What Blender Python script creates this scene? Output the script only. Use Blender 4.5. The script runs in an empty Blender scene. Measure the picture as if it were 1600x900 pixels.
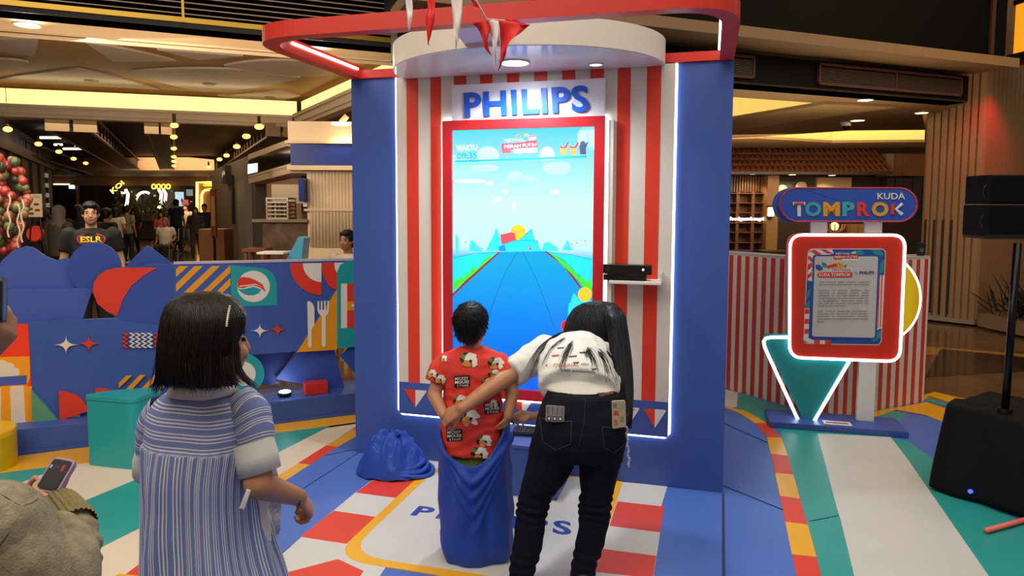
import bpy, bmesh, math, random
from mathutils import Vector, Matrix, noise
from mathutils.bvhtree import BVHTree
random.seed(7)
PI = math.pi
# ---------------------------------------------------------------- camera
F_PX, CX, CY = 1090.0, 800.0, 405.0
PITCH = math.atan(81.0/1090.0); ROLL = 0.0037; CAM_H = 1.6
cam_data = bpy.data.cameras.new('camera'); cam = bpy.data.objects.new('camera', cam_data)
bpy.context.scene.collection.objects.link(cam); bpy.context.scene.camera = cam
cam_data.sensor_width = 36.0; cam_data.lens = F_PX/1600.0*36.0; cam_data.shift_y = -(450.0-CY)/1600.0
cam_data.clip_start = 0.05; cam_data.clip_end = 200
RM = Matrix.Rotation(PI/2-PITCH, 4, 'X') @ Matrix.Rotation(ROLL, 4, 'Z')
cam.matrix_world = Matrix.Translation((0,0,CAM_H)) @ RM
CAMP = Vector((0,0,CAM_H)); R3 = RM.to_3x3()
# ---------------------------------------------------------------- world and light
sc = bpy.context.scene
sc.view_settings.view_transform = 'Standard'; sc.view_settings.look = 'None'
sc.view_settings.gamma = 1.0; sc.view_settings.use_curve_mapping = False
sc.view_settings.exposure = 0.0
wd = bpy.data.worlds.new('world'); sc.world = wd; wd.use_nodes = True
bg = wd.node_tree.nodes['Background']; bg.inputs[0].default_value = (0.30,0.24,0.18,1); bg.inputs[1].default_value = 1.15
def light(name, kind, loc, target, energy, color=(1,1,1), size=1.0, size_y=None, spot=None, blend=0.5):
    d = bpy.data.lights.new(name, kind); d.energy = energy; d.color = color
    if kind == 'AREA':
        d.size = size
        if size_y: d.shape = 'RECTANGLE'; d.size_y = size_y
    if kind == 'SPOT':
        d.spot_size = spot or 1.2; d.spot_blend = blend; d.shadow_soft_size = size
    if kind == 'POINT': d.shadow_soft_size = size
    o = bpy.data.objects.new(name, d); sc.collection.objects.link(o)
    loc = Vector(loc); o.location = loc
    q = (Vector(target)-loc).to_track_quat('-Z', 'Y'); o.rotation_euler = q.to_euler()
    return o
# the open atrium's ceiling lamps, high over the stage
light('atrium_lamp', 'AREA', (0.3,1.2,6.0), (0.0,3.6,0), 135, (1.0,0.93,0.84), 4.5, 4.5)
light('atrium_lamp', 'AREA', (-3.0,0.5,5.2), (-2.4,4.5,0.5), 135, (1.0,0.90,0.78), 3.0, 3.0)
light('atrium_lamp', 'AREA', (3.5,2.6,5.8), (2.6,5.0,0.3), 46, (0.95,0.97,1.0), 2.6, 2.6)
# unseen fill lamps, added to lift the ceilings in place of bounced light
light('ceiling_fill', 'AREA', (-3.6,7.6,2.3), (-3.6,8.4,6), 55, (1.0,0.80,0.56), 4.5, 1.6)
light('ceiling_fill', 'AREA', (3.6,8.6,2.1), (3.6,8.8,6), 26, (1.0,0.78,0.50), 3.0, 1.5)
# ---------------------------------------------------------------- helpers
def ray(px, py):
    return (R3 @ Vector(((px-CX)/F_PX, -(py-CY)/F_PX, -1.0)))
def onz(px, py, z=0.0):
    d = ray(px, py); t = (z-CAM_H)/d.z
    return CAMP + d*t
def aty(px, py, Y):
    d = ray(px, py); return CAMP + d*(Y/d.y)
class Fr:
    """upright plane: origin O, horizontal u, vertical v, normal n towards the viewer"""
    def __init__(s, O, u):
        s.O = Vector(O); s.u = Vector(u).normalized(); s.v = Vector((0,0,1)); s.n = s.u.cross(s.v).normalized()
    def pt(s, a, b, d=0.0): return s.O + s.u*a + s.v*b + s.n*d
    def pix(s, px, py, d=0.0):
        r = ray(px, py); O = s.O + s.n*d
        t = (O-CAMP).dot(s.n)/r.dot(s.n); p = CAMP + r*t - O
        return (p.dot(s.u), p.dot(s.v))
    def pixs(s, L, d=0.0): return [s.pix(x, y, d) for x, y in L]
def hexc(h):
    h = h.lstrip('#'); c = [int(h[i:i+2],16)/255 for i in (0,2,4)]
    return tuple((x/12.92 if x <= 0.04045 else ((x+0.055)/1.055)**2.4) for x in c) + (1.0,)
MATS = {}
def mat(name, col, rough=0.5, metal=0.0, noise_amt=0.0, scale=12.0, bump=0.0, bscale=60.0, emit=0.0, coat=0.0, spec=0.5, alpha=1.0, trans=0.0):
    if name in MATS: return MATS[name]
    m = bpy.data.materials.new(name); m.use_nodes = True; nt = m.node_tree; b = nt.nodes['Principled BSDF']
    c = hexc(col) if isinstance(col, str) else col
    b.inputs['Base Color'].default_value = c; b.inputs['Roughness'].default_value = rough; b.inputs['Metallic'].default_value = metal
    b.inputs['Specular IOR Level'].default_value = spec; b.inputs['Coat Weight'].default_value = coat
    b.inputs['Alpha'].default_value = alpha; b.inputs['Transmission Weight'].default_value = trans
    if emit: b.inputs['Emission Color'].default_value = c; b.inputs['Emission Strength'].default_value = emit
    if noise_amt or bump:
        g = nt.nodes.new('ShaderNodeNewGeometry')
    if noise_amt:
        n = nt.nodes.new('ShaderNodeTexNoise'); n.inputs['Scale'].default_value = scale; n.inputs['Detail'].default_value = 5
        nt.links.new(g.outputs['Position'], n.inputs['Vector'])
        r = nt.nodes.new('ShaderNodeMapRange'); r.inputs[1].default_value = 0.3; r.inputs[2].default_value = 0.7
        r.inputs[3].default_value = 1-noise_amt; r.inputs[4].default_value = 1+noise_amt*0.5
        nt.links.new(n.outputs[0], r.inputs[0])
        h = nt.nodes.new('ShaderNodeMix'); h.data_type = 'RGBA'; h.blend_type = 'MULTIPLY'; h.inputs[0].default_value = 1
        h.inputs[6].default_value = c; nt.links.new(r.outputs[0], h.inputs[7]); nt.links.new(h.outputs[2], b.inputs['Base Color'])
    if bump:
        n2 = nt.nodes.new('ShaderNodeTexNoise'); n2.inputs['Scale'].default_value = bscale; n2.inputs['Detail'].default_value = 4
        nt.links.new(g.outputs['Position'], n2.inputs['Vector'])
        bp = nt.nodes.new('ShaderNodeBump'); bp.inputs['Strength'].default_value = bump; bp.inputs['Distance'].default_value = 0.01
        nt.links.new(n2.outputs[0], bp.inputs['Height']); nt.links.new(bp.outputs[0], b.inputs['Normal'])
    MATS[name] = m
    return m
def glow(name, col, strength):
    return mat(name, col, emit=strength, rough=0.6)
class NB:
    """tiny shader-graph builder"""
    def __init__(s, m): s.nt = m.node_tree; s.b = s.nt.nodes['Principled BSDF']
    def pos(s):
        g = s.nt.nodes.new('ShaderNodeNewGeometry'); x = s.nt.nodes.new('ShaderNodeSeparateXYZ')
        s.nt.links.new(g.outputs['Position'], x.inputs[0]); return g.outputs['Position'], x.outputs[0], x.outputs[1], x.outputs[2]
    def m(s, op, a, b=0.0, c=0.0):
        n = s.nt.nodes.new('ShaderNodeMath'); n.operation = op
        for i, v in enumerate((a, b, c)):
            if isinstance(v, (int, float)): n.inputs[i].default_value = v
            else: s.nt.links.new(v, n.inputs[i])
        return n.outputs[0]
    def mix(s, f, a, b):
        n = s.nt.nodes.new('ShaderNodeMix'); n.data_type = 'RGBA'
        for i, v in ((0, f), (6, a), (7, b)):
            if isinstance(v, (int, float, tuple)): n.inputs[i].default_value = v
            else: s.nt.links.new(v, n.inputs[i])
        return n.outputs[2]
    def noise(s, vec, scale, detail=3):
        n = s.nt.nodes.new('ShaderNodeTexNoise'); n.inputs['Scale'].default_value = scale; n.inputs['Detail'].default_value = detail
        s.nt.links.new(vec, n.inputs['Vector']); return n.outputs[0]
    def color(s, c): s.nt.links.new(c, s.b.inputs['Base Color'])
    def bump(s, h, st=0.3, dist=0.01):
        n = s.nt.nodes.new('ShaderNodeBump'); n.inputs['Strength'].default_value = st; n.inputs['Distance'].default_value = dist
        s.nt.links.new(h, n.inputs['Height']); s.nt.links.new(n.outputs[0], s.b.inputs['Normal'])
def props(o, label=None, cat=None, group=None, kind=None):
    if label: o['label'] = label
    if cat: o['category'] = cat
    if group: o['group'] = group
    if kind: o['kind'] = kind
    return o
def thing(name, label, cat, loc=(0,0,0), group=None, kind=None, rotz=0):
    o = bpy.data.objects.new(name, None); sc.collection.objects.link(o); o.location = Vector(loc); o.rotation_euler.z = rotz
    o.empty_display_size = 0.1; o['_mw'] = 1
    del o['_mw']
    return props(o, label, cat, group, kind)
def link_mesh(name, me, mats, parent=None, smooth=False, label=None, cat=None, group=None, kind=None):
    me.name = name
    for m in (mats if isinstance(mats, (list, tuple)) else [mats]): me.materials.append(m)
    if smooth:
        for p in me.polygons: p.use_smooth = True
    o = bpy.data.objects.new(name, me); sc.collection.objects.link(o)
    if parent is not None:
        o.parent = parent
        if parent.type == 'EMPTY':
            o.matrix_parent_inverse = (Matrix.Translation(parent.location) @ Matrix.Rotation(parent.rotation_euler.z, 4, 'Z')).inverted()
        else:
            o.matrix_parent_inverse = Matrix.Translation(-Vector(parent.location)) if parent.parent is None else Matrix.Identity(4)
    else:
        if me.vertices:
            xs = [v.co for v in me.vertices]
            c = Vector(((min(v.x for v in xs)+max(v.x for v in xs))/2, (min(v.y for v in xs)+max(v.y for v in xs))/2, min(v.z for v in xs)))
            me.transform(Matrix.Translation(-c)); o.location = c
    return props(o, label, cat, group, kind)
def dup(root, move=(0,0,0), rot=0.0, label=None, group=None, loc=None):
    r = root.copy(); sc.collection.objects.link(r)
    r.location = Vector(loc) if loc is not None else root.location + Vector(move)
    r.rotation_euler.z = root.rotation_euler.z + rot
    if label: r['label'] = label
    if group: r['group'] = group
    for ch in list(root.children):
        c = ch.copy(); sc.collection.objects.link(c); c.parent = r
        for g in list(ch.children):
            d = g.copy(); sc.collection.objects.link(d); d.parent = c
    return r
class MB:
    def __init__(s): s.v = []; s.f = []; s.m = []; s.mi = 0
    def add(s, V, Fs):
        o = len(s.v); s.v += [tuple(p) for p in V]
        for f in Fs: s.f.append(tuple(i+o for i in f)); s.m.append(s.mi)
        return s
    def prism(s, P, vec):
        """P list of 3-D points of a planar outline, extruded along vec"""
        n = len(P); vec = Vector(vec); A = [Vector(p) for p in P]; B = [p+vec for p in A]
        s.add(A+B, [tuple(range(n)), tuple(reversed(range(n, 2*n)))] + [(i, (i+1) % n, n+(i+1) % n, n+i) for i in range(n)]); return s
    def slab(s, fr, pts, d0, d1):
        """outline in frame coordinates, from depth d0 to d1 along the frame normal"""
        return s.prism([fr.pt(a, b, d0) for a, b in pts], fr.n*(d1-d0))
    def rect(s, fr, a0, b0, a1, b1, d0, d1): return s.slab(fr, [(a0,b0),(a1,b0),(a1,b1),(a0,b1)], d0, d1)
    def flat(s, P): s.add(P, [tuple(range(len(P)))]); return s
    def box(s, c, size, rotz=0.0, up=None):
        hx, hy, hz = size[0]/2, size[1]/2, size[2]/2; R = Matrix.Rotation(rotz, 3, 'Z')
        V = [Vector(c) + R @ Vector((x*hx, y*hy, z*hz)) for z in (-1,1) for x, y in ((-1,-1),(1,-1),(1,1),(-1,1))]
        s.add(V, [(3,2,1,0),(4,5,6,7),(0,1,5,4),(1,2,6,5),(2,3,7,6),(3,0,4,7)]); return s
    def tube(s, path, r, n=10, closed=False, caps=True):
        P = [Vector(p) for p in path]; m = len(P); rings = []
        rr = r if isinstance(r, (list, tuple)) else [r]*m
        prev = None
        for i, p in enumerate(P):
            a = P[(i-1) % m] if (closed or i > 0) else p; b = P[(i+1) % m] if (closed or i < m-1) else p
            t = (b-a).normalized() if (b-a).length > 1e-9 else Vector((0,0,1))
            if prev is None:
                q = Vector((0,0,1)) if abs(t.z) < 0.9 else Vector((1,0,0)); x = t.cross(q).normalized()
            else:
                x = (prev - t*prev.dot(t)); x = x.normalized() if x.length > 1e-6 else t.orthogonal().normalized()
            prev = x; y = t.cross(x)
            rings.append([p + (x*math.cos(2*PI*k/n) + y*math.sin(2*PI*k/n))*rr[i] for k in range(n)])
        V = [q for ring in rings for q in ring]; Fs = []
        for i in range(m if closed else m-1):
            j = (i+1) % m
            for k in range(n): Fs.append((i*n+k, i*n+(k+1) % n, j*n+(k+1) % n, j*n+k))
        if caps and not closed: Fs += [tuple(reversed(range(n))), tuple(range((m-1)*n, m*n))]
        return s.add(V, Fs)
    def loft(s, rings, caps=True):
        n = len(rings[0]); V = [q for r in rings for q in r]; Fs = []
        for i in range(len(rings)-1):
            for k in range(n): Fs.append((i*n+k, i*n+(k+1) % n, (i+1)*n+(k+1) % n, (i+1)*n+k))
        if caps: Fs += [tuple(reversed(range(n))), tuple(range((len(rings)-1)*n, len(rings)*n))]
        return s.add(V, Fs)
    def lathe(s, c, prof, n=24, axis=None, sx=1.0, sy=1.0):
        c = Vector(c); z = Vector(axis or (0,0,1)).normalized(); x = z.orthogonal().normalized(); y = z.cross(x)
        return s.loft([[c + z*h + (x*math.cos(2*PI*k/n)*sx + y*math.sin(2*PI*k/n)*sy)*max(r, 1e-4) for k in range(n)] for r, h in prof])
    def ball(s, c, r, n=12, sq=(1,1,1), M=None):
        V = []; Fs = []; m = n//2; c = Vector(c)
        M = M or Matrix.Identity(3)
        V.append(c + M @ Vector((0,0,r*sq[2])))
        for i in range(1, m):
            t = PI*i/m
            for k in range(n): V.append(c + M @ Vector((r*sq[0]*math.sin(t)*math.cos(2*PI*k/n), r*sq[1]*math.sin(t)*math.sin(2*PI*k/n), r*sq[2]*math.cos(t))))
        V.append(c + M @ Vector((0,0,-r*sq[2])))
        for k in range(n): Fs.append((0, 1+k, 1+(k+1) % n))
        for i in range(m-2):
            for k in range(n): Fs.append((1+i*n+k, 1+(i+1)*n+k, 1+(i+1)*n+(k+1) % n, 1+i*n+(k+1) % n))
        L = len(V)-1
        for k in range(n): Fs.append((L, 1+(m-2)*n+(k+1) % n, 1+(m-2)*n+k))
        return s.add(V, Fs)
    def mesh(s):
        me = bpy.data.meshes.new('m'); me.from_pydata(s.v, [], s.f)
        for p, i in zip(me.polygons, s.m): p.material_index = i
        me.update(); me.validate()
        return me
    def build(s, name, mats, parent=None, smooth=False, bevel=0, fixn=True, **k):
        me = s.mesh()
        if fixn or bevel:
            b = bmesh.new(); b.from_mesh(me)
            if fixn: bmesh.ops.recalc_face_normals(b, faces=b.faces)
            if bevel: bmesh.ops.bevel(b, geom=[e for e in b.edges if len(e.link_faces) == 2 and e.calc_face_angle(0) > 0.6], offset=bevel, segments=2, profile=0.5, affect='EDGES')
            b.to_mesh(me); b.free()
        return link_mesh(name, me, mats, parent, smooth, **k)
def arc(cx, cy, r, a0, a1, n=12, ry=None):
    ry = ry or r
    return [(cx + r*math.cos(math.radians(a0+(a1-a0)*i/n)), cy + ry*math.sin(math.radians(a0+(a1-a0)*i/n))) for i in range(n+1)]
def rrect(a0, b0, a1, b1, r, n=6):
    return arc(a1-r, b0+r, r, -90, 0, n) + arc(a1-r, b1-r, r, 0, 90, n) + arc(a0+r, b1-r, r, 90, 180, n) + arc(a0+r, b0+r, r, 180, 270, n)
def roundpoly(P, r, n=6):
    """round the corners of a 2-D polygon"""
    out = []; m = len(P); rr = r if isinstance(r, (list, tuple)) else [r]*m
    for i in range(m):
        p = Vector(P[i]); a = Vector(P[i-1])-p; b = Vector(P[(i+1) % m])-p; la, lb = a.length, b.length
        if rr[i] <= 0: out.append(tuple(p)); continue
        a.normalize(); b.normalize(); k = min(rr[i], la*0.49, lb*0.49); s0 = p+a*k; s1 = p+b*k
        for j in range(n+1):
            t = j/n; q = s0*(1-t)**2 + p*2*t*(1-t) + s1*t*t; out.append((q.x, q.y))
    return out
def bez(p0, p1, p2, n=10):
    p0, p1, p2 = Vector(p0), Vector(p1), Vector(p2)
    return [tuple(p0*(1-t)**2 + p1*2*t*(1-t) + p2*t*t) for t in [i/n for i in range(n+1)]]
def text_mesh(txt, bold=0.0, extrude=0.0, res=3, shear=0.0, spacing=1.0):
    c = bpy.data.curves.new('t', 'FONT'); c.body = txt; c.offset = bold; c.extrude = extrude; c.resolution_u = res; c.shear = shear; c.space_character = spacing
    o = bpy.data.objects.new('t', c); sc.collection.objects.link(o)
    dg = bpy.context.evaluated_depsgraph_get(); me = bpy.data.meshes.new_from_object(o.evaluated_get(dg))
    bpy.data.objects.remove(o); bpy.data.curves.remove(c)
    me.materials.clear()
    return me
def text_on(name, txt, fr, a0, b0, a1, b1, d, m, parent, bold=0.0, thick=0.0, shear=0.0, mapf=None, res=3, keep=False, spacing=1.0, **k):
    """letters fitted to the box (a0,b0)-(a1,b1) of a frame, standing d in front of it; mapf(u,v,w) may replace the mapping"""
    me = text_mesh(txt, bold, 0.5 if thick else 0.0, res, shear, spacing)
    xs = [v.co.x for v in me.vertices]; ys = [v.co.y for v in me.vertices]
    x0, x1, y0, y1 = min(xs), max(xs), min(ys), max(ys)
    for v in me.vertices:
        u = (v.co.x-x0)/(x1-x0); w = (v.co.y-y0)/(y1-y0); z = (v.co.z+0.5)*thick
        v.co = mapf(u, w, z) if mapf else fr.pt(a0+(a1-a0)*u, b0+(b1-b0)*w, d+z)
    return link_mesh(name, me, m, parent, **k)
def quadmap(fr, px4, d=0.0):
    """bilinear map from the unit square to four pixels (bl, br, tr, tl) on a frame"""
    q = [fr.pix(x, y, d) for x, y in px4]
    def f(u, w, z=0.0):
        a = [q[0][i]*(1-u)*(1-w) + q[1][i]*u*(1-w) + q[2][i]*u*w + q[3][i]*(1-u)*w for i in (0,1)]
        return fr.pt(a[0], a[1], d+z)
    return f
WHITE = mat('white_paint', '#e4e0d6', 0.45); RED = mat('red_print', '#e03a22', 0.45); BLUE = mat('booth_blue', '#3a57a2', 0.42)
BLUE2 = mat('stage_blue', '#3c5aa6', 0.4, noise_amt=0.06, scale=2); TEAL = mat('teal_print', '#1f9ea2', 0.42); YEL = mat('yellow_print', '#f3ae0c', 0.42)
CREAM = mat('cream_print', '#ecd9bf', 0.45); BLACK = mat('black_plastic', '#0b0b0d', 0.35); GREEN = mat('green_print', '#4a9a78', 0.5)
LED = glow('led_white', '#f0fbff', 5.0)
# ================================================================ floors
marble = mat('mall_marble', '#6b4c31', 0.14, noise_amt=0.35, scale=3.0)
floor = MB().flat([(-60,-6,-0.03),(60,-6,-0.03),(60,60,-0.03),(-60,60,-0.03)]).build('floor', marble, None, kind='structure')
FLO = Vector(floor.location)
def fp(L, z=0.0): return [onz(x, y, z) for x, y in L]
# vinyl stage floor: printed shapes laid one over the other, fractions of a millimetre apart
def vinyl(name, m, *polys, z=0.0, thick=0.03):
    for i_, L in enumerate(polys): MB().prism([p - Vector((0,0,thick)) for p in fp(L, z+i_*0.00012)], (0,0,thick)).build(name, m, floor)
def ext(p, q, t):
    return (p[0]+(q[0]-p[0])*t, p[1]+(q[1]-p[1])*t)
VB = mat('vinyl_blue', '#4d72c2', 0.42, noise_amt=0.08, scale=1.5, bump=0.02); VW = mat('vinyl_white', '#d2d0c8', 0.42, noise_amt=0.05, scale=3); VC = mat('vinyl_cream', '#e6d3ba', 0.45, noise_amt=0.04, scale=3)
VT = mat('vinyl_teal', '#2f9f98', 0.4, noise_amt=0.07, scale=2, bump=0.03); VY = mat('vinyl_yellow', '#f2b012', 0.3, noise_amt=0.05, scale=2); VR = mat('vinyl_red', '#e0422c', 0.42, noise_amt=0.05, scale=2)
# base slab of the stage in world metres
vb = MB(); base = [(-3.9,0.2),(6.0,0.2),(6.0,3.2)] ; P = [Vector((x,y,-0.03)) for x, y in base]
P += [onz(1600,655), onz(1452,622), onz(1300,585), onz(1000,570), onz(600,600), onz(545,640), onz(0,712), onz(-260,745)]
for p in P: p.z = -0.03
vb.prism(P, (0,0,0.029)).build('vinyl_floor', VB, floor)
yb = [(-260,745),(16,714),(559,643),(640,632),(640,650),(559,659.5),(428,677),(128,724),(16,737),(-260,775)]
vinyl('vinyl_print', VC, [(-260,775),(16,737),(115,722),(128,724),(428,677),(559,659.5),(640,650),(640,620),(560,664),(434,745),(380,790),(234,900),(150,960),(-100,1180),(-900,1180)], z=0.0002)
vinyl('vinyl_print', VY, yb, z=0.0008)
vinyl('vinyl_print', VT, [(518,664.5),(427,711),(340,752),(300,760),(395,682)], [(-260,775),(16,737),(115,722),(35,753),(-260,880)],
      [(128,784),(234.5,740),(330,695),(340,752),(234.5,817),(157.5,855.5),(-120,1010),(-420,1010)], z=0.0006)
vinyl('vinyl_print', VR, [(182,908),(233,869.5),(380,790),(380,960),(130,960)], z=0.0007)
vinyl('vinyl_print', VY, [(100,960),(186,896),(240,902),(240,960)], z=0.0009)
# blue triangle and dashed yellow/red edging left of the mat
vinyl('vinyl_print', VB, [(640,620),(560,678.5),(527,698),(484,725.5),(447,750),(400,780),(360,830),(340,940),(425,880),(470,840),(522,797),(556,769),(576,752),(592,742),(700,700),(700,620)], z=0.001)
dash = [((640,612),(640,633)),((560,664.5),(560,671)),((552,670.5),(560,671)),((509,696),(527,698)),((466,723.5),(484,725.5)),((434,742),(447,750)),((395,766),(408,776)),((355,790),(370,802))]
vinyl('vinyl_print', VR, [(550,670.5),(580,651),(580,660),(560,671.5)], [(509,696),(466,723.5),(484,726),(528,698)], [(395,766),(355,790),(370,802),(410,776)], z=0.0016)
vinyl('vinyl_print', VY, [(552,670.5),(509,696),(528,698),(562,678.5),(562,671.5)], [(466,723.5),(434,743),(395,766),(410,776),(447,750),(484,726)], z=0.0014)
# checks each side of the mat
vinyl('vinyl_print', VW, [(640,700),(592,742),(556,769),(522,797),(470,839),(425,878),(340,950),(330,1010),(520,1010),(700,740),(720,720)],
      [(962,752),(1043,759.6),(1033,791.5),(1031.5,832),(1026,868.5),(1021,900),(1003,1010),(820,1010),(880,898),(940,750)], z=0.001)
vinyl('vinyl_print', VR, [(556,769.5),(619,778),(654,745.5),(636,744),(580,752)], [(522,797.5),(587.5,807.5),(541.5,849.5),(470,839.5)] and [(521.5,798),(587.5,807.5),(541.5,849.5),(469,838.5)],
      [(430,899),(528,873.5),(568,892),(560,905),(500,1010),(330,1010),(345,925)],
      [(964.7,783.4),(1038,791.5),(1031.5,831.5),(952.5,821.5)], [(942,857.5),(1025.5,868.5),(1020,903),(928,893)], [(905,950),(1012,964),(1004,1010),(880,1010)], z=0.0015)
# printed mat with a rounded yellow border
def on2(L): return [(p.x, p.y) for p in fp(L)]
mat_c = [(700,703),(986,726),(911,940),(520,880)]
def mat_outline(off):
    Q = on2([(668,732), (976,744), (915,935), (517,873)])
    c = Vector((sum(q[0] for q in Q)/4, sum(q[1] for q in Q)/4)); R = []
    for q in Q:
        v = Vector(q)-c; R.append(tuple(c + v*(1-off/ v.length)))
    return roundpoly(R, [0.02,0.02,0.2,0.2])
b = MB(); b.prism([Vector((x,y,-0.001)) for x, y in mat_outline(0)], (0,0,0.0032)); b.build('mat_border', VY, floor)
b = MB(); b.prism([Vector((x,y,-0.001)) for x, y in mat_outline(0.075)], (0,0,0.0036)); b.build('mat_print', VW, floor)
# right hand side: dashed curve, teal and white bands
vinyl('vinyl_print', VW, [(1100,600),(1153,613),(1151,636),(1100,640)], z=0.0005)
vinyl('vinyl_print', VT, [(1153,613),(1240,641),(1298,655),(1440,628),(1452,622),(1600,668),(1600,700),(1420,640),(1392,683),(1600,1010),(1345,1010),(1277,678),(1224,678),(1200,660),(1151,637)],
      [(1218,670),(1282,672),(1350,1010),(1297,1010),(1262,850),(1238,740)], [(1394,684),(1420,690),(1600,820),(1750,900),(1750,1010),(1605,1010)], z=0.0009)
vinyl('vinyl_print', VW, [(1277,677),(1392,683),(1420,720),(1545,900),(1620,1010),(1346,1010),(1335,900),(1313,810),(1308,795)], z=0.0012)
vinyl('vinyl_print', VY, [(1400,640),(1445,648),(1560,690),(1640,720),(1640,700),(1500,645),(1448,628),(1300,655),(1330,665)], [(1600,668),(1452,618),(1440,628),(1440,618),(1460,612),(1640,655)], z=0.0013)
vinyl('vinyl_print', mat('vinyl_violet', '#4a4a9a', 0.3), [(1384,640),(1445,626),(1600,668),(1640,680),(1640,712),(1560,676),(1448,650)], z=0.0011)
L = [(1131,633),(1150,639),(1180,653),(1198,672),(1200.5,684),(1205,711),(1212,740),(1219,774.5),(1228,814),(1239,866),(1247,905),(1257,960)]
R_ = [(1131,637),(1160,641),(1200,661),(1222,684),(1226,684),(1231,712),(1240,742),(1250,778),(1262,819),(1276,870),(1284,905),(1298,960)]
L = [(1131,633),(1180,661),(1198,683),(1205,710),(1211,740),(1218.5,774.5),(1227,815),(1237.5,866),(1246,905),(1262,975)]
R_ = [(1131,637.5),(1199,661),(1221,684),(1231,712),(1239.5,741.5),(1250,779),(1262,819.5),(1276,870),(1286,912),(1305,975)]
L = [(1131,636),(1155,645),(1180,661),(1198,683),(1204.5,709),(1211,739),(1218.5,774.5),(1227,815),(1237.5,866),(1246,905),(1262,975)]
R_ = [(1131,634),(1165,642),(1199,661),(1221,684),(1231,712),(1239.5,741),(1250,779),(1262,819.5),(1276,870),(1286,912),(1305,975)]
cols = [VY,VY,VR,VY,VR,VY,VR,VY,VR,VY]
for i in range(len(L)-1): vinyl('vinyl_print', cols[i], [L[i], R_[i], R_[i+1], L[i+1]], z=0.0018)
# panel joints of the stage boards
jt = mat('joint_navy', '#26345a', 0.6)  # dark blue of the joint strips
def joint(p, q, w=0.004):
    A, B = onz(*p), onz(*q); t = (B-A).normalized(); s = Vector((-t.y, t.x, 0))*w/2; z = Vector((0,0,0.0035))
    return MB().prism([A-s, B-s, B+s, A+s], z).build('board_joint', jt, floor)
joint((1130,759),(1224,797)); joint((474,764),(560,708)); joint((506,712.5),(562,701)); joint((1132,662),(1200,692)); joint((1265,815),(1310,806))
joint((1130,772),(1131,960), 0.012)
# ================================================================ game booth
u = Vector((3850, -1090, 0)).normalized()
BO = onz(1129, 770)
B = Fr(BO, u)
W = -B.pix(553.5, 500)[0]; ZT = B.pix(1147, 94)[1]
booth = thing('game_booth', 'blue and striped game booth with white rim lights, round white canopy and red ring', 'booth', B.pt(-W/2,0,-0.2))
def pp(x, y, d=0.0): return B.pix(x, y, d)
b = MB(); b.rect(B, -W, 0, 0, ZT, -0.05, 0); b.rect(B, -W+0.18, 0, -0.12, ZT-0.02, -0.5, -0.05); b.build('surround', BLUE, booth)
# striped panel 25 mm proud of the blue surround
a0, a1 = pp(624,400)[0], pp(1050,400)[0]; b0 = (pp(626,645)[1]+pp(1044,680)[1])/2; b1 = ZT-0.005; D1 = 0.025
MB().rect(B, a0, b0, a1, b1, 0.0, D1).build('striped_panel', mat('panel_white', '#dcd6c8', 0.5), booth)
bz = b0 + (pp(1040,625)[1]-pp(1043,680)[1]); D2 = D1+0.002
def stripe(x0, x1, top=None, bot=None):
    p, q = pp(x0, 400, D1)[0], pp(x1, 400, D1)[0]
    MB().rect(B, p, bz if bot is None else bot, q, b1-0.003 if top is None else top, D1-0.001, D2).build('red_stripe', RED, booth)
for x0, x1 in ((637,655),(674,690),(961,981),(1006,1028)): stripe(x0, x1)
tb = pp(760,134)[1]
for x0, x1 in ((710,729),(750,769),(791,810),(833,853),(876,896),(919,940)): stripe(x0, x1, bot=tb-0.06)
MB().rect(B, a0+0.004, b0+0.004, a1-0.004, bz, D1-0.001, D1+0.004).build('lower_band', BLUE2, booth)
for px in [632+41.5*i for i in range(11)]:
    if px > 1012: continue
    x0 = pp(px, 650, D1)[0]; x1 = pp(px+36, 650, D1)[0]; yt = bz-0.045; yb_ = bz-0.155; xm = (x0+x1)/2
    b = MB(); b.slab(B, [(x0,yt),(xm,yt),(xm,yb_)], D1+0.003, D1+0.0065); b.mi = 1
    b.slab(B, roundpoly([(xm,yt),(x1,yt),(xm,yb_)], [0,0.012,0]), D1+0.003, D1+0.0065); b.build('pennant', [RED, WHITE], booth)
def ledpath(pts, r, name='rim_light', par=booth, closed=False, m=LED):
    return MB().tube(pts, r, 8, closed=closed).build(name, m, par, smooth=True)
ledpath([B.pt(a0-0.004, b1, 0.012)] + [B.pt(x, y, 0.012) for x, y in ((a0-0.004,b0+0.02),(a0+0.016,b0-0.004),(a1-0.016,b0-0.004),(a1+0.004,b0+0.02))] + [B.pt(a1+0.004, b1, 0.012)], 0.0085)
# sign board with the letters
sb = [(704,136),(948,119),(950,185),(706,193)]
s0, s1 = pp(706,160,0.05), pp(946,150,0.05); sy0 = pp(946,182,0.05)[1]; sy1 = pp(943,122,0.05)[1]
brd = MB().rect(B, s0[0], sy0-0.03, s1[0], sy1, D1, 0.055).build('sign_board', mat('sign_white', '#e9e9ee', 0.4), booth, bevel=0.003)
qm = quadmap(B, [(727,184),(921,175),(919,133),(725,145)], 0.055)
me = text_on('sign_letters', 'PHILIPS', B, 0,0,1,1, 0.055, mat('letter_blue', '#1f5fd0', 0.35), brd, bold=0.026, thick=0.012, mapf=lambda u_, w_, z_: qm(u_, w_, z_), spacing=1.07)
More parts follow.
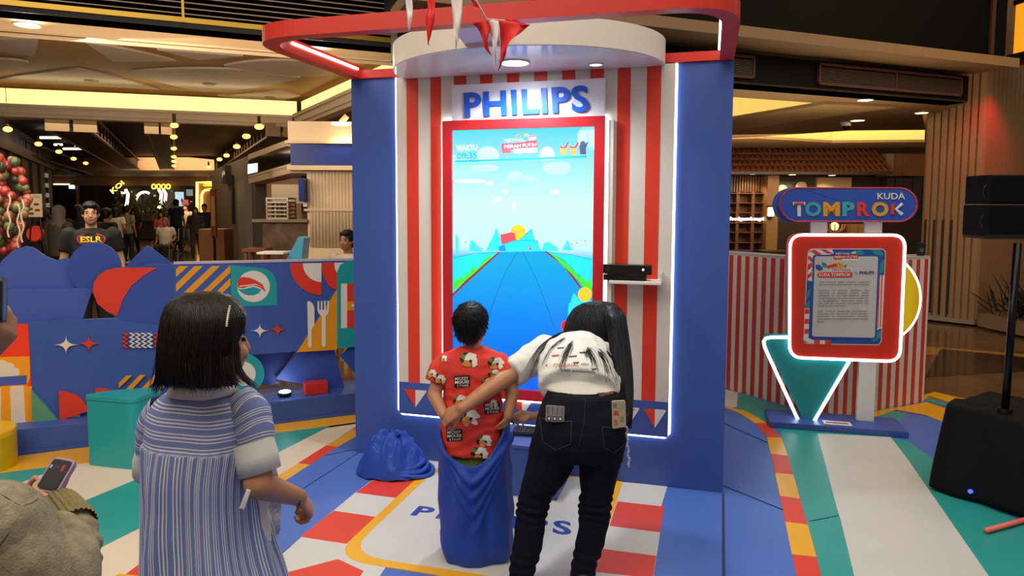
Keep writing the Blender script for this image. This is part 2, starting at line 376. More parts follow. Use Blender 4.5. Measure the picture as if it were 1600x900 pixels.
# television in a red frame
TD = 0.07
t = [pp(704.5,206,TD), pp(927.5,195,TD)]; ta0 = pp(706.5,400,TD)[0]; ta1 = pp(926.5,400,TD)[0]; tb1 = pp(815,200.5,TD)[1]; tb0 = pp(800,608,TD)[1]
tv = thing('television', 'tall portrait screen in a red frame showing a blue race track game', 'television', B.pt((ta0+ta1)/2, tb0-0.07, 0.03))
fo = [pp(692,400,TD)[0], pp(943,400,TD)[0]]; ft = pp(943,181,TD)[1]; fb = tb0-0.062
b = MB()
for r_ in ((fo[0],fb,ta0,ft),(ta1,fb,fo[1],ft),(ta0,fb,ta1,tb0),(ta0,tb1,ta1,ft)): b.rect(B, r_[0], r_[1], r_[2], r_[3], D1+0.001, TD+0.006)
b.build('frame', mat('frame_red', '#c81c24', 0.4), tv)
ledpath([B.pt(x, y, D1+0.02) for x, y in roundpoly([(fo[0]-0.008,fb-0.008),(fo[1]+0.008,fb-0.008),(fo[1]+0.008,ft+0.008),(fo[0]-0.008,ft+0.008)], 0.03)], 0.009, par=tv, closed=True)
def scr(name, col, e=1.0): return glow('screen_'+name, col, e)
sm = mat('screen_sky', '#0a0a0a', 0.2)
nb = NB(sm); P_, X_, Y_, Z_ = nb.pos()
zz = B.O.z
g = nb.m('MULTIPLY', nb.m('SUBTRACT', Z_, tb0), 1/(tb1-tb0))
rmp = sm.node_tree.nodes.new('ShaderNodeValToRGB'); sm.node_tree.links.new(g, rmp.inputs[0])
els = rmp.color_ramp.elements; els[0].position = 0.0; els[0].color = hexc('#0b7bff'); els[1].position = 1.0; els[1].color = hexc('#5cd8ee')
for p_, c_ in ((0.25,'#0a94ff'),(0.5,'#10b4f4'),(0.55,'#c8f4f6'),(0.72,'#d2f6f8'),(0.85,'#a4eef4')):
    e = els.new(p_); e.color = hexc(c_)
sm.node_tree.links.new(rmp.outputs[0], nb.b.inputs['Emission Color']); nb.b.inputs['Emission Strength'].default_value = 1.12
screen = MB().rect(B, ta0, tb0, ta1, tb1, D1+0.002, TD-0.012).build('screen', sm, tv)
SD = TD-0.012; lay = [0]
def sx(px, py): return B.pix(px, py, SD)
def pic(m, *polys):
    lay[0] += 1
    for Q in polys: MB().flat([B.pt(a, c, SD+0.0004*lay[0]) for a, c in Q]).build('picture_shape', m, screen, fixn=False)
def px(*L): return [sx(x, y) for x, y in L]
def clipx(Q): return [(min(max(a, ta0), ta1), min(max(c, tb0), tb1)) for a, c in Q]
def ell(cx, cy, rx, ry, n=20, a0=0, a1=360): return [(cx+rx*math.cos(math.radians(a0+(a1-a0)*i/n)), cy-ry*math.sin(math.radians(a0+(a1-a0)*i/n))) for i in range(n+(0 if a1-a0 == 360 else 1))]
cl = scr('cloud', '#86e8ee')
pic(cl, px(*ell(815,289,38,6)), px(*ell(806,280,14,13)), px(*ell(826,283,16,8)), px(*ell(804,302,36,3)), px(*ell(850,302,10,2.5)), px(*ell(870,262,22,12)), px(*ell(762,243,18,14)), px(*ell(738,262,42,7)), clipx(px(*ell(712,262,24,20))), px(*ell(855,243,12,14)), clipx(px(*ell(922,215,20,20))))
wh = scr('white', '#f6feff')
pic(wh, px(*ell(735,283,24,3)), px(*ell(765,287,5,3)), px(*ell(790,300,4,3)), px(*ell(803,322,2,8)), px(*ell(778,312,5,3)), px(*ell(868,300,8,3)))
sea = scr('sea', '#1cc4f4')
hz_ = 392
pic(sea, clipx(px((707,402),(760,394),(850,392),(927,404),(927,470),(707,470))))
tk = mat('screen_track', '#0a0a0a', 0.2); nb2 = NB(tk); P2_, X2_, Y2_, Z2_ = nb2.pos()
g2 = nb2.m('MULTIPLY', nb2.m('SUBTRACT', Z2_, tb0), 1/(tb1-tb0)); rm2 = tk.node_tree.nodes.new('ShaderNodeValToRGB'); tk.node_tree.links.new(g2, rm2.inputs[0])
rm2.color_ramp.elements[0].color = hexc('#0a66f0'); rm2.color_ramp.elements[1].color = hexc('#18b8f6'); rm2.color_ramp.elements[1].position = 0.5
e = rm2.color_ramp.elements.new(0.28); e.color = hexc('#0a90fc')
tk.node_tree.links.new(rm2.outputs[0], nb2.b.inputs['Emission Color']); nb2.b.inputs['Emission Strength'].default_value = 1.0
pic(tk, clipx(px((780,394),(854,392.5),(880,405),(905,430),(927,450),(927,620),(705,620),(706,462),(730,438),(757,412))))
pic(scr('palace', '#2cc8ee'), px((760,392),(764,382),(772,366),(776,355),(780,368),(788,385),(790,392)), px((733,392),(735,378),(738,374),(742,380),(752,388),(754,394)), px((712,396),(712,364),(716,372),(717,396)), px((846,392),(850,380),(858,378),(870,386),(872,392)), px((878,391),(884,380),(887,374),(892,386),(896,391)))
pic(scr('bank', '#7a2a2c'), clipx(px((706,463),(735,437),(782,394),(779,393.5),(731,435),(706,458.5))), clipx(px((850,392.5),(854,392.5),(885,415),(909,450),(905,449),(880,415))))
pic(scr('reed', '#3cc61e'), clipx(px((707,455),(712,432),(716,438),(721,430),(726,437),(729,422),(733,430),(739,415),(744,422),(756,406),(775,395),(740,428))), clipx(px((858,394),(880,407),(888,414),(893,420),(899,424),(905,432),(912,434),(917,442),(924,434),(925,460),(912,450),(903,437))))
blk = scr('line', '#10404f')
def ln(w, *pts):
    Q = [Vector(sx(*p)) for p in pts]; out = []
    for i in range(len(Q)-1):
        t_ = (Q[i+1]-Q[i]).normalized(); n_ = Vector((-t_.y, t_.x))*w/2
        out.append([tuple(Q[i]-n_), tuple(Q[i+1]-n_), tuple(Q[i+1]+n_), tuple(Q[i]+n_)])
    return out
pic(blk, *(ln(0.0022, (809,393),(790,425),(772,470),(762,500)) + ln(0.0022, (817,393),(840,440),(855,480),(868,515)) + ln(0.0018, (709,403),(740,396),(780,394)) + ln(0.0018, (858,394),(895,398),(925,406))))
pic(scr('sun', '#f6b12c'), px(*ell(810,363,12,12)))
pic(scr('coral', '#ee4450'), px((782,367),(800,363),(805,365),(806,378),(784,382)))
pic(scr('blockteal', '#22c4e0'), px((812,374),(831,358),(836,376),(825,380)), px((788,381),(806,375),(840,376),(845,392),(790,393)))
pic(scr('blockblue', '#1884e0'), px((779,386),(788,382),(791,392.5),(781,392.5)))
pic(blk, *(ln(0.0015, (799,359),(812,363),(821,357)) + ln(0.0018, (812,374),(831,358),(836,376)) + ln(0.0018, (790,393),(788,381),(806,375),(840,376),(845,392.5))+ ln(0.0018, (782,367),(800,363),(805,365),(806,376))))
pic(scr('coral', '#ee4450'), px((827,386),(831,386),(831,390),(827,390)))
# second obstacle at the lower right of the picture
pic(scr('blockteal', '#22c4e0'), clipx(px((887,500),(889,474),(892,472),(895,460),(898,458),(906,469),(930,469),(930,500))))
pic(scr('sun', '#f6b12c'), clipx(px(*ell(914,460,11,11))))
pic(blk, *ln(0.0025, (887,499.5),(924,500.5)))
pic(scr('redball', '#f01828'), clipx(px((888,500),(924,500.5),(924,520),(888,520))), px(*ell(885,509,7.5,9)))
# flags along the horizon
for i, (x, y) in enumerate(((716,374),(727,377),(744,385),(753,387),(885,383),(893,380),(901,378),(914,375))):
    pic(scr('coral', '#ee4450'), px((x,y),(x+3,y+1),(x,y+3)))
# game head-up display
pic(scr('hud', '#1791c4'), px((712,251),(917,243.5),(917,246.5),(712,254)))
def stext(t_, q4, m, bold=0.015):
    lay[0] += 1; qq = quadmap(B, q4, SD+0.0004*lay[0]); text_on('picture_lettering', t_, B, 0,0,1,1,0,m,screen,bold=bold,mapf=qq)
stext('WAKTU', [(713,236),(746,234.5),(746,226),(713,227.5)], wh)
stext('00:35', [(714,249),(746,247),(745,238),(714,239.5)], scr('digits', '#1a86c0'))
pic(scr('red2', '#e02c3a'), px(*[(x_, y_) for x_, y_ in roundpoly([(784,224),(840,219),(842,231),(785,235)], 5)]))
pic(scr('blue2', '#1c7fce'), px(*roundpoly([(783,216.5),(822,214),(823,222),(785,225)], 4)))
pic(wh, px(*roundpoly([(803,233),(840,231),(840,238),(803,240)], 3)), px((826,215),(838,212),(838,217),(828,220)))
pic(scr('sun', '#f6b12c'), px(*ell(823,213,4,3.5,10,0,180)))
pic(scr('coral', '#ee4450'), px((784,234),(798,233),(800,239),(786,240)), px((826,214),(838,211),(838,213.5),(827,216)), px((806,214),(811,210),(815,214)))
stext('FESTIVAL', [(788,222.5),(819,220.5),(819,216),(788,217.5)], wh, 0.0)
stext('MERAH PUTIH', [(788,232.5),(838,228.5),(838,223.5),(788,226.5)], wh, 0.0)
for k_, x in enumerate((881,896.5,911.5)):
    body = scr('figure_orange', '#d8873c') if k_ < 2 else scr('figure_navy', '#3a3f5c'); top = scr('figure_teal', '#2eb8cf') if k_ < 2 else body
    pic(body, px((x-5,231),(x+5,231),(x+5,241.5),(x-4,241.5)))
    pic(scr('red2', '#e02c3a') if k_ < 2 else body, px((x-5.5,231.5),(x-4,225),(x+4,225),(x+8,221),(x+8.5,224),(x+5,231.5)))
    pic(top, px(*ell(x,225,4.3,4.6)))
# round canopy over the screen
ca0, ca1 = pp(632,122)[0], pp(1040,97)[0]; cz = ZT-0.012; rx_ = (ca1-ca0)/2; cxm = (ca0+ca1)/2; ry_ = rx_*0.86; cth = 0.135
def canopy_ring(z, k=1.0, n=48): return [B.pt(cxm + rx_*k*math.cos(PI*i/n), z, 0.03 + ry_*k*math.sin(PI*i/n)) for i in range(n+1)]
MB().prism(canopy_ring(cz), (0,0,cth)).build('canopy', mat('canopy_white', '#e6ddca', 0.4), booth)
MB().prism(canopy_ring(cz-0.004, 0.995), (0,0,0.006)).build('canopy_underside', mat('underside_white', '#e8e8ee', 0.12), booth)
def downlight(c, r, name='canopy_downlight', parent=booth, e=25, col='#f4f7ff', up=-1, **k):
    b = MB(); b.lathe(c, [(r*1.15,0.0),(r*1.15,up*0.008),(r*0.98,up*0.008),(r*0.98,0.0)], 28); o = b.build(name, mat('lamp_rim', '#d8d4cc', 0.4), parent, smooth=False, **k)
    MB().lathe(Vector(c)+Vector((0,0,up*0.004)), [(0.001,0.0),(r*0.95,0.0),(r*0.95,up*0.003),(0.001,up*0.003)], 28).build('lamp_disc', glow('lamp_'+col.strip('#')+str(e), col, e), o if parent is not None else o)
    return o
dl = onz(804, 97, BO.z+cz-0.004); downlight(dl, 0.075)
d2 = onz(931, 99.5, BO.z+cz-0.004); downlight(d2, 0.035, e=1.2)
light('canopy_lamp', 'SPOT', dl - Vector((0,0,0.03)), dl - Vector((0,0,1)) , 60, (0.86,0.93,1.0), 0.07, spot=2.7, blend=0.6)
# red ring standing forward of the top edge
rb = ZT+0.002; rh = 0.075; rw = 0.075
LF = onz(412,73, BO.z+rb) ; 
def uv(p): q = p - B.O; return (q.dot(B.u), q.dot(B.n))
f0 = uv(onz(440,50, BO.z+rb)); f1 = uv(onz(1150,14, BO.z+rb)); fd = (f0[1]+f1[1])/2
ring2 = [(-W+0.0, 0.0), (-W-0.02, uv(onz(417,100,BO.z+rb))[1]), (uv(onz(417,70,BO.z+rb))[0], fd), (0.0, fd), (0.0, 0.0)]
RX0, RX1 = -W-0.0, 0.0
ringpts = roundpoly([(RX0,-0.03),(RX0,fd),(RX1,fd),(RX1,-0.03)], [0,0.30,0.30,0], 10)
inner = roundpoly([(RX0+rw,-0.03),(RX0+rw,fd-rw),(RX1-rw,fd-rw),(RX1-rw,-0.03)], [0,0.235,0.235,0], 10)
b = MB(); N_ = len(ringpts)
V = []
for z in (rb, rb+rh):
    V += [B.pt(a, z, d) for a, d in ringpts]; V += [B.pt(a, z, d) for a, d in inner]
Fs = []
for i in range(N_-1):
    Fs += [(i, i+1, N_+i+1, N_+i), (2*N_+i, 2*N_+N_+i, 2*N_+N_+i+1, 2*N_+i+1), (i, 2*N_+i, 2*N_+i+1, i+1), (N_+i, N_+i+1, 3*N_+i+1, 3*N_+i)]
Fs += [(0, N_, 3*N_, 2*N_), (N_-1, 3*N_-1, 4*N_-1, 2*N_-1)]
b.add(V, Fs); REDR = mat('ring_red', '#d2301f', 0.4)
b.build('red_ring', REDR, booth)
MB().rect(B, RX0+rw, rb-0.0, RX1-rw, rb+0.05, -0.03, 0.02).build('rear_bar', REDR, booth)
ledpath([B.pt(RX0+rw+0.004, rb+0.05, d) for d in (0.06, fd-0.32)], 0.008); ledpath([B.pt(RX1-rw-0.004, rb+0.05, d) for d in (0.05, fd-0.32)], 0.006)
# white beam that ties the ring to the canopy
A_, C_ = uv(onz(735,40,BO.z+rb+0.02)), (cxm+0.02, ry_*0.93)
MB().prism([B.pt(A_[0]-0.07,rb+0.002,fd-rw), B.pt(A_[0]+0.12,rb+0.002,fd-rw), B.pt(C_[0]+0.1-0.1,rb+0.002,0.6), B.pt(C_[0]-0.08-0.1,rb+0.002,0.6)], (0,0,0.06)).build('tie_beam', mat('beam_lilac', '#c9b3d8', 0.4), booth)
# ledge with a keyboard in front of the screen
k0 = [onz(770,790), onz(873,792), onz(893,740)]
ka0, kd1 = uv(onz(690,783)); ka1 = uv(onz(870,783))[0]; kd1 = uv(onz(868,783))[1]
kz = 0.0
for _ in range(1): kz = B.pix(830,697,kd1)[1]
led_ = MB().rect(B, ka0, 0.001, ka1, kz-0.02, 0.001, kd1); led_.rect(B, ka0-0.01, kz-0.02, ka1+0.005, kz, 0.001, kd1+0.01)
led_.build('keyboard_ledge', BLUE, booth, bevel=0.003)
kc = uv(onz(815,676,BO.z+kz)); kb_ = thing('keyboard', 'black computer keyboard lying on the blue ledge under the screen', 'keyboard', B.pt(kc[0], kz, kc[1]))
ang = math.radians(-6)
KR = Fr(B.pt(kc[0]-0.03, kz+0.001, kc[1]), (B.u*math.cos(ang)+B.n*math.sin(ang)))
MB().rect(KR, -0.02, 0, 0.34, 0.016, -0.06, 0.07).build('case', BLACK, kb_, bevel=0.003)
keym = mat('key_black', '#16171b', 0.5)
for r_ in range(5):
    for c_ in range(14):
        MB().rect(KR, -0.012+c_*0.0248, 0.016, -0.012+c_*0.0248+0.021, 0.021, -0.053+r_*0.0235, -0.053+r_*0.0235+0.02).build('key', keym, kb_)
# slim white backing post and shelf with the motion sensor
q0, q1 = pp(943,300,D1)[0], pp(955,300,D1)[0]; MB().rect(B, fo[1]+0.02, bz, fo[1]+0.045, pp(950,190)[1], D1, D1+0.035).build('cable_cover', WHITE, booth)
s_a0, s_z = pp(954,438,0.10); s_a1 = pp(1035,436,0.1)[0]
MB().rect(B, s_a0, s_z-0.012, s_a1, s_z+0.006, D1, 0.17).build('sensor_shelf', WHITE, booth, bevel=0.003)
MB().rect(B, s_a1-0.008, s_z+0.006, s_a1, s_z+0.05, D1, 0.16).build('shelf_end', mat('clear_plastic', '#dfe4e4', 0.15, alpha=0.45), booth)
sn = thing('motion_sensor', 'long black motion sensor bar on the small white shelf beside the screen', 'sensor', B.pt((s_a0+s_a1)/2, s_z+0.006, 0.12))
x0, z0 = pp(942,430,0.17); x1, z1 = pp(1018,415,0.17)
MB().rect(B, x0, z0+0.008, x1, z0+0.062, 0.105, 0.165).build('body', mat('gloss_black', '#060607', 0.12), sn, bevel=0.004)
MB().rect(B, x0, s_z+0.006, x1-0.03, z0+0.004, 0.06, 0.15).build('foot', BLACK, sn)
MB().lathe(B.pt(x0+0.03, z0+0.036, 0.165), [(0.013,0.0),(0.013,0.002),(0.001,0.002)], 16, axis=B.n).build('lens', mat('lens_black', '#1d1f24', 0.05), sn)
MB().lathe(B.pt(x1-0.045, z0+0.036, 0.165), [(0.006,0.0),(0.006,0.002),(0.001,0.002)], 12, axis=B.n).build('emblem_light', glow('led_dot', '#ffffff', 1.5), sn)
# lettering printed on the mat
qf = [onz(640,806), onz(893,838), onz(893,816), onz(655,791)]
def floor_text(u_, w_, z_):
    p = qf[0]*(1-u_)*(1-w_) + qf[1]*u_*(1-w_) + qf[2]*u_*w_ + qf[3]*(1-u_)*w_; return Vector((p.x, p.y, 0.0031))
text_on('mat_lettering', 'PHILIPS', B, 0,0,1,1,0, mat('print_blue', '#1c3f9a', 0.4), floor, bold=0.035, mapf=floor_text, spacing=1.3)
# ================================================================ printed fence along the left of the stage
WF = Fr(onz(15, 712), Vector((2355, 1090, 0)))
PD = -0.17      # depth of the printed panel behind the plinth's front edge
fence = thing('printed_fence', 'low blue fence with colourful printed shapes and cut out hills at the left', 'fence', WF.pt(0.9,0,-0.2))
e0 = WF.pix(-260,780)[0]; e1 = WF.pix(640,700)[0]
pz = WF.pix(430,648)[1] 
MB().rect(WF, e0, 0.0, e1, 0.165, -0.42, 0.0).build('plinth', BLUE, fence, bevel=0.004)
MB().rect(WF, e0, 0.0, e1, 0.02, 0.0, 0.018).build('plinth_skirting', BLUE2, fence)
def fpx(L, d=PD): return WF.pixs(L, d)
lay2 = [0]
main = [(-260,685),(-260,512),(0,505),(130,499.5),(200,497),(228,412),(271,412.7),(556,406.7),(640,405),(640,534),(556,541.5),(381,555.5),(381,600),(387,640),(270,650),(95,659),(15,665)]
body = MB().slab(WF, fpx(main), PD-0.04, PD).build('panel', BLUE2, fence)
top_cap = MB().slab(WF, fpx([(271,409.5),(556,403.5),(640,402),(640,405.5),(556,407),(271,413)]), PD-0.045, PD+0.004).build('top_rail', mat('rail_lilac', '#b9b4c4', 0.4), fence)
def pr(m, *polys, name='printed_shape', par=None, t=0.004, d=None):
    lay2[0] += 1
    for L in polys:
        dd = PD+0.0006*lay2[0] if d is None else d
        o = MB().slab(WF, WF.pixs(L, PD), PD-0.001, dd+t-0.003).build(name, m, par or body)
    return o
HB = mat('hill_blue', '#465cae', 0.42)
HB2 = mat('hill_dark_blue', '#3550a0', 0.42)
def hill(L, d, m, th=0.03): MB().slab(WF, [q for q in WF.pixs(L, d)], d-th, d).build('cutout_hill', m, fence)
# cut out hills standing behind and in front
hill([(-60,470),(-40,450),(-10,425),(5,405),(22,390),(40,384.5),(52,387),(72,401),(88,407),(104,403),(120,420),(130,470),(100,480),(-60,480)], PD-0.09, HB)
hill(ell(148,419,42,40,40), PD-0.055, HB2)
hill([(190,425),(200,412),(225,387),(230,384),(236,387),(271,413),(271,430),(200,440)], PD-0.055, HB2)
hill(roundpoly([(-60,452),(145,450),(130,496),(128,500),(-60,506)], [4,8,8,2,2]) , PD-0.05, HB)
rd = MB().slab(WF, WF.pixs([(146,455),(147,440),(154,430),(166,422),(182,418),(271,412.8),(271,510),(190,500),(170,489),(152,474)], PD+0.002), PD-0.02, PD+0.002).build('cutout_disc', HB2, fence)
pr(RED, [(145,455),(147,441),(154,430),(166,422),(182,418.5),(246,418),(225,430),(205,447),(192,468),(183,493),(168,487),(152,474)], d=PD+0.006)
# upper panel prints
def stripe_set(x0, x1, yt, yb, n, w, slope, m, clipy=None):
    pass
YO = mat('ochre_print', '#e79a16', 0.45)
pr(YO, [(275,433),(294,415.8),(280,415.8),(275,421)], [(275,456),(317,415.8),(304,415.8),(275,444)], [(287,457),(331,415.6),(344,415.6),(301,457)], [(315,457),(360,414.5),(360,426),(327,457)], [(337,457),(360,434),(360,446),(348,457)])
pr(TEAL, [(361,414.5)] + arc(406,445,26.5,-90,0,8) + [(433,477),(361,479.5)])
pr(WHITE, ell(396,447.5,25.5,24.5,36), d=PD+0.005)
pr(RED, [(371,449),(371,440),(374,434),(380,432.5),(390,434),(400,438),(410,444),(415.5,456),(406,449),(397,445.5),(388,447),(380,450)], name='emblem_stroke', d=PD+0.0065)
pr(TEAL, [(371,450),(376,452),(384,451),(396,448),(408,452),(404,458),(396,461),(386,461),(377,457)], name='emblem_stroke', d=PD+0.0065)
pr(WHITE, [(374,446.5),(390,444.5),(399,443),(411,449),(399,444.5),(390,446),(374,448)], name='emblem_stroke', d=PD+0.0072)
pr(RED, [(453,412)] + [(453+ (1-math.cos(math.radians(a)))*49, 412+math.sin(math.radians(a))*49) for a in range(0,91,9)] + [(502,411)])
pr(WHITE, [(473,411.5)] + [(473+ (1-math.cos(math.radians(a)))*29, 411.5+math.sin(math.radians(a))*29) for a in range(0,91,9)] + [(502,411)])
pr(RED, [(502.5,411)] + [(502.5+ (1-math.cos(math.radians(a)))*24, 411+math.sin(math.radians(a))*41) for a in range(0,91,9)] + [(526.5,410)])
pr(WHITE, [(522,410.5),(523,420),(527,427),(534,432),(545,410)])
pr(YO, [(526.5,452),(526.5,546),(464,550)])
pr(TEAL, [(526.5,425),(531,414),(540,408),(556,407),(640,406),(640,535),(556,541.5),(526.5,544)])
pr(WHITE, [(532.5,443),(542,443),(542,512),(532.5,512.5)])
pr(RED, [(542,443),(600,441),(600,510),(542,512)])
pr(YO, [(542,471),(600,469),(600,483),(542,485)])
pr(WHITE, [(549,475.5),(575,474),(575,479),(549,479)])
MB().tube([WF.pt(a, c, PD+0.006) for a, c in WF.pixs([(542+ (1-math.cos(math.radians(t)))*11, 443-math.sin(math.radians(t))*8) for t in range(0,181,15)], PD)], 0.0025, 6).build('bag_handle', WHITE, body)
MB().tube([WF.pt(a, c, PD+0.006) for a, c in WF.pixs([(549+ (1-math.cos(math.radians(t)))*11, 442-math.sin(math.radians(t))*8) for t in range(0,181,15)], PD)], 0.0025, 6).build('bag_handle', WHITE, body)
def star(cx, cy, rx, ry):
    P = [(cx-rx,cy),(cx,cy-ry),(cx+rx,cy),(cx,cy+ry)]; out = []
    for i in range(4): out += bez(P[i], (cx,cy), P[(i+1) % 4], 6)[:-1]
    # concave sides
    return [(cx + (x-cx)*1.0, cy + (y-cy)*1.0) for x, y in out]
for (x, y, r_, r2, m) in ((406,516.5,13,11.5,WHITE),(434,514.5,12,11,RED),(103.5,538.5,17,14,CREAM),(139,536.5,16,13,RED)): pr(m, star(x, y, r_, r2), name='star')
pr(WHITE, [(480,471),(484,470.5),(488,474),(491,481),(491,508),(486.5,514),(486.5,541),(484,543.5),(481.5,541)], name='knife_print', d=PD+0.012)
pr(WHITE, [(496,470.5),(498.5,470.5),(498.5,484),(501,484),(501,470.5),(503.5,470.5),(503.5,484),(506,484),(506,470),(508.5,470),(508.5,484),(511,484),(511,470),(513.8,470),(513.8,485),(512,490),(508.5,493.5),(508.5,540),(505.5,542.5),(502.5,540),(502.5,493.5),(498,490),(496,485)], name='fork_print', d=PD+0.012)
# zigzags
def zig(x, m, w=3.5):
    L = []; R = []
    for i in range(8):
        px_ = x + (0 if i % 2 == 0 else 6.5); y = 520 + i*3.3
        L.append((px_, y)); R.append((px_+w, y-0.2))
    pr(m, L + R[::-1], name='zigzag')
zig(191, RED)
for i in range(4): zig(201.5+i*9.3, WHITE)
zig(240, RED)
# lower stripes, fans, stall
for x in (186, 210, 233, 256): pr(YO, [(x,605),(x+15,586.5),(x+22,586),(x+1,604) if False else (x+6,604)] if False else [(x,598),(x+11,587),(x+20,586.5),(x,605.5)] if x == 186 else [(x-12,607),(x+8,586),(x+17,585.5),(x-3,607)])
RB_ = [(46,506),(0,509),(-260,520),(-260,680),(51,662)]
pr(mat('hot_red', '#ff3c12', 0.42), [(44,506),(0,508),(-260,520),(-260,690),(15,664),(51,661.5),(47,560)], d=PD+0.003)
pr(mat('stall_amber', '#ffa312', 0.42), [(46.5,556.5),(0,558),(-260,568),(-260,665),(0,640),(8,628)] + [(30,615),(41,606),(47,590)], d=PD+0.0045)
cl_ = []
for (x, y, r_) in ((-30,572,12),(-12,571,11),(4,571,9),(15,574,8),(24,581,7)): pr(CREAM, ell(x, y, r_, r_, 16), d=PD+0.0062+x*0.00001)
pr(CREAM, [(-60,568),(20,574),(29,585),(29,587),(-60,592)], d=PD+0.0069)
pr(mat('stall_blue', '#4a5cae', 0.45), [(-60,592),(42,586),(42,600),(-60,606)], d=PD+0.0075)
for x in range(-46, 40, 16):
    pr(CREAM if (x//16) % 2 else mat('stall_amber', '#ffa312'), [(x,606.5-(x)*0.06),(x+16,605.5-x*0.06),(x+16.5,664-x*0.04),(x,665-x*0.04)], d=PD+0.0055)
pr(CREAM, [(16,603),(37,602),(40.5,661.5),(18,663)], d=PD+0.0066)
pr(mat('sage_print', '#5f9a74', 0.45), [(50,607.5),(93,656),(52,660)])
pr(RED, [(93,611),(102,611),(118,616),(128,622),(140,640),(95,655)])
pr(CREAM, [(94.5,631),(105,632),(117,638),(124,645),(127,656),(95,658)], d=PD+0.0085)
pr(RED, [(150,606.5),(165,607),(178,612),(190,625),(150,640)])
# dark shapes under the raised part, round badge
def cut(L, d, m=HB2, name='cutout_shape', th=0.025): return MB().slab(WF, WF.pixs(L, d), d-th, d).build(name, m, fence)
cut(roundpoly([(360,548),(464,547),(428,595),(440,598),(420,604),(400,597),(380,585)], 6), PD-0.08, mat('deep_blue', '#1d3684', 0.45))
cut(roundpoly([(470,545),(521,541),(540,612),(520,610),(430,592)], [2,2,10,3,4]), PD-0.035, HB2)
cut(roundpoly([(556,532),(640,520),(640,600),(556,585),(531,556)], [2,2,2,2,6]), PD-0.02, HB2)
bd = cut(ell(380,584,33,32,44), PD+0.012, TEAL, 'round_badge')
MB().slab(WF, WF.pixs(ell(380,584,19.5,19,36), PD+0.012), PD+0.011, PD+0.014).build('badge_disc', WHITE, bd)
MB().slab(WF, WF.pixs([(360,580),(370,577),(380,583),(396,595),(380,593),(368,592)], PD+0.012), PD+0.0135, PD+0.016).build('emblem_stroke', RED, bd)
# feet that hold the panel on the plinth
for (x, y) in ((74,664),(165,655)):
    a, c = WF.pix(x, y, PD); MB().rect(WF, a-0.1, 0.16, a+0.1, c+0.012, PD-0.06, PD-0.004).build('foot', BLUE, fence)
a, c = WF.pix(-40, 668, PD); MB().rect(WF, a-0.05, 0.16, a+0.05, c+0.02, PD-0.06, PD-0.004).build('foot', BLUE, fence)
for x in (400, 500): 
    a, c = WF.pix(x, 560, PD); MB().rect(WF, a-0.02, 0.16, a+0.02, c+0.02, PD-0.12, PD-0.085).build('post', BLUE, fence)
light('under_panel_glow', 'AREA', WF.pt(WF.pix(60,665,PD)[0], 0.19, PD-0.10), WF.pt(WF.pix(60,665,PD)[0], 0.17, 0.3), 3.0, (0.75,0.82,1.0), 1.6, 0.03)
# spot lamp and red block on the plinth
fl = thing('flood_lamp', 'small bright flood lamp lying on the blue plinth near the red block', 'lamp', WF.pt(*WF.pix(445,619,-0.12), -0.12))
a, c = WF.pix(445, 618.5, -0.12); c = 0.166
fm = MB().lathe(WF.pt(a, c, -0.12), [(0.03,0.0),(0.05,0.012),(0.052,0.03),(0.045,0.034)], 20, sx=1.0); fm.build('housing', BLACK, fl, smooth=False)
MB().lathe(WF.pt(a, c+0.034, -0.12), [(0.044,0.0),(0.04,0.006),(0.001,0.009)], 20).build('lamp_disc', glow('flood_glow', '#f2f6ff', 14), fl)
light('flood_light', 'POINT', WF.pt(a, c+0.10, -0.06), (0,0,0), 0.3, (0.9,0.95,1.0), 0.04)
a, c = WF.pix(494, 622, -0.1)
MB().rect(WF, a-0.085, 0.166, a+0.085, 0.166+0.09, -0.17, -0.07).build('red_block', mat('block_red', '#cc2720', 0.4), None, bevel=0.005, label='small red box sitting on the blue plinth beside the bright flood lamp', cat='box')
# teal bench and yellow stool
def obench(pts_floor, h, m, name, label, cat, r=0.04, lid=0.03, **k):
    P2 = [(p.x, p.y) for p in pts_floor]; Q = roundpoly(P2, r, 6); t = thing(name, label, cat, Vector((sum(p[0] for p in P2)/len(P2), sum(p[1] for p in P2)/len(P2), 0)), **k)
    MB().prism([Vector((x, y, 0.001)) for x, y in Q], (0,0,h-lid-0.003)).build('body', m, t, smooth=False)
    c = Vector((sum(q[0] for q in Q)/len(Q), sum(q[1] for q in Q)/len(Q)))
    Q2 = [tuple(c+(Vector(q)-c)*1.02) for q in Q]; MB().prism([Vector((x, y, h-lid)) for x, y in Q2], (0,0,lid)).build('lid', m, t, bevel=0.004)
    return t
TB = mat('bench_teal', '#22a2a4', 0.3)
A_ = onz(131,726); B_ = onz(214,735)
h_ = 0.45
for _ in range(1):
    d_ = ray(126,617); t_ = A_.y/d_.y; h_ = (CAMP+d_*t_).z
C2 = onz(255,605,h_); D2_ = onz(236,604,h_); C2 = onz(258,604,h_); E_ = onz(180,609,h_)
obench([A_, B_, Vector((C2.x,C2.y,0)), Vector((E_.x,E_.y,0))], h_, TB, 'bench', 'glossy teal wedge shaped bench in front of the printed fence', 'bench', r=0.07)
YB = mat('stool_yellow', '#e8b606', 0.35)
yc = onz(-30,731); h2 = (CAMP + ray(10,672)*((yc.y)/ray(10,672).y)).z
ys = thing('round_stool', 'round yellow drum stool at the left edge beside the teal bench', 'stool', Vector((yc.x,yc.y,0)))
rr_ = abs(aty(17,700,yc.y).x - yc.x)
MB().lathe((yc.x,yc.y,0.001), [(rr_*0.99,0.0),(rr_*0.99,h2-0.035)], 40).build('body', mat('stool_olive', '#c9a508', 0.35), ys, smooth=False)
MB().lathe((yc.x,yc.y,h2-0.035), [(rr_,0.0),(rr_,0.03),(rr_-0.006,0.036)], 40).build('lid', YB, ys)
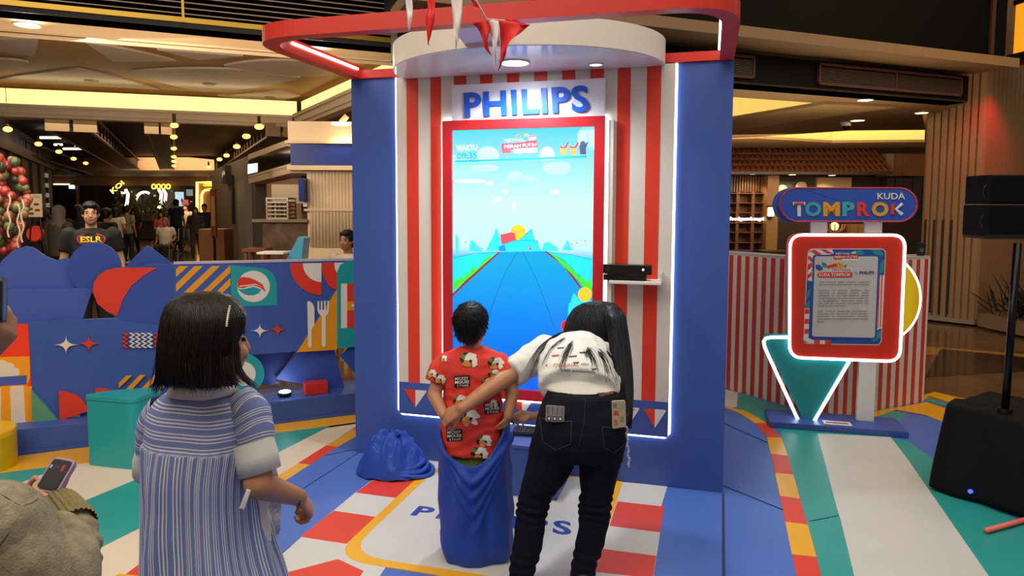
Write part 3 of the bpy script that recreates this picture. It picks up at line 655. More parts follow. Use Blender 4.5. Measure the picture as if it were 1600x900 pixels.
# ================================================================ right side of the stage
# sign: base, post, lit board, triangle, disc, name plate
SC = onz(1309,672); SF = Fr(SC, Vector((1,-0.13,0)))
sign = thing('game_sign', 'TOMPROK game sign with lit red board, teal triangle and yellow disc', 'sign', SF.pt(0,0,0))
BF0 = [onz(1202,668), onz(1420,685), onz(1400,664), onz(1198,651)]
fr2 = Fr(BF0[0], (BF0[1]-BF0[0]))
wB = (BF0[1]-BF0[0]).length
MB().rect(fr2, 0, 0.001, wB, 0.045, -0.34, 0).build('base', BLUE, sign, bevel=0.004)
SG = Fr(fr2.pt(0,0,-0.16), fr2.u)
def sp(x, y, d=0): return SG.pix(x, y, d)
def spx(L, d=0.0): return SG.pixs(L, d)
for x0, x1, y0, y1 in ((1340,1367,670,350),(1262,1288,520,350)):
    a, c = sp(x0, y0)[0], sp(x1, y0)[0]
    MB().rect(SG, a, 0.045 if y0 > 600 else sp(x0,560)[1], c, sp(1350,335)[1], -0.085, -0.035).build('post', WHITE, sign, bevel=0.002)
def plate(name, L, m, d0, d1, par=sign, dd=0.0, bevel=0.0): return MB().slab(SG, spx(L, dd), d0, d1).build(name, m, par, bevel=bevel)
# yellow disc with rim light
dc = plate('disc', ell(1378,466,59,66,48), mat('disc_yellow', '#d8b40a', 0.4), -0.03, 0.0)
def ledp(L, d, r=0.011, closed=False, m=LED, par=sign): return MB().tube([SG.pt(a, c, d) for a, c in spx(L, 0)], r, 8, closed=closed).build('rim_light', m, par, smooth=True)
ledp(ell(1378,466,60,67,40,-75,75), -0.01)
tri = plate('triangle', roundpoly([(1186,523),(1332,561),(1262,668)] if False else [(1188,522),(1228,521),(1300,560),(1331,563),(1262,668)], [12,2,1,2,12]), mat('triangle_teal', '#1a8f92', 0.4), 0.0, 0.03)
ledp([(1232,526),(1204,526),(1196,527.5),(1192.5,532),(1194,541),(1245,652),(1251,660),(1259,663.5),(1267,661),(1273,653),(1325,564)], 0.03)
brd = plate('board', roundpoly([(1233,365.5),(1412,366),(1403,563),(1231,556)], [19,19,19,19]), mat('board_red', '#d8301c', 0.4), 0.0, 0.055)
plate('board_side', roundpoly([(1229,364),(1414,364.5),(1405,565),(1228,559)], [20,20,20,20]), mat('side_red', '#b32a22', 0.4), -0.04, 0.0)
ledp(roundpoly([(1233,366.5),(1411,367),(1402.5,562.5),(1232,556)], [20,20,20,20]), 0.055, 0.010, True)
# poster
E = 0.056; pcount = [0]
def po(m, *Ls, par=None, name='poster_shape'):
    pcount[0] += 1
    for L in Ls: MB().slab(SG, spx(L, E), E-0.001, E+0.0005*pcount[0]).build(name, m, par or poster)
PB = mat('poster_blue', '#2750a0', 0.5); PW = mat('poster_paper', '#c9c6c2', 0.5); PT = mat('poster_teal', '#2a8f96', 0.5)
pcount[0] = 1
poster = MB().slab(SG, spx(roundpoly([(1262,388.5),(1384.5,388.5),(1377,539.5),(1255,537.5)], 9), E), E-0.001, E+0.0008).build('poster', WHITE, brd)
po(PB, roundpoly([(1263,389.5),(1383.5,389.5),(1376,538.5),(1256,536.5)], 8))
po(WHITE, [(1263,396),(1268,390),(1300,390),(1303,396),(1275,403),(1270,440),(1262,438)])
po(RED, [(1266,393),(1272,390),(1284,397),(1278,400)], [(1282,390),(1290,390),(1302,396),(1292,396)], [(1263,399),(1268,402),(1270,406),(1269,410),(1262,404)], [(1262,414),(1269,409),(1269,417),(1262,423)], [(1261,431),(1268,424),(1268,431),(1261,437)])
po(PT, [(1331,392),(1345,390),(1352,396),(1340,400)], [(1360,390),(1374,390),(1382,398),(1372,402)], [(1374,412),(1382,404),(1381,424),(1374,428)], [(1259,458),(1267,449),(1266,459),(1259,470)], [(1258,476),(1266,468),(1265,480),(1257,483)], [(1360,530),(1372,518),(1377,515),(1376,527),(1366,534)], [(1366,512),(1377,505),(1377,513),(1367,520)])
po(WHITE, [(1372,430),(1381.5,430),(1378,513),(1370,515)])
po(RED, [(1373,430),(1375,430),(1372,513),(1370.5,513)], [(1377,430),(1379,430),(1376,511),(1374.3,512)])
po(WHITE, [(1257,482),(1265,482),(1263,528),(1270,531),(1298,532),(1298,538),(1262,536),(1256,530)])
po(RED, [(1257.5,483),(1264.5,483),(1264.3,490),(1257.2,490)], [(1257,498),(1264,498),(1264,506),(1257,506)], [(1256.8,514),(1263.5,514),(1263.2,521.5),(1256.5,521.5)], [(1272,530.5),(1281,531),(1281,537.5),(1272,537)], [(1289,531),(1298,531.5),(1298,538),(1289,538)])
po(PB, roundpoly([(1270,398),(1375,398),(1369,530),(1266,528)], 5))
po(PW, roundpoly([(1273,400.5),(1372,400.5),(1366.5,527.5),(1268.5,525.5)], 4))
po(RED, roundpoly([(1302,398.5),(1341,398),(1341,405),(1302,405.5)], 3)); po(PB, roundpoly([(1305,394),(1330,393.5),(1330,398.5),(1305,399)], 2)); po(WHITE, [(1315,404.5),(1340,404),(1340,407.5),(1315,407.5)], [(1330,394.5),(1337,393),(1337,396),(1331,397)])
po(RED, roundpoly([(1277,425.5),(1332,425),(1332,433.5),(1276.5,433.5)], 4)); po(WHITE, roundpoly([(1296,418),(1331,417.5),(1331,424.8),(1296,425.3)], 3))
po(PT, [(1284,409),(1290,411),(1294,418),(1284,416)], [(1320,414),(1323,412),(1322,418),(1318,418)]); po(PB, [(1274,414),(1280,413),(1286,420),(1280,423),(1275,419)]); po(mat('poster_amber', '#dd9a2a'), [(1300,413),(1316,411),(1318,418),(1298,418)], [(1308,411),(1312,409),(1312,413)]); po(RED, [(1292,415),(1306,411),(1308,416),(1294,419)])
def ptext(t_, x0, y0, x1, y1, m, bold=0.0, par=None, shear=0.0, dk=0.0006):
    pcount[0] += 0.3
    q = quadmap(SG, [(x0,y1),(x1,y1-0.4),(x1,y0-0.4),(x0,y0)], E+0.0006*pcount[0]); text_on('poster_lettering', t_, SG,0,0,1,1,0,m,par or poster,bold=bold,mapf=q,res=2, shear=shear)
INK = mat('ink', '#2b2a30', 0.6)
ptext('FESTIVAL', 1306,394.8,1329,398, WHITE, 0.02); ptext('MERAH PUTIH', 1304,399.8,1339,403.6, WHITE, 0.01)
ptext('TENTANG', 1299,419.2,1329,424, mat('lettering_red','#b83a30'), 0.01); ptext('KUDA TOMPROK', 1280,427,1329,432, WHITE, 0.02)
ptext('By', 1336,425,1340,428.5, PB, 0.0); ptext('PHILIPS', 1343,423.8,1366,428.3, mat('lettering_navy','#1c2a66'), 0.03)
paras = [(439.5, ['Kuda  Tomprok  adalah  permainan  tradisional', 'dari Indonesia yang berasal dari daerah Betawi.']),
 (452.5, ['Permainan    ini    biasanya    dimainkan    oleh', 'anak-anak    di    lapangan    terbuka.    Dalam', 'permainan  ini,  satu  anak  berperan  sebagai', '"kuda" yang harus menahan beban pemain lain', 'di   punggungnya.   Anak-anak   yang   lain', 'melompat  dan  berusaha  menumpuk  di  atas', '"kuda" tersebut tanpa jatuh.']),
 (485, ['Kuda  Tomprok  mengajarkan  keseimbangan,', 'kekuatan,  dan  kerjasama  antar  pemain.', 'Permainan    ini    mencerminkan    semangat', 'kebersamaan dan kegembiraan dalam budaya', 'Betawi.'])]
for y, lines in paras:
    for i, l in enumerate(lines):
        x1 = 1358.5 - (y-440+i*4)*0.045; x0 = 1280 - (y-440+i*4)*0.045
        if l == 'Betawi.': x1 = x0+11
        if l.endswith('jatuh.'): x1 = x0+44
        ptext(l, x0, y+i*4.05, x1, y+i*4.05+3.2, INK, 0.0)
# name plate
np_ = plate('name_plate', [(1240,292.5)] + [(x, y) for x, y in ell(1404,320,28,27,14,90,-90)] + ell(1243,319.5,28,27,14,270,90), mat('plate_blue', '#2f55b4', 0.4), -0.02, 0.04)
plate('plate_back', [(x-7, y+1) for x, y in ell(1404,320,27,26,14,90,-90) + ell(1243,319.5,28,27,14,270,90)], mat('plate_back_blue', '#3a5ab4', 0.4), -0.06, -0.021)
MB().tube([SG.pt(a, c, 0.04) for a, c in spx(ell(1404,320,28.5,26,14,90,-90) + ell(1246,319.5,27,26,14,270,90), 0.04)], 0.0065, 6, closed=True).build('plate_border', mat('border_red', '#c63a3a', 0.4), np_, smooth=True)
def ntext(t_, x0, y0, x1, y1, m, bold, thick=0.006):
    q = quadmap(SG, [(x0,y1),(x1,y1),(x1,y0),(x0,y0)], 0.041); text_on('plate_letters', t_, SG,0,0,1,1,0,m,np_,bold=bold,thick=thick,mapf=q)
ntext('KUDA', 1371,301.5,1414,311.5, WHITE, 0.01)
cols_ = {'T':WHITE,'O':mat('letter_teal','#43a7b4'),'M':mat('letter_amber','#e5a021'),'P':mat('letter_teal','#43a7b4'),'R':mat('letter_red','#dc3b34'),'K':WHITE}
LT = [('T',1239,1258),('O',1258,1283),('M',1286,1312),('P',1316,1335),('R',1339,1359),('O',1362,1388)]
for i, (ch, x0, x1) in enumerate(LT): ntext(ch, x0, 315.5, x1, 338, cols_['M'] if i == 5 else cols_[ch], 0.045)
def strokes(m, *L):
    b = MB()
    for seg in L: b.tube([SG.pt(a, c, 0.044) for a, c in spx(seg, 0.044)], 0.0115, 8)
    b.build('plate_letters', m, np_)
strokes(cols_['R'], [(1241,318),(1256,318)]); strokes(cols_['R'], [(1395,318.5),(1394.5,335)]); strokes(WHITE, [(1410,318.5),(1400,327),(1409.5,335)])
# label at the base
MB().slab(SG, [(sp(1283,664)[0],0.0455),(sp(1326,668)[0],0.0455),(sp(1326,668)[0],0.047),(sp(1283,664)[0],0.047)], 0.03, 0.12).build('base_label', WHITE, sign)
MB().slab(SG, [(sp(1287,664)[0],0.0462),(sp(1322,668)[0],0.0462),(sp(1322,668)[0],0.0475),(sp(1287,664)[0],0.0475)], 0.06, 0.09).build('label_print', mat('label_red','#9c2f4a'), sign)
# striped counter behind the sign
c0, c1, c2, c3 = onz(1133,607), onz(1298,654), onz(1443,628), onz(1452,600)
cnt = thing('striped_counter', 'red and white striped low counter wall behind the lit sign', 'counter', (c0+c1)*0.5)
zt = (CAMP + ray(1146,397)*(c0.y/ray(1146,397).y)).z
zt = (CAMP + ray(1453,404)*(c2.y/ray(1453,404).y)).z
SW = mat('counter_white', '#d8cfc6', 0.5)
for i, (p, q, n_) in enumerate(((c0 - (c1-c0)*0.6, c1, 19),(c1, c2, 11))):
    f_ = Fr(p, q-p); L_ = (q-p).length
    w_ = MB().rect(f_, 0, 0.0, L_, zt, -0.05, 0).build('counter_panel', SW, cnt)
    for k_ in range(n_):
        a = (k_+0.5)*L_/n_ - 0.021
        MB().rect(f_, a, 0.003, a+0.042, zt-0.002, -0.001, 0.0025).build('red_stripe', mat('counter_red', '#c93628', 0.5), w_)
MB().prism([c0+(c0-c1)*0.6+Vector((0,0,zt)), c1+Vector((0,0,zt)), c2+Vector((0,0,zt)), c2+Vector((0.02,0.25,zt)), c1+Vector((0,0.35,zt)), c0+(c0-c1)*0.6+Vector((0,0.35,zt))], (0,0,0.02)).build('counter_top', mat('counter_top', '#b9b0a6', 0.4), cnt)
cp = Vector(c2); cupc = aty(1438,404,c2.y+0.06); cupc.z = zt+0.021
cup = thing('paper_cup', 'black takeaway coffee cup standing on the striped counter corner', 'cup', cupc)
MB().lathe(cupc, [(0.001,0),(0.028,0.0),(0.036,0.085),(0.001,0.085)], 24).build('body', mat('cup_black','#17171a',0.5), cup)
MB().lathe(cupc+Vector((0,0,0.085)), [(0.038,0.0),(0.039,0.008),(0.033,0.01),(0.032,0.018),(0.001,0.018)], 24).build('lid', mat('cup_lid','#0d0d0f',0.3), cup)
cf = Fr(cupc, (1,0,0)); MB().rect(cf, -0.022, 0.03, 0.004, 0.062, 0.02, 0.0345).build('cup_print', mat('cup_print', '#3c5a66'), cup)
# speaker stand, covered subwoofer and line speakers
sbp = [onz(1437,752), onz(1597,810), onz(1700,775)]
A_, Bc = onz(1441,762), onz(1612,818)
f_ = Fr(A_, Bc-A_); L_ = (Bc-A_).length; hs = f_.pix(1467,628,0)[1]
hs2 = 0.56
hs2 = (CAMP + ray(1466,634)*((f_.pt(0,0,-0.04).y)/ray(1466,634).y)).z
sub = thing('covered_subwoofer', 'bulky subwoofer under a black cloth cover standing at the right', 'speaker', f_.pt(L_/2,0,-0.35))
random.seed(3)
n1, n2 = 60, 40
def covr(s, t):
    """s around 0..1 perimeter, t 0..1 from the hem up"""
    pass
W2, D2c = L_*1.35, 0.62
b = MB(); rings = []
per = roundpoly([(0.0,0.0),(W2,0.0),(W2,-D2c),(0.0,-D2c)], 0.06, 5); per2 = []
for i in range(len(per)):
    p, q = Vector(per[i]), Vector(per[(i+1) % len(per)]); m_ = max(1, int((q-p).length/0.03))
    for k_ in range(m_): per2.append(tuple(p+(q-p)*k_/m_))
cen = Vector((W2/2, -D2c/2))
for j in range(22):
    t = j/21; z = 0.02 + t*hs2; R = []
    sh = 1.0 - 0.13*t**1.2
    for i, p in enumerate(per2):
        v = Vector(p)-cen; w_ = 0.012*noise.noise(Vector((p[0]*6, p[1]*6, z*1.5)))*1.2 + 0.006*math.sin(i*0.9)*(1-t)
        q = cen + v*(sh + w_/v.length); R.append(f_.pt(q.x+0.02, z + 0.01*noise.noise(Vector((p[0]*4,p[1]*4,9))), q.y))
    rings.append(R)
for j, k_ in enumerate((0.965, 0.9, 0.7, 0.45, 0.2, 0.03)):
    R = []
    for i, p in enumerate(per2):
        v = (Vector(p)-cen)*0.87*k_; q = cen+v; R.append(f_.pt(q.x+0.02, hs2+0.03+0.018*noise.noise(Vector((q.x*9, q.y*9, 3)))+0.01*(1-k_), q.y))
    rings.append(R)
b.loft(rings).build('cloth_cover', mat('cover_black', '#050506', 0.8, spec=0.25, bump=0.3, bscale=25), sub, smooth=True)
a_, c_ = f_.pix(1516,768,0.004)
MB().lathe(f_.pt(a_,c_,-0.004), [(0.001,0.0),(0.011,0.0),(0.011,0.012),(0.001,0.012)], 16, axis=f_.n).build('indicator_light', glow('led_blue', '#3148ff', 3.0), sub)
pc = f_.pt(L_*0.86, 0, -0.3); top = (CAMP + ray(1590,380)*(pc.y/ray(1590,380).y)); bot = (CAMP + ray(1571,625)*(pc.y/ray(1571,625).y))
pc = Vector((bot.x, pc.y, 0))
stn = thing('speaker_pole', 'black steel pole rising from the covered subwoofer to the line speakers', 'pole', Vector((pc.x,pc.y,hs2)))
MB().tube([Vector((bot.x,pc.y,hs2-0.05)), Vector((top.x,pc.y,top.z))], 0.019, 12).build('pole', mat('pole_black','#101114',0.25,metal=0.6), stn, smooth=True)
MB().tube([Vector((bot.x,pc.y,hs2+0.02)), Vector((bot.x,pc.y,hs2+0.06))], 0.035, 12).build('collar', BLACK, stn)
spf = Fr(Vector((top.x, pc.y, 0)), Vector((1,-0.05,0))); 
def sb2(x, y, d=0.0): return spf.pix(x, y, d)
MB().rect(spf, sb2(1504,373,-.2)[0], sb2(1510,373)[1], sb2(1504,373)[0]+0.72, sb2(1510,366)[1], -0.2, 0.01).build('cross_bar', BLACK, stn)
for (y0, y1, x0, nm, gp) in ((320,369.5,1505,'lower line speaker, black, resting on the cross bar of the pole','l'),(273,319,1509,'upper line speaker, black, stacked on the lower one','u')):
    sk = thing('line_speaker', nm, 'speaker', spf.pt(0.2, sb2(x0,y1)[1], -0.1))
    a = sb2(x0, y0, -0.2)[0]; MB().rect(spf, a, sb2(x0,y1)[1]+0.002, a+0.8, sb2(x0,y0)[1], -0.2, 0.0).build('cabinet', mat('cabinet_black', '#06070a', 0.7, spec=0.2), sk, bevel=0.006)
    MB().rect(spf, a+0.03, sb2(x0,y1)[1]+0.012, a+0.77, sb2(x0,y0)[1]-0.01, -0.001, 0.004).build('grille', mat('grille_black', '#07080c', 0.85, spec=0.15, bump=0.5, bscale=400), sk)
    MB().tube([spf.pt(a-0.002, sb2(x0,y0)[1]-0.05, -0.01), spf.pt(a-0.014, sb2(x0,y0)[1]-0.07, -0.01), spf.pt(a-0.014, sb2(x0,y0)[1]-0.10, -0.01), spf.pt(a-0.002, sb2(x0,y0)[1]-0.12, -0.01)], 0.003, 6).build('side_handle', BLACK, sk)
# red and white pole lying on the floor
p0, p1 = onz(1540,829,0.02), onz(1660,796,0.02)
rp = MB(); rp.tube([p0, p1], 0.013, 10).build('striped_rod', mat('rod_pink', '#e8705e', 0.35), None, smooth=True, label='thin pink rod lying on the floor in front of the covered subwoofer', cat='rod')
# ================================================================ mall architecture
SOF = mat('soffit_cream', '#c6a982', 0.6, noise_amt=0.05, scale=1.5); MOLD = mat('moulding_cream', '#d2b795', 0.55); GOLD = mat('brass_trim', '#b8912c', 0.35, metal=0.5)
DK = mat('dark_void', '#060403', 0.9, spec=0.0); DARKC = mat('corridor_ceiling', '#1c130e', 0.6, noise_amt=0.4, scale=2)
def hpoly(L, z): return [onz(x, y, z) for x, y in L]
def cap(name, L, z, th, m, par=None, **k):
    return MB().prism(hpoly(L, z), (0,0,th)).build(name, m, par, **k)
ZS = 3.4
# --- left fascia band with louvers above the soffit
Lf = onz(-300, -12, ZS); Rf = onz(640, 77, ZS)
LFa = Fr(Lf, Rf-Lf); LL = (Rf-Lf).length
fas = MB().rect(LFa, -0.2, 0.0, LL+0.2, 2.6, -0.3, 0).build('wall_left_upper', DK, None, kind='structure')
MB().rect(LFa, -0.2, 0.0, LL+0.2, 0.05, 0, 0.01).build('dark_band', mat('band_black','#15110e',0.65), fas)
MB().rect(LFa, -0.2, 0.05, LL+0.2, 0.10, 0, 0.03).build('brass_band', GOLD, fas)
slm = mat('slat_dark_brown', '#3a2a22', 0.5); sle = mat('slat_edge', '#a8927a', 0.5)
for i in range(24):
    b = MB(); b.rect(LFa, -0.2, 0.13+i*0.056, LL+0.2, 0.139+i*0.056, 0.012, 0.03); b.build('louver_slat', sle, fas)
for x in (286, 700): 
    a = LFa.pix(x, 20)[0]; MB().rect(LFa, a-0.012, 0.05, a+0.012, 1.5, 0, 0.035).build('louver_divider', GOLD, fas)
MB().rect(LFa, -0.2, 1.50, LL+0.2, 1.58, 0, 0.03).build('brass_band', GOLD, fas)
# --- left soffit (lower ceiling) around the coffer
zr = ZS+0.28
sof = cap('ceiling_soffit', [(-300,-12),(640,77),(700,82),(700,103),(615,97),(0,48),(-300,24)], ZS, 0.02, SOF, None, kind='structure')
cof_o = [(-300,24),(0,48),(615,97),(640,100),(457,180),(0,160),(-300,146)]
cap('soffit_panel', [(700,66),(700,190),(457,190),(457,180),(640,100),(615,97),(700,103)], ZS+0.001, 0.02, SOF, sof)
# moulding that frames the coffer
def strip(name, L, z, r, m, par): return MB().tube(hpoly(L, z), r, 6).build(name, m, par)
strip('moulding', [(-300,27),(0,51),(615,99),(640,101)], ZS-0.0, 0.035, MOLD, sof)
strip('moulding', [(-300,21),(0,45),(617,95)], ZS-0.0, 0.02, MOLD, sof)
# far lip (crown) of the coffer: a deep beam whose face carries the cove
lipA = hpoly([(-300,148),(0,163),(457,182)], ZS); 
crown = mat('crown_cream', '#ead8be', 0.5)
b = MB()
for i in range(2):
    p, q = lipA[i], lipA[i+1]; f_ = Fr(p, q-p); L_ = (q-p).length
    b.slab(f_, [(0,-0.02),(L_,-0.02),(L_,-0.14),(0,-0.14)], -0.3, -0.03); b.slab(f_, [(0,0.02),(L_,0.02),(L_,-0.03),(0,-0.03)], -0.3, 0.03); b.slab(f_, [(0,-0.14),(L_,-0.14),(L_,-0.2),(0,-0.2)], -0.3, -0.08)
b.build('crown_moulding', crown, sof)
pr1, pr2 = onz(457,182,ZS), onz(640,100,ZS); f_ = Fr(pr1, pr2-pr1); L_ = (pr2-pr1).length
b = MB(); b.slab(f_, [(0,-0.02),(L_,-0.02),(L_,-0.14),(0,-0.14)], -0.28, -0.03); b.slab(f_, [(0,0.02),(L_,0.02),(L_,-0.03),(0,-0.03)], -0.28, 0.03); b.slab(f_, [(0,-0.14),(L_,-0.14),(L_,-0.2),(0,-0.2)], -0.28, -0.08)
b.build('crown_moulding', crown, sof)
# coffer ceiling and its raised light motifs
cofr = MB().prism([p + Vector((0,0,0.42)) for p in hpoly([(-400,10),(0,35),(700,80),(700,140),(457,200),(0,190),(-400,175)], ZS)], (0,0,0.03)).build('coffer_ceiling', mat('coffer_tan', '#a87f45', 0.6), sof)
zc = ZS+0.419
PAN = mat('motif_mauve', '#c4b2a6', 0.6)
def motif(L): MB().prism([onz(x, y, zc-0.03) for x, y in L], (0,0,0.032)).build('ceiling_motif', PAN, cofr)
motif([(0,62),(60,60),(58,75),(52,88),(0,82)]); motif([(133,67)] + bez((133,67),(200,76),(275,96),8)[1:] + [(178,97)]); motif([(245,78),(380,88),(310,94)])
motif(bez((350,103),(420,88),(505,100),8) + bez((545,107),(520,121),(480,120),6) + bez((480,120),(410,116),(350,103),6))
motif(bez((205,112),(320,103),(400,112),8) + bez((400,112),(430,118),(470,122),4) + bez((470,122),(400,142),(320,143),8) + bez((320,143),(260,136),(205,112),6))
motif([(0,93)] + bez((0,93),(25,93),(45,98),4) + [(0,112)]); motif([(30,118),(120,108),(180,120),(250,140),(140,134),(0,124)]); motif([(340,150),(440,142),(470,150),(430,160)])
# cove light along the far and right riser
def cove(L, z, h, d=0.0, e=2.4, col='#ffd879'):
    P_ = hpoly(L, z)
    for i in range(len(P_)-1): 
        f_ = Fr(P_[i], P_[i+1]-P_[i]); MB().rect(f_, 0, 0, (P_[i+1]-P_[i]).length, h, -0.02-d, -d).build('cove_light', glow('cove_'+col.strip('#')+str(e), col, e), sof)
cove([(-300,146),(0,160),(464,179)], ZS+0.03, 0.30, 0.30, 1.15, '#ffe69a'); cove([(449,179),(640,99)], ZS+0.03, 0.28, 0.28, 1.1, '#ffe69a')
light('cove_wash', 'AREA', onz(230,158,ZS+0.06)+Vector((0,0.12,0)), onz(230,158,ZS+0.06)+Vector((0.1,-0.25,1)), 7, (1,0.82,0.5), 4.5, 0.12)
# downlights in the soffit
for (x, y, r, e, nm) in ((43,39,0.11,9,'bright round ceiling downlight at the upper left corner'),(493,80.5,0.11,9,'bright round ceiling downlight seen through the red ring')):
    t_ = thing('downlight', nm, 'lamp', onz(x, y, ZS)); downlight(onz(x, y, ZS), r, 'rim', t_, e, '#ffe2b0')
    light('downlight_glow', 'SPOT', onz(x, y, ZS)-Vector((0,0,0.05)), onz(x, y, 0), 40, (1,0.85,0.62), 0.1, spot=1.9)
for i, (x, y) in enumerate(((143,126),(327,131),(422,152))):
    c_ = onz(x, y, zc-0.03)
    MB().lathe(c_, [(0.001,-0.015),(0.11,-0.015),(0.12,0.0)], 20).build('ceiling_speaker', mat('speaker_tan', '#8f7a63', 0.6), None, label='flat round ceiling speaker in the tan coffer, %s of three' % ('leftmost','middle','rightmost')[i], cat='speaker')
# --- dark corridor beyond, with trussed lights
XC0, XC1 = -15.2, -5.6
DIRC = Vector((-535,1090,0)).normalized()
CEZ = 3.55
corr = MB().prism([onz(-300,198,CEZ), onz(468,188,CEZ), onz(335,279,CEZ), onz(-300,279,CEZ)], (0,0,0.1)).build('ceiling_corridor', DARKC, None, kind='structure')
def panelq(name, L, z, th, m, par): return MB().prism(hpoly(L, z), (0,0,th)).build(name, m, par)
# back wall of the corridor
YB_ = 34.0
bw = MB(); BWF = Fr((aty(60,330,YB_).x-8, YB_, 0), (1,0,0))
bw.rect(BWF, 0, 0, 34, 6.0, -0.3, 0).build('wall_back', mat('wall_tan', '#7a5c42', 0.6), None, kind='structure')
WBK = bpy.data.objects['wall_back']
def bwr(name, x0, y0, x1, y1, m, d=0.03, par=None, z=0.0): 
    a0_, c0_ = BWF.pix(x0, y1, z); a1_, c1_ = BWF.pix(x1, y0, z); return MB().rect(BWF, a0_, c0_, a1_, c1_, z, z+d).build(name, m, par or WBK)
bwr('shop_fascia', 80, 270, 340, 277, mat('fascia_red_brown', '#5e2c1e', 0.5), 0.1); bwr('shop_fascia', 118, 282, 330, 290, mat('fascia_tan', '#6d5137', 0.5), 0.12)
bwr('shop_opening', 128, 290, 305, 372, mat('shop_dark', '#16100d', 0.5), 0.05)
bwr('shop_opening', 84, 287, 118, 345, mat('shop_dark', '#16100d', 0.5), 0.05)
bwr('light_strip', 85, 287, 110, 289, glow('strip_warm', '#ffd9a0', 2.5), 0.08)
bwr('shop_screen', 110, 289, 118, 295, glow('screen_pale', '#d7f0ec', 1.2), 0.12)
bwr('menu_screen', 276, 300, 292, 322, glow('menu_blue', '#a8c8e8', 0.9), 0.12); bwr('menu_screen', 286, 312, 295, 321, glow('menu_red', '#c05a50', 0.7), 0.14)
bwr('menu_screen', 291, 296, 302, 306, glow('menu_grey', '#7d8f9a', 0.5), 0.12)
random.seed(5)
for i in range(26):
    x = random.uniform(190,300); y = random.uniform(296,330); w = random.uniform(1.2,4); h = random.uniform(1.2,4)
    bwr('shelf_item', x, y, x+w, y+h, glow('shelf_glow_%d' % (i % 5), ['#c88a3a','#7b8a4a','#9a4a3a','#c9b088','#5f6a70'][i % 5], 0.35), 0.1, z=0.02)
for i in range(5): bwr('shop_mullion', 150+i*35, 290, 152+i*35, 345, mat('mullion_dark', '#2a1c14', 0.5), 0.1, z=0.03)
bwr('counter_front', 190, 345, 300, 372, mat('counter_dark', '#2b1e17', 0.5), 0.8)
bwr('glass_case', 195, 333, 250, 345, mat('case_glass', '#6a5a48', 0.2), 0.7)
# glowing signs on the back wall
def wall_text(nm, lab, t_, q4, e, col, par=None, bold=0.01):
    q = quadmap(BWF, q4, 0.35); o = text_on(nm, t_, BWF, 0,0,1,1,0, glow('sign_'+col.strip('#'), col, e), None, bold=bold, thick=0.05, mapf=q, label=lab, cat='sign'); return o
wall_text('lit_sign', 'glowing gold slanted KOI sign on the far shop front', 'KOI', [(177,303),(195,287),(190,282),(172,297)], 2.2, '#ffcf66')
wall_text('lit_sign', 'tiny pale glowing lettering just below the slanted gold sign', 'Thé', [(189,303),(196,303),(196,299.5),(189,299.5)], 1.5, '#fff0c8')
wall_text('lit_sign', 'row of four glowing gold characters on the far shop front', 'ดื่ม'  if False else 'OOOO', [(237,296),(267,296),(267,287),(237,287)], 2.2, '#ffc94a', bold=0.03)
wall_text('lit_sign', 'yellow glowing CUBE sign above the arched doorway at the corridor end', 'CUBE', [(318,291),(333,291),(333,287),(318,287)], 2.2, '#ffd51e', bold=0.02)
def neon(name, lab, L, r, col, e, d=0.4, par=None):
    o = MB().tube([BWF.pt(*BWF.pix(x, y, d), d) for x, y in L], r, 6).build(name, glow('neon_'+col.strip('#'), col, e), par, label=lab, cat='light' if lab else None); return o
dr = thing('arched_doorway', 'doorway with warm glowing arch and upright light bar at the corridor end', 'doorway', BWF.pt(BWF.pix(315,340)[0], 0, 0.3))
neon('light_bar', None, [(308,340),(308,285),(334,285)], 0.07, '#ffc670', 2.2, par=dr)
neon('light_arch', None, [(315,340),(315,305),(317,300),(321,297),(330,296)], 0.06, '#ffc670', 2.2, par=dr)
MB().rect(BWF, BWF.pix(309,330,0.3)[0], 0, BWF.pix(334,330,0.3)[0], BWF.pix(320,285,0.3)[1], 0.0, 0.3).build('wall_panel', mat('arch_tan', '#8a6a3c', 0.5), dr)
wr = neon('light_ring', 'half circle of small white lights above the flower display', [(226+14*math.cos(math.radians(a)), 316-16*math.sin(math.radians(a))) for a in range(60,190,10)], 0.06, '#fff2cc', 2.5)
for k_, x in enumerate((196,248,255)):
    neon('light_string', ['string of white lights beside the slanted gold sign','curtain string of white lights left of the pair','curtain string of white lights right of the pair'][k_], [(x, 296), (x+4, 303), (x+3, 315), (x, 326)], 0.07, '#fff0c4', 2.2)
# plants in front of the back shops
lm = mat('far_leaf', '#3a3a1c', 0.7)
random.seed(11)
pl = MB()
for i in range(220):
    c_ = aty(random.gauss(228,22), random.gauss(328,6), 31 + random.uniform(-.3,.3)); v = Vector((random.uniform(-1,1), random.uniform(-1,1), random.uniform(0,1)))*0.32
    s_ = v.orthogonal().normalized()*0.05; pl.add([c_-s_, c_+v*0.5+s_, c_+v, c_+v*0.5-s_], [(0,1,2,3)])
pl.build('foliage_display', lm, None, fixn=False, label='bushy flower and foliage display before the far shops', cat='plants', kind='stuff')
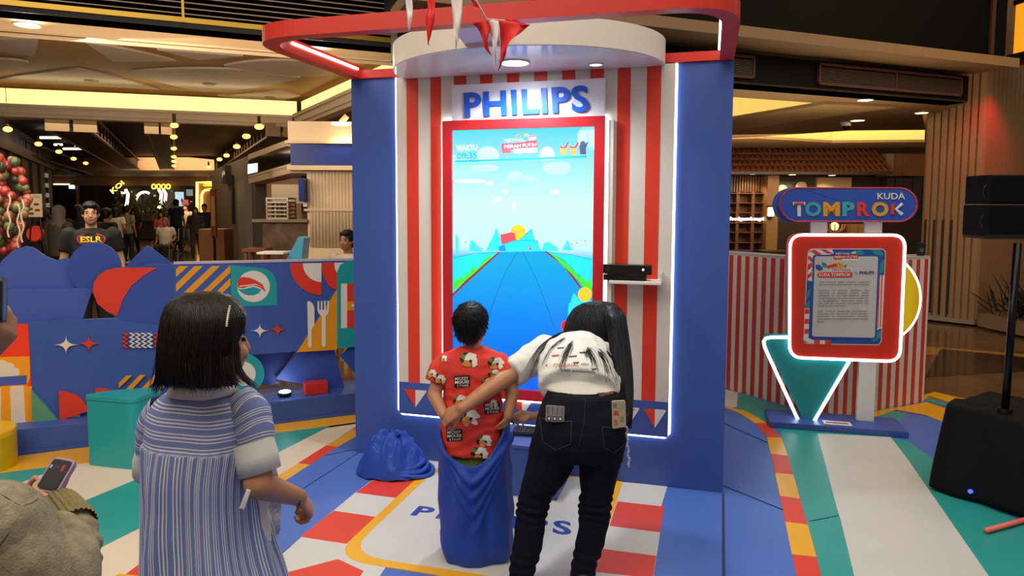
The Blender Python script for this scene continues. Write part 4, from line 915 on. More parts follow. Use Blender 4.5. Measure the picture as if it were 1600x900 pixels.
# --- ceiling trusses with lamps
TR = mat('truss_steel', '#4c3626', 0.5, metal=0.4); TRW = mat('truss_end', '#b8a58c', 0.6)
def truss(name, lab, p0_, p1_, w, z, lamps, end=None):
    A, C = onz(p0_[0], p0_[1], z), onz(p1_[0], p1_[1], z); t_ = thing(name, lab, 'truss', (A+C)*0.5)
    d = (C-A).normalized(); s = Vector((d.y, -d.x, 0)); L_ = (C-A).length
    for k_ in (-1, 1):
        for h in (0, 0.36): MB().tube([A+s*w/2*k_+Vector((0,0,h)), C+s*w/2*k_+Vector((0,0,h))], 0.035, 5).build('rail', TR, t_)
    MB().prism([A-s*w/2, A+s*w/2, C+s*w/2, C-s*w/2], (0,0,0.02)).build('underside', mat('truss_under','#3c2b20',0.5), t_)
    n_ = max(3, int(L_/0.7))
    for i in range(n_):
        q = A + d*(i+0.5)*L_/n_
        for k_ in (-1,1): MB().tube([q+s*w/2*k_, q+s*w/2*k_+Vector((0,0,0.36))], 0.018, 4).build('brace', TR, t_)
    if end: MB().prism([A-s*w*0.62-d*0.05, A-s*w*0.05-d*0.05, A-s*w*0.05, A-s*w*0.62], (0,0,0.4)).build('end_plate', TRW, t_); MB().prism([A+s*w*0.62-d*0.05, A+s*w*0.05-d*0.05, A+s*w*0.05, A+s*w*0.62], (0,0,0.4)).build('end_plate', TRW, t_)
    return t_
def bulkhead(i, x, y, z, nm, r=0.085):
    r *= 0.72; c_ = onz(x, y, z); t_ = thing('bulkhead_lamp', nm, 'lamp', c_)
    MB().ball(c_, r, 10, (1.5,1,0.9)).build('glass', glow('bulb_warm', '#ffb84a', 5.0), t_, smooth=True)
    MB().tube([c_+Vector((0,0,r*0.7)), c_+Vector((0,0,0.2))], 0.03, 6).build('bracket', TR, t_)
truss('ceiling_truss', 'leftmost steel ceiling truss carrying five warm lamps', (-60,215), (135,272), 0.5, 3.0, 0)
truss('ceiling_truss', 'second steel ceiling truss from the left, with pale end plates', (112,206), (212,271), 0.7, 3.05, 0, True)
truss('ceiling_truss', 'third steel ceiling truss from the left, with pale end plates', (250,210), (262,272), 0.45, 3.05, 0, True)
truss('ceiling_truss', 'rightmost steel ceiling truss, ending over the blue corner shop', (440,214), (334,276), 0.5, 3.0, 0, True)
ordn = ['nearest','second nearest','third nearest','fourth nearest','fifth nearest','sixth nearest']
for i, (x, y) in enumerate(((12,202),(60,225),(92,237),(115,248),(134,255))): bulkhead(i, x, y, 3.1, '%s warm lamp on the leftmost ceiling truss' % ordn[i])
for i, (x, y) in enumerate(((405,198),(385,213),(370,229),(354,243),(343,249),(326,261))): bulkhead(i, x, y, 3.1, '%s warm lamp on the rightmost ceiling truss' % ordn[i])
for i, (x, y) in enumerate(((271,196),(270,214),(270,232),(270,245),(270,252),(270,259))): bulkhead(i, x+1.5, y, 3.0, '%s warm lamp on the third ceiling truss' % ordn[i], 0.07)
for i, (x0, x1, y) in enumerate(((62,121,215),(85,97,226),(117,137,227),(99,137,232.5),(143,178,253.5))):
    A, C = onz(x0, y, 3.35), onz(x1, y, 3.35)
    MB().tube([A, C], 0.035, 6).build('tube_light', glow('tube_white', '#fff1dd', 3.0), None, label=['longest white tube light on the dark corridor ceiling','tiny white tube light, left of the short pair','short white tube light, right of the short pair','middle length white tube light under the short pair','farthest white tube light between the two trusses'][i], cat='lamp')
for i, (x, y) in enumerate(((224,271),(136,281),(285,274),(230,280),(280,280),(312,276),(289,281))):
    c_ = onz(x, y, 3.3); MB().lathe(c_, [(0.001,0),(0.12,0),(0.12,0.02)], 10).build('far_downlight', glow('far_lamp', '#ffe0b8', 3.0), None, label='small far ceiling downlight over the corridor end, %s' % ['4th from the left, the highest','leftmost','second from the right','third from the left','third from the right, low','rightmost','second lowest, left of the rightmost'][i], cat='lamp', group='far corridor downlights')
cz_ = onz(146,224,3.4)
# long beam that closes the corridor ceiling at the back
panelq('end_soffit', [(80,266),(335,266),(335,276),(80,276)], 3.0, 0.5, mat('end_soffit', '#6b5034', 0.6), corr)
light('corridor_light', 'AREA', (-8,17,3.2), (-8,17,0), 230, (1,0.72,0.42), 4, 8)
light('corridor_light', 'AREA', (-12,27,2.9), (-12,31,0), 480, (1,0.72,0.42), 6, 3)
light('kiosk_light', 'AREA', (-4.6,7.0,2.75), (-4.5,9.6,0.0), 85, (1,0.82,0.6), 2.5, 2.0)
# --- left side wall of the corridor with dark shop fronts
LW0, LW1 = onz(-60,470,0), onz(86,392,0)
LWf = Fr(LW0, LW1-LW0); Lw = (LW1-LW0).length
wl = MB().rect(LWf, -3, 0, Lw, 3.6, -0.3, 0).build('wall_left', mat('shop_brown', '#2a1c14', 0.5), None, kind='structure')
for i in range(9):
    a = -2 + i*(Lw+2)/9; MB().rect(LWf, a, 0, a+0.12, 3.0, 0, 0.06).build('mullion', mat('mullion_bronze', '#4a3424', 0.5), wl)
MB().rect(LWf, -3, 2.85, Lw, 3.1, 0, 0.1).build('fascia', mat('mullion_bronze', '#4a3424', 0.5), wl)
for i in range(4): 
    a = Lw-2.6; MB().rect(LWf, a, 1.55+i*0.32, a+0.5, 1.68+i*0.32, 0.05, 0.1).build('sign_character', glow('sign_grey', '#a0988c', 0.5), wl)
# --- corner shop with the blue canopy, ribbed column, counter, wall
KS = Fr(onz(470,470), Vector((1,0.06,0)))          # front plane about 8 m away
KY = 9.6
KF = Fr((aty(455,300,KY).x, KY, 0), (1,0.03,0))
def kp(x, y, d=0.0): return KF.pix(x, y, d)
def krect(name, x0, y0, x1, y1, m, d0, d1, par, base=None, dd=0.0, **k):
    a0_, c1_ = kp(x0, y0, dd); a1_, c0_ = kp(x1, y1, dd)
    return MB().rect(KF, a0_, c0_ if base is None else base, a1_, c1_, d0, d1).build(name, m, par, **k)
shop = thing('corner_shop', 'corner shop with dark blue canopy, cream ribbed column and steel counter behind the fence', 'shop', KF.pt(0.5,0,-0.5))
KC = mat('shop_cream', '#d9bf9a', 0.5)
krect('upper_wall', 451, 190, 620, 224, KC, -0.6, 0.05, shop); krect('cornice', 449, 221, 620, 226, MOLD, -0.6, 0.12, shop)
krect('canopy_front', 456, 226, 620, 259, mat('gloss_navy', '#0c2878', 0.3, spec=0.25), -0.6, 0.08, shop)
krect('canopy_lip', 452, 259, 620, 267, MOLD, -0.6, 0.12, shop)
# canopy's dark mirrored side running back towards the corridor
A1, A2 = KF.pt(kp(456,259)[0], kp(456,259)[1], 0.05), aty(388,277,13.0); A3, A4 = aty(388,250,13.0), KF.pt(kp(456,226)[0], kp(456,226)[1], 0.05)
MB().prism([A1, A2, A3, A4], (0.3,0.15,0)).build('canopy_side', mat('gloss_black_navy', '#0b0d18', 0.08), shop)
MB().prism([A1+Vector((0,0,-0.1)), A2+Vector((0,0,-0.12)), A2, A1], (0.3,0.1,0)).build('canopy_side_lip', MOLD, shop)
MB().prism([A4+Vector((0,0,0.0)), A3, A3+Vector((0,0,0.1)), A4+Vector((0,0,0.08))], (0.3,0.1,0)).build('canopy_side_cornice', MOLD, shop)
MB().prism([A1+Vector((0,0,-0.02)), A2+Vector((0,0,-0.02)), A2+Vector((4,0,0)), A1+Vector((3,0.4,-0.02))], (0,0,0.05)).build('shop_soffit', KC, shop)
# ribbed column
crb = mat('ribbed_cream', '#cdb596', 0.55)
ca, cb_ = kp(479,300)[0], kp(620,300)[0]; cyt = kp(520,267)[1]; czm = kp(520,328)[1]; czb = kp(520,388)[1]
MB().rect(KF, ca, 0, cb_, cyt, -0.5, 0.0).build('column_core', crb, shop, bevel=0.02)
nr = 26
for i in range(nr):
    a = ca+0.03+i*(cb_-ca-0.05)/nr; MB().tube([KF.pt(a+0.035, czb+0.02, 0.004), KF.pt(a+0.035, cyt-0.005, 0.004)], 0.028, 8).build('rib', crb, shop, smooth=True)
MB().rect(KF, ca-0.03, czm-0.015, cb_, czm+0.015, 0, 0.045).build('column_band', MOLD, shop); MB().rect(KF, ca-0.03, 0, cb_, czb, 0, 0.06).build('column_base', KC, shop)
krect('blue_sign', 474, 279, 481, 315, mat('gloss_navy','#10309a'), 0.0, 0.25, shop); krect('sign_tail', 475, 316, 481, 323, WHITE, 0.0, 0.05, shop)
# recess with steel counter
MB().rect(KF, kp(396,300)[0], 0, ca, 2.15, -2.6, -2.4).build('rear_wall', mat('kitchen_wall', '#6b5642', 0.5), shop)
krect('steel_hood', 424, 288, 474, 318, mat('steel_warm', '#8a7a66', 0.3, metal=0.7), -2.4, -1.6, shop, dd=-1.6)
ctz = kp(430,347,0)[1]
MB().rect(KF, kp(410,350)[0], 0, ca, ctz, -0.7, 0.0).build('counter', mat('brown_marble', '#5e4636', 0.25, noise_amt=0.5, scale=7), shop)
MB().rect(KF, kp(396,350)[0], ctz, ca+0.02, ctz+0.04, -0.75, 0.06).build('counter_top', mat('counter_slab', '#7a6a5a', 0.2), shop)
cs = thing('steel_rack', 'small steel display rack of food standing on the corner shop counter', 'rack', KF.pt(kp(430,340)[0], ctz+0.04, -0.2))
ra0, ra1 = kp(414,340)[0], kp(449,340)[0]; rz0 = ctz+0.04; rz1 = kp(430,311)[1]
for i in range(6): 
    z = rz0 + (rz1-rz0)*i/5; MB().rect(KF, ra0, z, ra1, z+0.02, -0.45, -0.05).build('shelf', mat('steel_bright', '#b9b0a2', 0.25, metal=0.8), cs)
for a in (ra0, ra1-0.02):
    for d in (-0.45,-0.07): MB().rect(KF, a, rz0, a+0.02, rz1, d, d+0.02).build('upright', mat('steel_bright', '#b9b0a2'), cs)
random.seed(2)
for i in range(4):
    for k_ in range(5):
        c_ = KF.pt(ra0+0.05+k_*0.062, rz0+(rz1-rz0)*i/5+0.04, -0.2); MB().ball(c_, 0.03, 6, (1,1,0.6)).build('snack', mat('snack_%d' % (k_ % 3), ['#a8521e','#c98a4a','#7d3518'][k_ % 3], 0.6), None, label='%s bun on the %s shelf of the steel rack' % (['leftmost','second','middle','fourth','rightmost'][k_], ['lowest','second lowest','middle','second highest'][i]), cat='food', group='buns on rack shelf %d' % i)
# tv on the canopy corner
tvf = thing('corner_screen', 'bright white screen mounted on the dark corner of the blue canopy', 'screen', aty(395,265,10.5))
F3 = Fr(aty(386,274,10.5), Vector((1,0.5,0))); 
q = [F3.pix(x, y) for x, y in ((387,272),(402,268.5),(402,255),(387,257))]
MB().slab(F3, q, 0, 0.03).build('screen', glow('white_screen', '#d6f2ee', 1.6), tvf); MB().slab(F3, [(a+(a-q[0][0]-0.06)*0.25, c+(c-q[0][1]-0.06)*0.15) for a, c in q], -0.08, 0.0).build('frame', BLACK, tvf)
# grey corridor wall right of the shops, with dark sign
GW = mat('corridor_grey', '#5a4a3b', 0.6)
gA, gB = aty(332,330,20), aty(400,330,13.2)
f_ = Fr((gA.x,gA.y,0), (gB.x-gA.x, gB.y-gA.y, 0)); wr_ = MB().rect(f_, 0, 0, (Vector((gB.x,gB.y))-Vector((gA.x,gA.y))).length, 2.6, -0.2, 0).build('wall_right', GW, None, kind='structure')
a, c = f_.pix(358,274); MB().rect(f_, a-0.25, c-0.2, a+0.35, c+0.22, 0.0, 0.12).build('sign_panel', mat('sign_black','#100c0a'), wr_)
text_on('sign_letters', 'gifmb', f_, a-0.2, c-0.05, a+0.28, c+0.1, 0.125, glow('sign_white','#fff4e0',1.0), wr_, bold=0.02, thick=0.01)
MB().rect(f_, f_.pix(381,330)[0], 0, f_.pix(394,330)[0], 2.1, 0, 0.12).build('steel_door', mat('steel_cabinet', '#8d8780', 0.35, metal=0.3), wr_)
MB().rect(f_, f_.pix(366,330)[0], 1.2, f_.pix(367.5,330)[0], 2.3, 0, 0.06).build('door_handle', BLACK, wr_)
# spot on the cream wall of the corner shop
st = thing('wall_downlight', 'ceiling downlight washing the cream wall above the blue canopy', 'lamp', aty(531,193,KY-0.25)); c_ = aty(533,195,KY-0.25)
MB().lathe(c_, [(0.001,0.0),(0.12,0.0),(0.13,0.02),(0.001,0.03)], 20).build('disc', glow('wash_lamp', '#fff0c8', 8), st); MB().tube([c_+Vector((0,0,0.03)), c_+Vector((0.08,0,0.12))], 0.04, 8).build('mount', SOF, st)
light('wash', 'SPOT', c_-Vector((0,0,0.03)), c_+Vector((0,0.25,-1)), 14, (1,0.85,0.55), 0.05, spot=2.0)
# ---------------------------------------------------------------- right hand side
RS = mat('right_soffit', '#8a6d4c', 0.6, noise_amt=0.08, scale=1.2)
ZR = 2.95
# beige ledge, dark fascia with vents
RA, RBp = onz(1000,118,ZR), onz(1512,160,ZR)
RFf = Fr(RA, RBp-RA); LR = (RBp-RA).length
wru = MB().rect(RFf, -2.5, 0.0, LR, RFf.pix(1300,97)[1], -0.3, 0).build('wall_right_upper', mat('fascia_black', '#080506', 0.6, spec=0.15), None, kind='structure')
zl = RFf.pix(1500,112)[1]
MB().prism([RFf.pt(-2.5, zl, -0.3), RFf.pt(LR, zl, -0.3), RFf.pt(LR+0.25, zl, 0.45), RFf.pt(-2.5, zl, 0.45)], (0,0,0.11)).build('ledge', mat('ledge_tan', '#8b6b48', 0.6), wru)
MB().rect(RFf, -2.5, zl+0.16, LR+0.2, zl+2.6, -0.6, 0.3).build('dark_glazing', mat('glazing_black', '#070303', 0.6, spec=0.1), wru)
MB().rect(RFf, LR-0.1, zl+0.16, LR-0.04, zl+2.6, 0.3, 0.33).build('glazing_post', mat('post_brown', '#3d2416', 0.5), wru)
vm = mat('vent_frame_rust', '#552d24', 0.6)
def vent(x0, x1, nm, y0, y1):
    a_, a2 = RFf.pix(x0, 110)[0], RFf.pix(x1, 130)[0]; zb, zt_ = 0.06, zl-0.07
    t_ = thing('air_vent', nm, 'vent', RFf.pt((a_+a2)/2, zb, 0.0)); b = MB()
    for r_ in ((a_,zb,a2,zb+0.03),(a_,zt_-0.03,a2,zt_),(a_,zb,a_+0.03,zt_),(a2-0.03,zb,a2,zt_)): b.rect(RFf, r_[0],r_[1],r_[2],r_[3],0.001,0.04)
    b.build('frame', vm, t_); n_ = 9
    for i in range(n_):
        z = zb+0.04+i*(zt_-zb-0.08)/n_; MB().rect(RFf, a_+0.03, z, a2-0.03, z+0.009, 0.005, 0.03).build('slat', mat('vent_slat', '#59443a', 0.5), t_)
    return t_, a_, a2, zb, zt_
vent(1080, 1176, 'short louvered air vent beside the top right corner of the booth', 0, 0)
t_, a_, a2, zb, zt_ = vent(1276, 1500, 'long louvered air vent on the dark fascia at the upper right', 0, 0); am = RFf.pix(1397,120)[0]; MB().rect(RFf, am-0.012, zb, am+0.012, zt_, 0.004, 0.041).build('divider', vm, t_)
# low soffit with coffers behind
cr = cap('ceiling_right', [(1000,118),(1512,160),(1460,178),(1440,172),(1330,165),(1148,152),(1000,140)], ZR, 0.02, RS, None, kind='structure')
cap('soffit_panel', [(1330,165),(1440,172),(1445,203),(1330,204),(1180,214),(1000,222),(1000,205),(1148,187)], ZR+0.001, 0.02, RS, cr)
cap('crown', [(1148,186),(1290,163),(1335,165),(1400,168),(1300,182),(1148,204),(1000,222),(1000,205)], ZR-0.04, 0.045, mat('crown_tan', '#9c8058', 0.55), cr)
cap('soffit_panel', [(1000,222),(1180,216),(1300,223),(1445,222),(1445,250),(1000,250)], ZR-0.02, 0.05, mat('crown_tan','#9c8058'), cr)
MB().prism([p+Vector((0,0,0.45)) for p in hpoly([(900,100),(1500,150),(1500,235),(900,250)], ZR)], (0,0,0.03)).build('coffer_ceiling', mat('coffer_gold', '#b8883a', 0.5), cr)
def rcove(L, z, h, e, col='#ffcf6a'):
    P_ = hpoly(L, z)
    for i in range(len(P_)-1):
        f2 = Fr(P_[i], P_[i+1]-P_[i]); MB().rect(f2, 0, 0, (P_[i+1]-P_[i]).length, h, -0.04, -0.02).build('cove_light', glow('rcove'+str(e), col, e*1.25), cr)
rcove([(1000,208),(1148,186),(1285,163)], ZR+0.05, 0.38, 0.75); rcove([(1180,216),(1300,223),(1445,222)], ZR+0.03, 0.25, 0.8)
light('right_cove', 'AREA', onz(1310,205,ZR+0.35), onz(1310,205,ZR+0.6), 6, (1,0.8,0.4), 2.5, 0.6)
for i, (x, y, nm) in enumerate(((1352,156,'oval downlight just under the long air vent at right'),(1340,188,'downlight beside the small dome camera at right'),(1440,176,'downlight touching the ribbed wall at right'))):
    t_ = thing('downlight', nm, 'lamp', onz(x, y, ZR)); downlight(onz(x, y, ZR), 0.085 if i != 1 else 0.1, 'rim', t_, 7, '#ffe2b0')
t_ = thing('dome_camera', 'small white dome security camera on the ceiling at right', 'camera', onz(1322,191,ZR)); c_ = onz(1322,191,ZR); MB().lathe(c_, [(0.08,0.0),(0.07,-0.06)], 16).build('mount', WHITE, t_); MB().ball(c_-Vector((0,0,0.06)), 0.06, 12).build('dome', BLACK, t_, smooth=True)
# store front with the tiled eave
SY = 15.5
SFf = Fr((aty(1130,320,SY).x-1.5, SY, 0), (1,0.0,0))
def s2(x, y, d=0.0): return SFf.pix(x, y, d)
def srect(name, x0, y0, x1, y1, m, d0, d1, par, **k):
    a0_, c1_ = s2(x0, y0, d1); a1_, c0_ = s2(x1, y1, d1); return MB().rect(SFf, a0_, c0_, a1_, c1_, d0, d1).build(name, m, par, **k)
WD = mat('wood_dark', '#2c1a10', 0.5, noise_amt=0.3, scale=4); WM = mat('wood_mid', '#6b4226', 0.5, noise_amt=0.2, scale=5); WL_ = mat('wood_tan', '#8f6a40', 0.5)
wfr = MB().rect(SFf, 0, 0, 8.4, s2(1300,236)[1], -0.3, 0).build('wall_front_right', WD, None, kind='structure')
er = thing('tiled_eave', 'row of brown roof tiles over the dark restaurant front at right', 'roof', SFf.pt(2,2.6,0.3))
ez0, ez1 = s2(1200,268,0.9)[1], s2(1200,232,0.2)[1]
ea0, ea1 = s2(1100,250,0.6)[0], s2(1384,250,0.6)[0]
MB().prism([SFf.pt(ea0,ez0,0.9), SFf.pt(ea0,ez1,0.05), SFf.pt(ea0,ez1-0.1,0.05), SFf.pt(ea0,ez0-0.06,0.9)], SFf.u*(ea1-ea0)).build('eave_board', WD, er)
TM_ = mat('roof_tile', '#6b3c24', 0.5, noise_amt=0.25, scale=6)
tile_me = None; nt_ = 34; rows = 4
for r_ in range(rows):
    for i in range(nt_):
        a = ea0 + (i+0.5)*(ea1-ea0)/nt_; t0 = r_/rows; t1 = (r_+1.12)/rows
        p0_ = SFf.pt(a, ez0+(ez1-ez0)*t0+0.035, 0.92-0.85*t0); p1_ = SFf.pt(a, ez0+(ez1-ez0)*t1+0.01, 0.92-0.85*t1)
        if tile_me is None:
            b = MB(); w = (ea1-ea0)/nt_*0.5; d = (p1_-p0_); up = SFf.u.cross(d).normalized()*-1
            R1 = [Vector((0,0,0)) + SFf.u*w*math.cos(t) + up*w*0.7*math.sin(t) for t in [PI*k_/5 for k_ in range(6)]]
            b.add(R1+[q+d for q in R1]+[q*0.8 for q in R1]+[q*0.8+d for q in R1], [(k_, k_+1, k_+7, k_+6) for k_ in range(5)] + [(k_+12, k_+18, k_+19, k_+13) for k_ in range(5)] + [(k_, k_+12, k_+13, k_+1) for k_ in range(5)])
            o = b.build('tile', TM_, er, smooth=False); tile_me = o.data; o.matrix_parent_inverse = o.matrix_parent_inverse @ Matrix.Translation(p0_); 
        else:
            o = bpy.data.objects.new('tile', tile_me); sc.collection.objects.link(o); o.parent = er; o.matrix_parent_inverse = Matrix.Translation(er.location).inverted() @ Matrix.Translation(p0_)
# shelves, slatted screen, pillar, lamps
sh = thing('wall_shelves', 'brown wooden pigeonhole shelving at the restaurant entrance behind the booth', 'shelves', SFf.pt(s2(1165,380)[0], 0, 0.1))
srect('back', 1120, 300, 1200, 400, WM, 0.0, 0.02, sh)
for i, y in enumerate((303,318,333,349,364,380,393)): srect('shelf', 1120, y-1.5, 1200, y, WM, 0.02, 0.3, sh)
for x in (1125,1152,1176,1199): srect('divider', x-1, 300, x+1, 398, WM, 0.02, 0.28, sh)
for i in range(18):
    x = 1126+i*4.2; srect('slat', x, 276, x+1.8, 300, WM, 0.1, 0.16, sh)
srect('pillar', 1200, 274, 1213, 420, WL_, 0.02, 0.5, wfr)
srect('pale_panel', 1277, 277, 1330, 300, mat('panel_cream', '#a88f6c', 0.5), 0.0, 0.1, wfr); srect('pale_panel', 1385, 240, 1396, 275, mat('panel_grey','#6f5e4c'), 0.0, 0.4, wfr)
srect('wood_panel', 1397, 240, 1409, 275, WM, 0.0, 0.35, wfr); srect('wood_panel', 1411, 240, 1424, 275, WM, 0.0, 0.35, wfr); srect('wood_panel', 1426, 240, 1445, 275, WM, 0.0, 0.35, wfr)
for x in (1386,1398,1412,1427): srect('wood_panel', x, 278, x+11, 330, WD, 0.0, 0.3, wfr)
for x in (1330,1342): srect('wood_panel', x, 350, x+8, 420, WL_, 0.0, 0.2, wfr)
ws = s2(1140,346,0.35)
text_on('lit_sign', 'foodgasmbengrill', SFf, s2(1140,346,0.35)[0], s2(1140,346,0.35)[1], s2(1197,346,0.35)[0], s2(1197,339,0.35)[1], 0.33, glow('sign_cool', '#fff6ea', 2.2), None, bold=0.02, thick=0.03, label='small white glowing script sign across the wooden shelving at right', cat='sign')
wl_ = thing('wall_lantern', 'small rectangular lantern glowing on the pale pillar beside the wooden shelving', 'lamp', SFf.pt(*s2(1206,338,0.55), 0.5))
MB().rect(SFf, s2(1203,326,0.6)[0], s2(1203,338,0.6)[1], s2(1209,326,0.6)[0], s2(1203,324,0.6)[1], 0.5, 0.62).build('glass', glow('lantern_glow', '#ffd98a', 6), wl_)
srect('cap', 1202, 321, 1210, 324, BLACK, 0.5, 0.64, wl_); srect('foot', 1202, 338, 1210, 340, BLACK, 0.5, 0.64, wl_)
for i, (x, y) in enumerate(((1177,272),(1238,273),(1300,274))):
    c_ = SFf.pt(*s2(x, y, 0.5), 0.5); t_ = thing('eave_spotlight', ['spotlight under the tiled eave over the shelving','spotlight under the tiled eave right of the pillar','spotlight under the tiled eave over the pale panel'][i], 'lamp', c_)
    MB().lathe(c_, [(0.03,0.06),(0.09,0.0),(0.001,0.0)], 14).build('shade', mat('lamp_copper', '#7a5238', 0.4), t_); MB().lathe(c_-Vector((0,0,0.005)), [(0.001,0.0),(0.07,0.0),(0.07,0.004)], 12).build('bulb', glow('eave_bulb', '#ffd9a0', 4), t_)
    light('eave_light', 'SPOT', c_-Vector((0,0,0.03)), c_+Vector((0,0.35,-1)), 26, (1,0.75,0.45), 0.04, spot=1.9)
# blurred poster with hanging rings, wicker dome
pf = srect('wall_poster', 1217, 284, 1260, 300, mat('poster_grey', '#4b4a4c', 0.5), 0.0, 0.08, wfr)
for (x, y) in ((1222,298),(1252,293)): MB().lathe(SFf.pt(*s2(x, y, 0.2), 0.2), [(0.1,-0.01),(0.13,0.0),(0.1,0.01)], 20, axis=SFf.n).build('woven_ring', mat('ring_pale', '#b8a890', 0.6), None, label='pale woven ring hanging at the %s of the dark poster' % ('left' if x < 1230 else 'right'), cat='decoration')
wk = thing('wicker_lamp', 'glowing wicker basket lamp seen between the two sign posts', 'lamp', SFf.pt(*s2(1304,362,0.6), 0.6))
cW = SFf.pt(*s2(1304,350,0.6), 0.6)
for i in range(16):
    t = 2*PI*i/16; MB().tube([cW+Vector((0.22*math.cos(t)*k2, 0.22*math.sin(t)*k2, z)) for k2, z in ((1,0),(0.95,-0.08),(0.7,-0.15),(0.2,-0.19))], 0.012, 4).build('cane', mat('cane', '#9a6c3a', 0.5), wk)
MB().ball(cW-Vector((0,0,0.05)), 0.09, 10).build('bulb', glow('wicker_bulb', '#ffc27a', 2.5), wk)
srect('dining_bench', 1150, 392, 1230, 410, mat('bench_navy', '#1a2a6a', 0.5), 1.2, 1.6, wfr); srect('table_slab', 1195, 393, 1250, 397, WD, 1.7, 2.3, wfr)
# ribbed wall at the far right
g0, g1, g2 = onz(1436,497,0), onz(1524,507,0), onz(1700,498,0)
RW = mat('ribbed_wall', '#93744c', 0.6, noise_amt=0.05, scale=2)
f1 = Fr(g0, g1-g0); L1_ = (g1-g0).length
wrr = MB().rect(f1, -0.02, 0, L1_, 6.3, -0.5, 0).build('wall_right_ribbed', RW, None, kind='structure')
n_ = 8
for i in range(n_):
    a = i*L1_/n_; MB().rect(f1, a+0.012, 0.02, a+L1_/n_-0.012, 6.2, 0, 0.03).build('rib', RW, wrr)
MB().rect(f1, -0.02, 0, L1_, 0.06, 0, 0.05).build('floor_rail', mat('rail_steel','#8a8078',0.3), wrr)
for i in range(4):
    a = f1.pix(1442+i*13.5, 400, 0.03)[0]; zt_ = f1.pix(1460,343,0.03)[1]; MB().rect(f1, a, 0.1, a+0.03, zt_, 0.028, 0.034).build('dark_gap', mat('gap_dark','#21150c'), wrr)
f2 = Fr(g1, Vector((g2.x-g1.x, g2.y-g1.y+0.9, 0))); L2_ = 4.0
w2 = MB().rect(f2, 0, 0, L2_, 6.3, -0.3, 0).build('wall_right_far', mat('far_ribbed', '#85684a', 0.6), None, kind='structure')
for i in range(26): MB().rect(f2, i*0.15, 0.0, i*0.15+0.13, 6.2, 0, 0.02).build('rib', mat('far_ribbed','#85684a'), w2)
# planter
pa = onz(1527,509,0); pb = onz(1700,548,0); pf2 = Fr(pa, pb-pa); plt = thing('stone_planter', 'low cream stone planter with dark shrubs at the right edge', 'planter', pa)
pz = (CAMP + ray(1530,490)*(pa.y/ray(1530,490).y)).z
MB().rect(pf2, 0, 0, 2.5, pz, -0.6, 0).build('box', mat('planter_stone', '#8d7458', 0.6), plt)
random.seed(9)
b = MB()
for i in range(420):
    c_ = pf2.pt(random.uniform(0.1,2.3), pz+random.uniform(0,0.08), -random.uniform(0.08,0.5)); v = Vector((random.uniform(-1,1), random.uniform(-1,1), random.uniform(0.6,2.2))).normalized()*random.uniform(0.25,0.6); s_ = v.orthogonal().normalized()*0.016
    b.add([c_-s_, c_+s_, c_+v*0.6+s_*1.2+Vector((0,0,0.02)), c_+v, c_+v*0.6-s_*1.2], [(0,1,2,3,4)])
b.build('shrub', mat('shrub_dark', '#1c2412', 0.6), None, fixn=False, label='dark grassy shrubs growing in the cream stone planter', cat='plants', kind='stuff')
# big amber lantern with a red lamp under it
lt = thing('amber_lantern', 'large amber glass wall lantern with a red downlight at the upper right corner', 'lamp', aty(1592,100,8.8)); F4 = Fr(aty(1583,150,8.8), Vector((1,0.15,0)))
l0 = F4.pix(1583,87,-0.3); l1 = F4.pix(1583,8,-0.3)
MB().rect(F4, l0[0], l0[1], l0[0]+0.42, l1[1], -0.3, 0.0).build('glass', glow('amber_glass', '#e8941c', 1.0), lt)
for a in (l0[0]-0.02, l0[0]+0.14, l0[0]+0.4): MB().rect(F4, a, l0[1]-0.02, a+0.022, l1[1]+0.5, -0.01, 0.02).build('bar', BLACK, lt)
for (z, ex) in ((l0[1]-0.05,0.05),(l0[1]-0.11,0.02),(l1[1],0.02)): MB().rect(F4, l0[0]-ex, z, l0[0]+0.42+ex, z+0.06, -0.3-ex, 0.03+ex).build('band', mat('iron_black', '#120c0a', 0.5), lt)
c_ = F4.pt(l0[0]+0.08, l0[1]-0.16, -0.1); MB().lathe(c_, [(0.05,0.06),(0.06,0.0),(0.001,0.0)], 14).build('red_lamp', glow('red_bulb', '#ff2030', 5), lt)
light('red_wash', 'SPOT', c_-Vector((0,0,0.03)), c_+Vector((0.05,1.3,-1.8)), 90, (1,0.02,0.06), 0.05, spot=1.3, blend=0.8)
light('restaurant_fill', 'AREA', (5.6,12.6,2.6), (6.2,15.5,1.6), 95, (1,0.72,0.42), 4, 1)  # unseen fill lamp, added to brighten the dark store front
light('right_fill', 'AREA', (6.0,5.5,4.6), (6.2,9.5,1.2), 70, (1,0.74,0.42), 2, 2)
# marble inlay bands on the mall floor at the right
for L, m in (([(1445,590),(1470,545),(1640,562),(1640,578)], mat('marble_dark', '#2f231a', 0.12)), ([(1440,553),(1600,566),(1700,575),(1700,560),(1560,550),(1440,541)], mat('marble_amber', '#a8782c', 0.12)), ([(1440,615),(1440,625),(1560,640),(1700,655),(1700,640)], mat('marble_amber','#a8782c')), ([(1540,560),(1600,548),(1700,556),(1700,566)], mat('marble_umber', '#3a2418', 0.12))):
    MB().prism([p-Vector((0,0,0.0)) for p in hpoly(L, -0.0295+0.0004*random.random())], (0,0,0.0008)).build('marble_band', m, floor)
